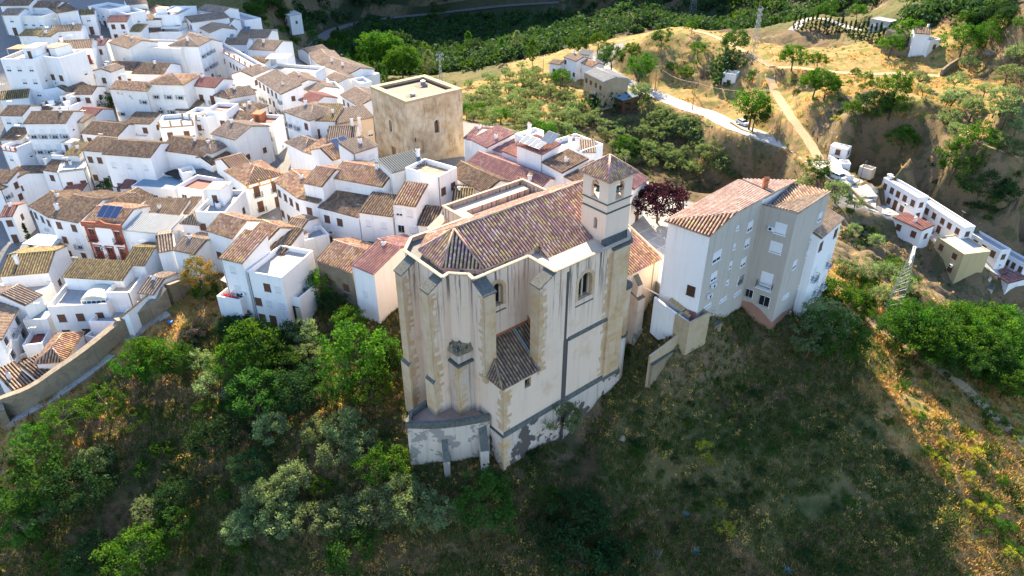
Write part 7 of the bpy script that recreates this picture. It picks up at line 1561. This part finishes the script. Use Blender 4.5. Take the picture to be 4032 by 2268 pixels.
pl('bigtree',965,125,1.0,'huge sunlit green tree in the valley behind the town'); pl('bigtree',1010,150,.75,'lower right part of the huge sunlit grove'); pl('palepoplar',1078,155,1.0,'pale silvery poplar right of the huge green tree'); pl('poplar',1178,105,1.0,'tall lit poplar in the dark valley'); pl('far',1195,120,1.3,'round dim tree beside the tall lit poplar'); pl('poplar',1262,120,.8,'poplar left of the twin poplars'); pl('palepoplar',1300,105,1.0,'tall pale twin poplar in the valley'); pl('poplar',1340,125,.8,'small bright poplar at the right of the twin ones')
pl('mid',1455,110,1.5,'brown-green round tree beside the farmhouse'); pl('mid',1540,140,1.6,'big round tree above the brick barn'); pl('broad',1505,100,1.2,'bright tree behind the farmhouse'); pl('broad',1610,165,1.6,'bright tree left of the hill crest road'); pl('broad',1590,125,1.1,'bright small tree high on the hill side'); pl('mid',1665,92,1.1,'round tree near the top of the dry hill'); pl('broad',1742,65,.7,'small green tree on the very top of the dry hill'); pl('broad',1758,122,.85,'round green tree under the hill crest'); pl('broad',1690,168,.7,'round bush tree on the hill face'); pl('broad',1728,178,.8,'bushy tree on the hill face, right one'); pl('broad',1410,190,1.1,'bright tree below the farmhouse'); pl('olive',1612,228,1.6,'large grey-green tree beside the lean-to with the blue roof'); pl('broad',1895,262,1.7,'big round green tree at the parked white car'); pl('mid',1900,290,1.2,'darker-leaved crown drawn as the shaded lower part of the big round tree'); pl('dark',1580,372,1.4,'solitary round dark green tree on the brown slope'); pl('broad',1580,365,1.1,'lighter-leaved crown drawn as the lit top of the solitary round tree')  # lit and shaded tree parts drawn as crowns of lighter and darker leaves
pl('broad',1998,140,1.4,'bright tree on the ridge beside the path fork'); pl('broad',2060,148,.9,'small bright tree right on the ridge'); pl('broad',2055,200,1.4,'round bright tree on the cliff top'); pl('broad',2080,215,1.1,'green tree spilling down the cliff'); pl('broad',2245,110,1.2,'bright tree left of the far white farmhouse'); pl('broad',2290,75,1.5,'bright tree behind the far white farmhouse'); pl('broad',2430,95,1.6,'large green tree in the upper right field'); pl('broad',2490,85,1.3,'green tree right of the large field tree'); pl('mid',1850,100,1.5,'dim green tree below the ridge pylon'); pl('broad',2160,25,1.1,'green tree by the farm drive'); pl('mid',2080,25,1.3,'dim round tree by the farm drive'); pl('yellow',2105,300,.8,'yellow broom bush on the cliff'); pl('broad',2255,215,1.2,'bright slender tree in the olive field',sz=1.2); pl('broad',2235,300,1.1,'round bright tree above the cave houses'); pl('broad',2275,350,1.1,'leaning bright tree with an open crown in the field'); pl('dark',2180,345,1.5,'dark round tree above the hut at the road bend'); pl('mid',2060,425,1.0,'round olive-green bush beside the road parapet'); pl('olive',2108,478,1.3,'spreading grey tree below the road parapet'); pl('mid',2400,430,1.5,'thick green bushes above the cave houses'); pl('broad',2440,400,1.3,'lighter-leaved crown drawn as the sunlit top of the bushes above the cave houses'); pl('dark',2470,470,1.5,'dark evergreen above the cave houses'); pl('dark',2520,480,1.2,'dark evergreen right of the cave house bushes')  # lighter leaf colour stands for sun on top of the cave house bushes
for i in range(26):          # cypress hedge
    x = 2000+i*10.5; plant('cypress', Gc(*cp('d', x, 55+i*1.7+3*math.sin(i)), 2.6), .75+.1*(i % 3), 'dark cypress of the long hedge below the farm drive', 'cypress hedge below the farm drive')
for i, (x, y) in enumerate(((840,95),(858,108),(873,122),(888,132),(905,148),(920,160),(938,172),(955,185),(968,196),(850,80),(870,95))):
    plant('pine', Gc(*cp('d', x, y), 3.5), .85+.1*(i % 3), 'feathery green conifer in the row behind the plain grey roofs', 'conifers behind the town')
# olives of the right field
for i, (x, y, s) in enumerate(((2445,155,1.3),(2540,180,1.3),(2315,195,1.15),(2405,200,1.3),(2400,245,1.25),(2455,265,1.0),(2385,250,1.0),(2450,270,1.2),(2525,255,1.3),(2240,260,1.0),(2390,300,1.15),(2410,325,1.0),(2520,320,1.25),(2480,340,.8),(2405,365,.95),(2290,285,1.0),(2510,385,1.0),(2545,400,1.1),(2325,225,.9),(2560,130,1.2),(2550,345,1.0),(2480,225,1.0))):
    plant('olive' if i % 3 else 'open_olive', Gc(*cp('d', x, y), 2.3*s), s, 'grey-green olive tree with a long shadow in the dry right-hand field', 'olive trees in the right field')
def inside(p, poly):
    c = False; j = len(poly)-1
    for i in range(len(poly)):
        if (poly[i][1] > p[1]) != (poly[j][1] > p[1]) and p[0] < (poly[j][0]-poly[i][0])*(p[1]-poly[i][1])/(poly[j][1]-poly[i][1])+poly[i][0]: c = not c
        j = i
    return c
rd = random.Random(21)
def fill(poly, n, kinds, smin, smax, label, group, dmin=13, hc=2.0):
    xs = [p[0] for p in poly]; ys = [p[1] for p in poly]; got = []; tries = 0
    while len(got) < n and tries < 6000:
        tries += 1; p = (rd.uniform(min(xs), max(xs)), rd.uniform(min(ys), max(ys)))
        if not inside(p, poly) or any((p[0]-q[0])**2+((p[1]-q[1])*1.5)**2 < dmin*dmin for q in got): continue
        g_ = Gc(*cp('d', *p), hc)
        if any(min((g_.x-r_.x)**2+(g_.y-r_.y)**2 for r_ in ROADS[k][0]) < (ROADS[k][1]+2.4)**2 for k in ('country','track','ridge_path')): continue
        got.append(p); k = rd.choice(kinds); plant(k, g_, rd.uniform(smin, smax), label, group, rd.uniform(.85,1.1))
fill([(1170,190),(1300,160),(1400,170),(1440,240),(1500,290),(1460,330),(1330,310),(1180,290)], 130, ['olive','open_olive','olive'], .65, .95, 'small olive tree in the sunlit grove behind the keep', 'olive grove behind the keep', 8.5)
fill([(1500,300),(1620,290),(1840,310),(1990,400),(2040,470),(1980,490),(1850,440),(1700,420),(1560,400)], 95, ['olive','open_olive'], .6, .95, 'small olive tree on the slope below the country road', 'olive trees below the country road', 10)
fill([(1640,260),(1700,270),(1860,330),(2000,400),(2010,430),(1900,400),(1700,330)], 34, ['olive'], .65, .9, 'olive tree right under the country road edge', 'olive trees along the lower road edge', 10)
fill([(1170,230),(1240,270),(1400,290),(1500,370),(1560,420),(1640,440),(1600,450),(1440,380),(1250,320),(1170,290)], 30, ['broad','bush','bush','olive'], .5, .85, 'green tree or bush crowding behind the inn roofs', 'greenery behind the inn', 14)
fill([(2240,830),(2330,820),(2460,800),(2576,840),(2576,1010),(2480,960),(2360,900)], 46, ['broad','broad','mid'], .85, 1.25, 'dense sunlit tree on the green slope at the right edge', 'sunlit trees on the right slope', 20)
fill([(2080,640),(2160,660),(2240,760),(2330,830),(2290,850),(2180,800),(2110,720)], 26, ['bush','midbush','bush'], .6, 1.1, 'sunlit green bush on the lit slope right of the grey block', 'bushes on the lit slope', 13, 1)
fill([(1900,140),(2100,170),(2200,190),(2250,330),(2150,330),(2100,250),(1950,260)], 26, ['bush','midbush','broad'], .4, .8, 'scattered bush on the cliffs above the road', 'bushes on the cliffs', 16, 1)
fill([(1650,110),(1800,100),(1950,180),(1930,230),(1800,210),(1680,200)], 14, ['bush','olive'], .5, .8, 'scattered small bush on the dry hill face', 'bushes on the dry hill', 20, 1)
fill([(2140,500),(2200,560),(2330,720),(2290,760),(2180,640),(2110,560)], 26, ['midbush','darkbush','olive'], .6, 1.0, 'dusky bush in the shaded gorge', 'bushes in the gorge', 15, 1)
fill([(2300,400),(2576,440),(2576,560),(2400,540),(2300,480)], 20, ['midbush','bush','darkbush'], .6, 1.1, 'bush on the rock above the cave houses', 'bushes above the cave houses', 18, 1)
fill([(2250,0),(2576,0),(2576,70),(2400,60),(2280,40)], 26, ['broad','midbush','dark'], .6, 1.0, 'tree or bush on the far slope at the top right', 'vegetation on the far slope', 16, 1.5)
fill([(1500,600),(1640,590),(1600,800),(1560,960),(1510,900)], 8, ['darkbush','midbush'], .5, .8, 'low bush in the garden behind the church', 'bushes behind the church', 20, 1)
fill([(560,800),(760,870),(1000,830),(1010,960),(860,1010),(640,1040),(430,1010),(300,960)], 12, ['mid','dark','midbush','darkbush'], .6, 1.0, 'shaded bush filling the thicket left of the church', 'undergrowth of the left thicket', 26, 1.5)
fill([(0,1150),(500,1060),(800,1060),(820,1440),(100,1440)], 22, ['midbush','darkbush','bush','olive'], .6, 1.1, 'low bush scattered over the lower left slope', 'bushes on the lower left slope', 45, 1)
fill([(1600,1000),(2150,860),(2400,1300),(2200,1440),(1500,1440)], 46, ['darkbush','midbush'], .35, .75, 'low dark bush in the shaded grass slope', 'bushes in the shaded grass', 32, .6)
fill([(2200,830),(2300,900),(2420,950),(2576,1100),(2576,1440),(2420,1280),(2260,1000)], 80, ['bush','midbush','yellow','bush'], .3, .65, 'small lit bush on the dry slope at the right edge', 'bushes on the dry right slope', 13, .5)
fill([(1000,60),(1100,0),(1120,20),(1060,80)], 10, ['broad','mid'], .7, 1.0, 'bush on the green cliff behind the town', 'bushes on the cliff behind the town', 14, 2)
fill([(600,0),(715,0),(745,60),(760,110),(700,90),(640,40)], 26, ['bush','mid','bush'], .7, 1.1, 'green bush on the sunlit cliff above the upper lane', 'bushes on the cliff above the lane', 11, 1)
fill([(755,75),(850,110),(830,60),(900,100),(930,190),(880,170),(780,110)], 22, ['broad','mid','bush'], .7, 1.1, 'green tree behind the last houses of the town', 'trees behind the last houses', 13, 2)
fill([(100,900),(330,860),(480,880),(420,1040),(200,1090),(60,1130)], 5, ['broad','bush','open_broad'], .6, .95, 'leafy green bush on the bank below the town wall', 'bushes below the town wall', 30, 1.2)
fill([(0,1130),(300,1080),(640,1120),(640,1440),(0,1440)], 6, ['mid','olive','dark','olive'], .8, 1.25, 'tree scattered over the lower left slope', 'trees on the lower left slope', 60, 2)
# agaves
def agave(loc, s):
    t = empty('agave', loc, rd.uniform(0,6), 'grey-blue agave rosette in the shaded grass slope', 'agave', 'agaves in the grass'); mb = MB()
    for k in range(16):
        a = k*2.4; r_ = s*rd.uniform(.8,1.2); el = R(25+45*(k/16)); d = Vector((math.cos(a)*math.cos(el), math.sin(a)*math.cos(el), math.sin(el))); sd_ = Vector((-math.sin(a), math.cos(a), 0))*s*.11
        mb.face([Vector((0,0,0))-sd_*.6, Vector((0,0,0))+sd_*.6, d*r_*.5+sd_, d*r_], 'agave'); mb.face([Vector((0,0,0))-sd_*.6, d*r_, d*r_*.5-sd_], 'agave')
    mb.build('leaves', t)
for (x, y) in ((1725,1300),(1750,1392),(1650,1400),(1980,1440),(2330,255)): agave(G(*cp('d', x, y)), .8)
# ------------------------------------------------------------------ uncountable cover: grass, scrub, far woodland
def surf(X, Y):
    ys, n, Z = SURF['ys'], SURF['n'], SURF['Z']; fy = np.interp(Y, ys, np.arange(len(ys))); fx = np.clip((X/(105+.88*np.maximum(Y, 0))+1)/2*(n-1), 0, n-1.001)
    iy = np.minimum(fy.astype(int), len(ys)-2); ix = fx.astype(int); ty, tx = fy-iy, fx-ix
    return (Z[iy,ix]*(1-tx)+Z[iy,ix+1]*tx)*(1-ty)+(Z[iy+1,ix]*(1-tx)+Z[iy+1,ix+1]*tx)*ty
def scatter_area(n, y0, y1, half, seed, power=1.6):
    r = np.random.default_rng(seed); u = r.random(n); Y = y0*(y1/y0)**(u**power if False else u); X = (r.random(n)*2-1)*half(Y); return X, Y
def tufts(name, label, n, y0, y1, covers, mat, hmin, hmax, wide, seed, thr=.45, blades=5):
    r = np.random.default_rng(seed); X, Y = scatter_area(n, y0, y1, lambda y: 18+.78*(y+10), seed)
    W_ = cover_np(X, Y); w = sum(W_[c] for c in covers); pn = vnoise(X, Y, 4.5, seed+50)
    keep = (w > thr) & (pn > .25) & (r.random(n) < .35+pn); X, Y = X[keep], Y[keep]
    for k_, (pts, hw, lift) in ROADS.items():
        for p in pts[::2]: m = ((X-p.x)**2+(Y-p.y)**2) > (hw+.8)**2; X, Y = X[m], Y[m]
    Z = surf(X, Y)-.08; m = len(X); sc = r.uniform(hmin, hmax, m)*(1+Y/260)
    B = blades; X, Y, Z, sc = [np.repeat(a, B) for a in (X, Y, Z, sc)]; an = r.uniform(0, 6.28, m*B); ln = r.uniform(.15,.75,m*B)*sc; h = sc*r.uniform(.6,1,m*B); wd = wide*sc
    bx, by = X+r.normal(size=m*B)*sc*.3, Y+r.normal(size=m*B)*sc*.3; px, py = np.cos(an+1.57)*wd, np.sin(an+1.57)*wd
    V = np.stack([np.stack([bx-px, by-py, Z],-1), np.stack([bx+px, by+py, Z],-1), np.stack([bx+np.cos(an)*ln, by+np.sin(an)*ln, Z+h],-1)], 1).reshape(-1,3); nn_ = m*B
    me = bpy.data.meshes.new(name); me.vertices.add(3*nn_); me.vertices.foreach_set('co', V.ravel().astype(np.float32)); me.loops.add(3*nn_); me.loops.foreach_set('vertex_index', np.arange(3*nn_, dtype=np.int32)); me.polygons.add(nn_); me.polygons.foreach_set('loop_start', np.arange(0,3*nn_,3,dtype=np.int32)); me.update()
    at = me.attributes.new('tone', 'FLOAT', 'FACE'); at.data.foreach_set('value', np.clip(np.repeat(r.uniform(0,.8,m), B)+r.random(nn_)*.2,0,1).astype(np.float32)); me.materials.append(M[mat])
    o = bpy.data.objects.new(name, me); C.objects.link(o); tag(o, label, 'grass', kind='stuff')
tufts('dry_grass', 'straw-coloured dry grass on the sunlit slopes', 95000, 40, 230, 'd', 'leaf_dry', .3, .7, .10, 31)
tufts('shaded_grass', 'tangled brown and straw grass of the shaded hill', 70000, 40, 115, 'bg', 'leaf_dry', .2, .5, .06, 32, .5)
tufts('green_scrub', 'low green weeds of the hill slope', 120000, 40, 190, 'gb', 'leaf_scrub', .25, .6, .12, 33, .5, 6)
def clumps(name, label, n, y0, y1, covers, mat, rad, per, s, seed, thr=.5, pw=.5, zoff=.2, cat='scrub', xf=None):
    r = np.random.default_rng(seed); X, Y = scatter_area(n, y0, y1, xf or (lambda y: 18+.78*(y+10)), seed); W_ = cover_np(X, Y); w = sum(W_[c] for c in covers); pn = vnoise(X, Y, 7, seed+9)
    keep = (w > thr) & (pn > pw); X, Y = X[keep], Y[keep]
    for k_, (pts, hw, lift) in ROADS.items():
        for p in pts[::2]: m_ = ((X-p.x)**2+(Y-p.y)**2) > (hw+rad)**2; X, Y = X[m_], Y[m_]
    m = len(X); R_ = r.uniform(.5,1.3,m)*rad; Z = surf(X, Y)+R_*zoff; idx = np.repeat(np.arange(m), per); off = r.normal(size=(m*per,3)); off /= np.linalg.norm(off,axis=1)[:,None]; off *= (r.random(m*per)**.4*R_[idx])[:,None]
    Cc_ = np.stack([X[idx], Y[idx], Z[idx]],-1)+off*np.array([1,1,.8]); global rng; rng = r
    me = leafmesh(name, Cc_, s*r.uniform(.6,1.4,m*per)*(1+Y[idx]/300), r.uniform(.1,.9,m)[idx]*.7+r.random(m*per)*.3, mat); o = bpy.data.objects.new(name, me); C.objects.link(o); tag(o, label, cat, kind='stuff')
clumps('low_scrub', 'low dark scrub carpeting the hillsides', 9500, 40, 260, 'gb', 'leaf_scrub', .6, 40, .2, 41, .5, .42)
clumps('green_weeds', 'patches of fresh green weeds among the grass', 5200, 40, 200, 'gbd', 'leaf_mid', .5, 34, .18, 42, .6, .58)
clumps('sunlit_weeds', 'yellow-green weeds glowing on the sunlit slope', 4200, 50, 170, 'd', 'leaf_yellow', .42, 26, .17, 48, .5, .5)
clumps('slope_bushes', 'small dry bushes and thistles dotting the ochre slopes', 9000, 50, 265, 'dr', 'leaf_scrub', .5, 26, .2, 45, .5, .45)
clumps('dry_tussocks', 'golden tussocks on the sunlit ochre slopes', 9000, 50, 265, 'dr', 'leaf_dry', .42, 22, .19, 47, .5, .35)
clumps('straw_tussocks', 'straw tussocks scattered through the shaded slope', 7000, 40, 120, 'bg', 'leaf_dry', .45, 26, .2, 46, .5, .5)
clumps('woodland', 'dark woodland covering the shaded valley', 5200, 215, 640, 'fb', 'leaf_far', 4.2, 60, .9, 43, .45, .12, .5, 'woodland', lambda y: 10+.62*y)
clumps('valley_trees', 'second layer of dim trees in the shaded valley', 1500, 215, 560, 'f', 'leaf_mid', 3.6, 60, .8, 44, .45, .3, .5, 'woodland', lambda y: 10+.62*y)
# ------------------------------------------------------------------ camera, sun, sky
cam = bpy.data.objects.new('camera', bpy.data.cameras.new('camera')); C.objects.link(cam)
cam.location = (0, 0, ZC); cam.rotation_euler = (R(58), 0, 0); cam.data.sensor_width = 36; cam.data.lens = FPX/4032*36
cam.data.clip_start = 1; cam.data.clip_end = 3000; scene.camera = cam
ELEV, AZ = R(34), R(10)       # sun stands behind the scene, slightly left
w = bpy.data.worlds.new('World'); scene.world = w; w.use_nodes = True; nt = w.node_tree
bg = nt.nodes['Background']; sky = nt.nodes.new('ShaderNodeTexSky'); sky.sky_type = 'NISHITA'; sky.sun_disc = False
sky.sun_elevation = ELEV; sky.sun_rotation = -AZ; sky.air_density = 1.1; sky.dust_density = .6; sky.ozone_density = 2.2
tn = nt.nodes.new('ShaderNodeMix'); tn.data_type = 'RGBA'; tn.blend_type = 'MULTIPLY'; tn.inputs[0].default_value = 1; tn.inputs[7].default_value = (.95, .98, 1.06, 1); nt.links.new(sky.outputs[0], tn.inputs[6]); nt.links.new(tn.outputs[2], bg.inputs[0]); bg.inputs[1].default_value = .112
sl = bpy.data.lights.new('sun', 'SUN'); sl.energy = 5.0; sl.angle = R(.5); sl.color = (1, .83, .58)
so = bpy.data.objects.new('sun', sl); C.objects.link(so)
sd = Vector((-math.sin(AZ)*math.cos(ELEV), math.cos(AZ)*math.cos(ELEV), math.sin(ELEV)))
so.rotation_euler = sd.to_track_quat('Z', 'Y').to_euler(); so.location = (0, 0, 150)
vs = scene.view_settings; vs.view_transform = 'Standard'; vs.look = 'None'; vs.exposure = 1.92; vs.gamma = 1
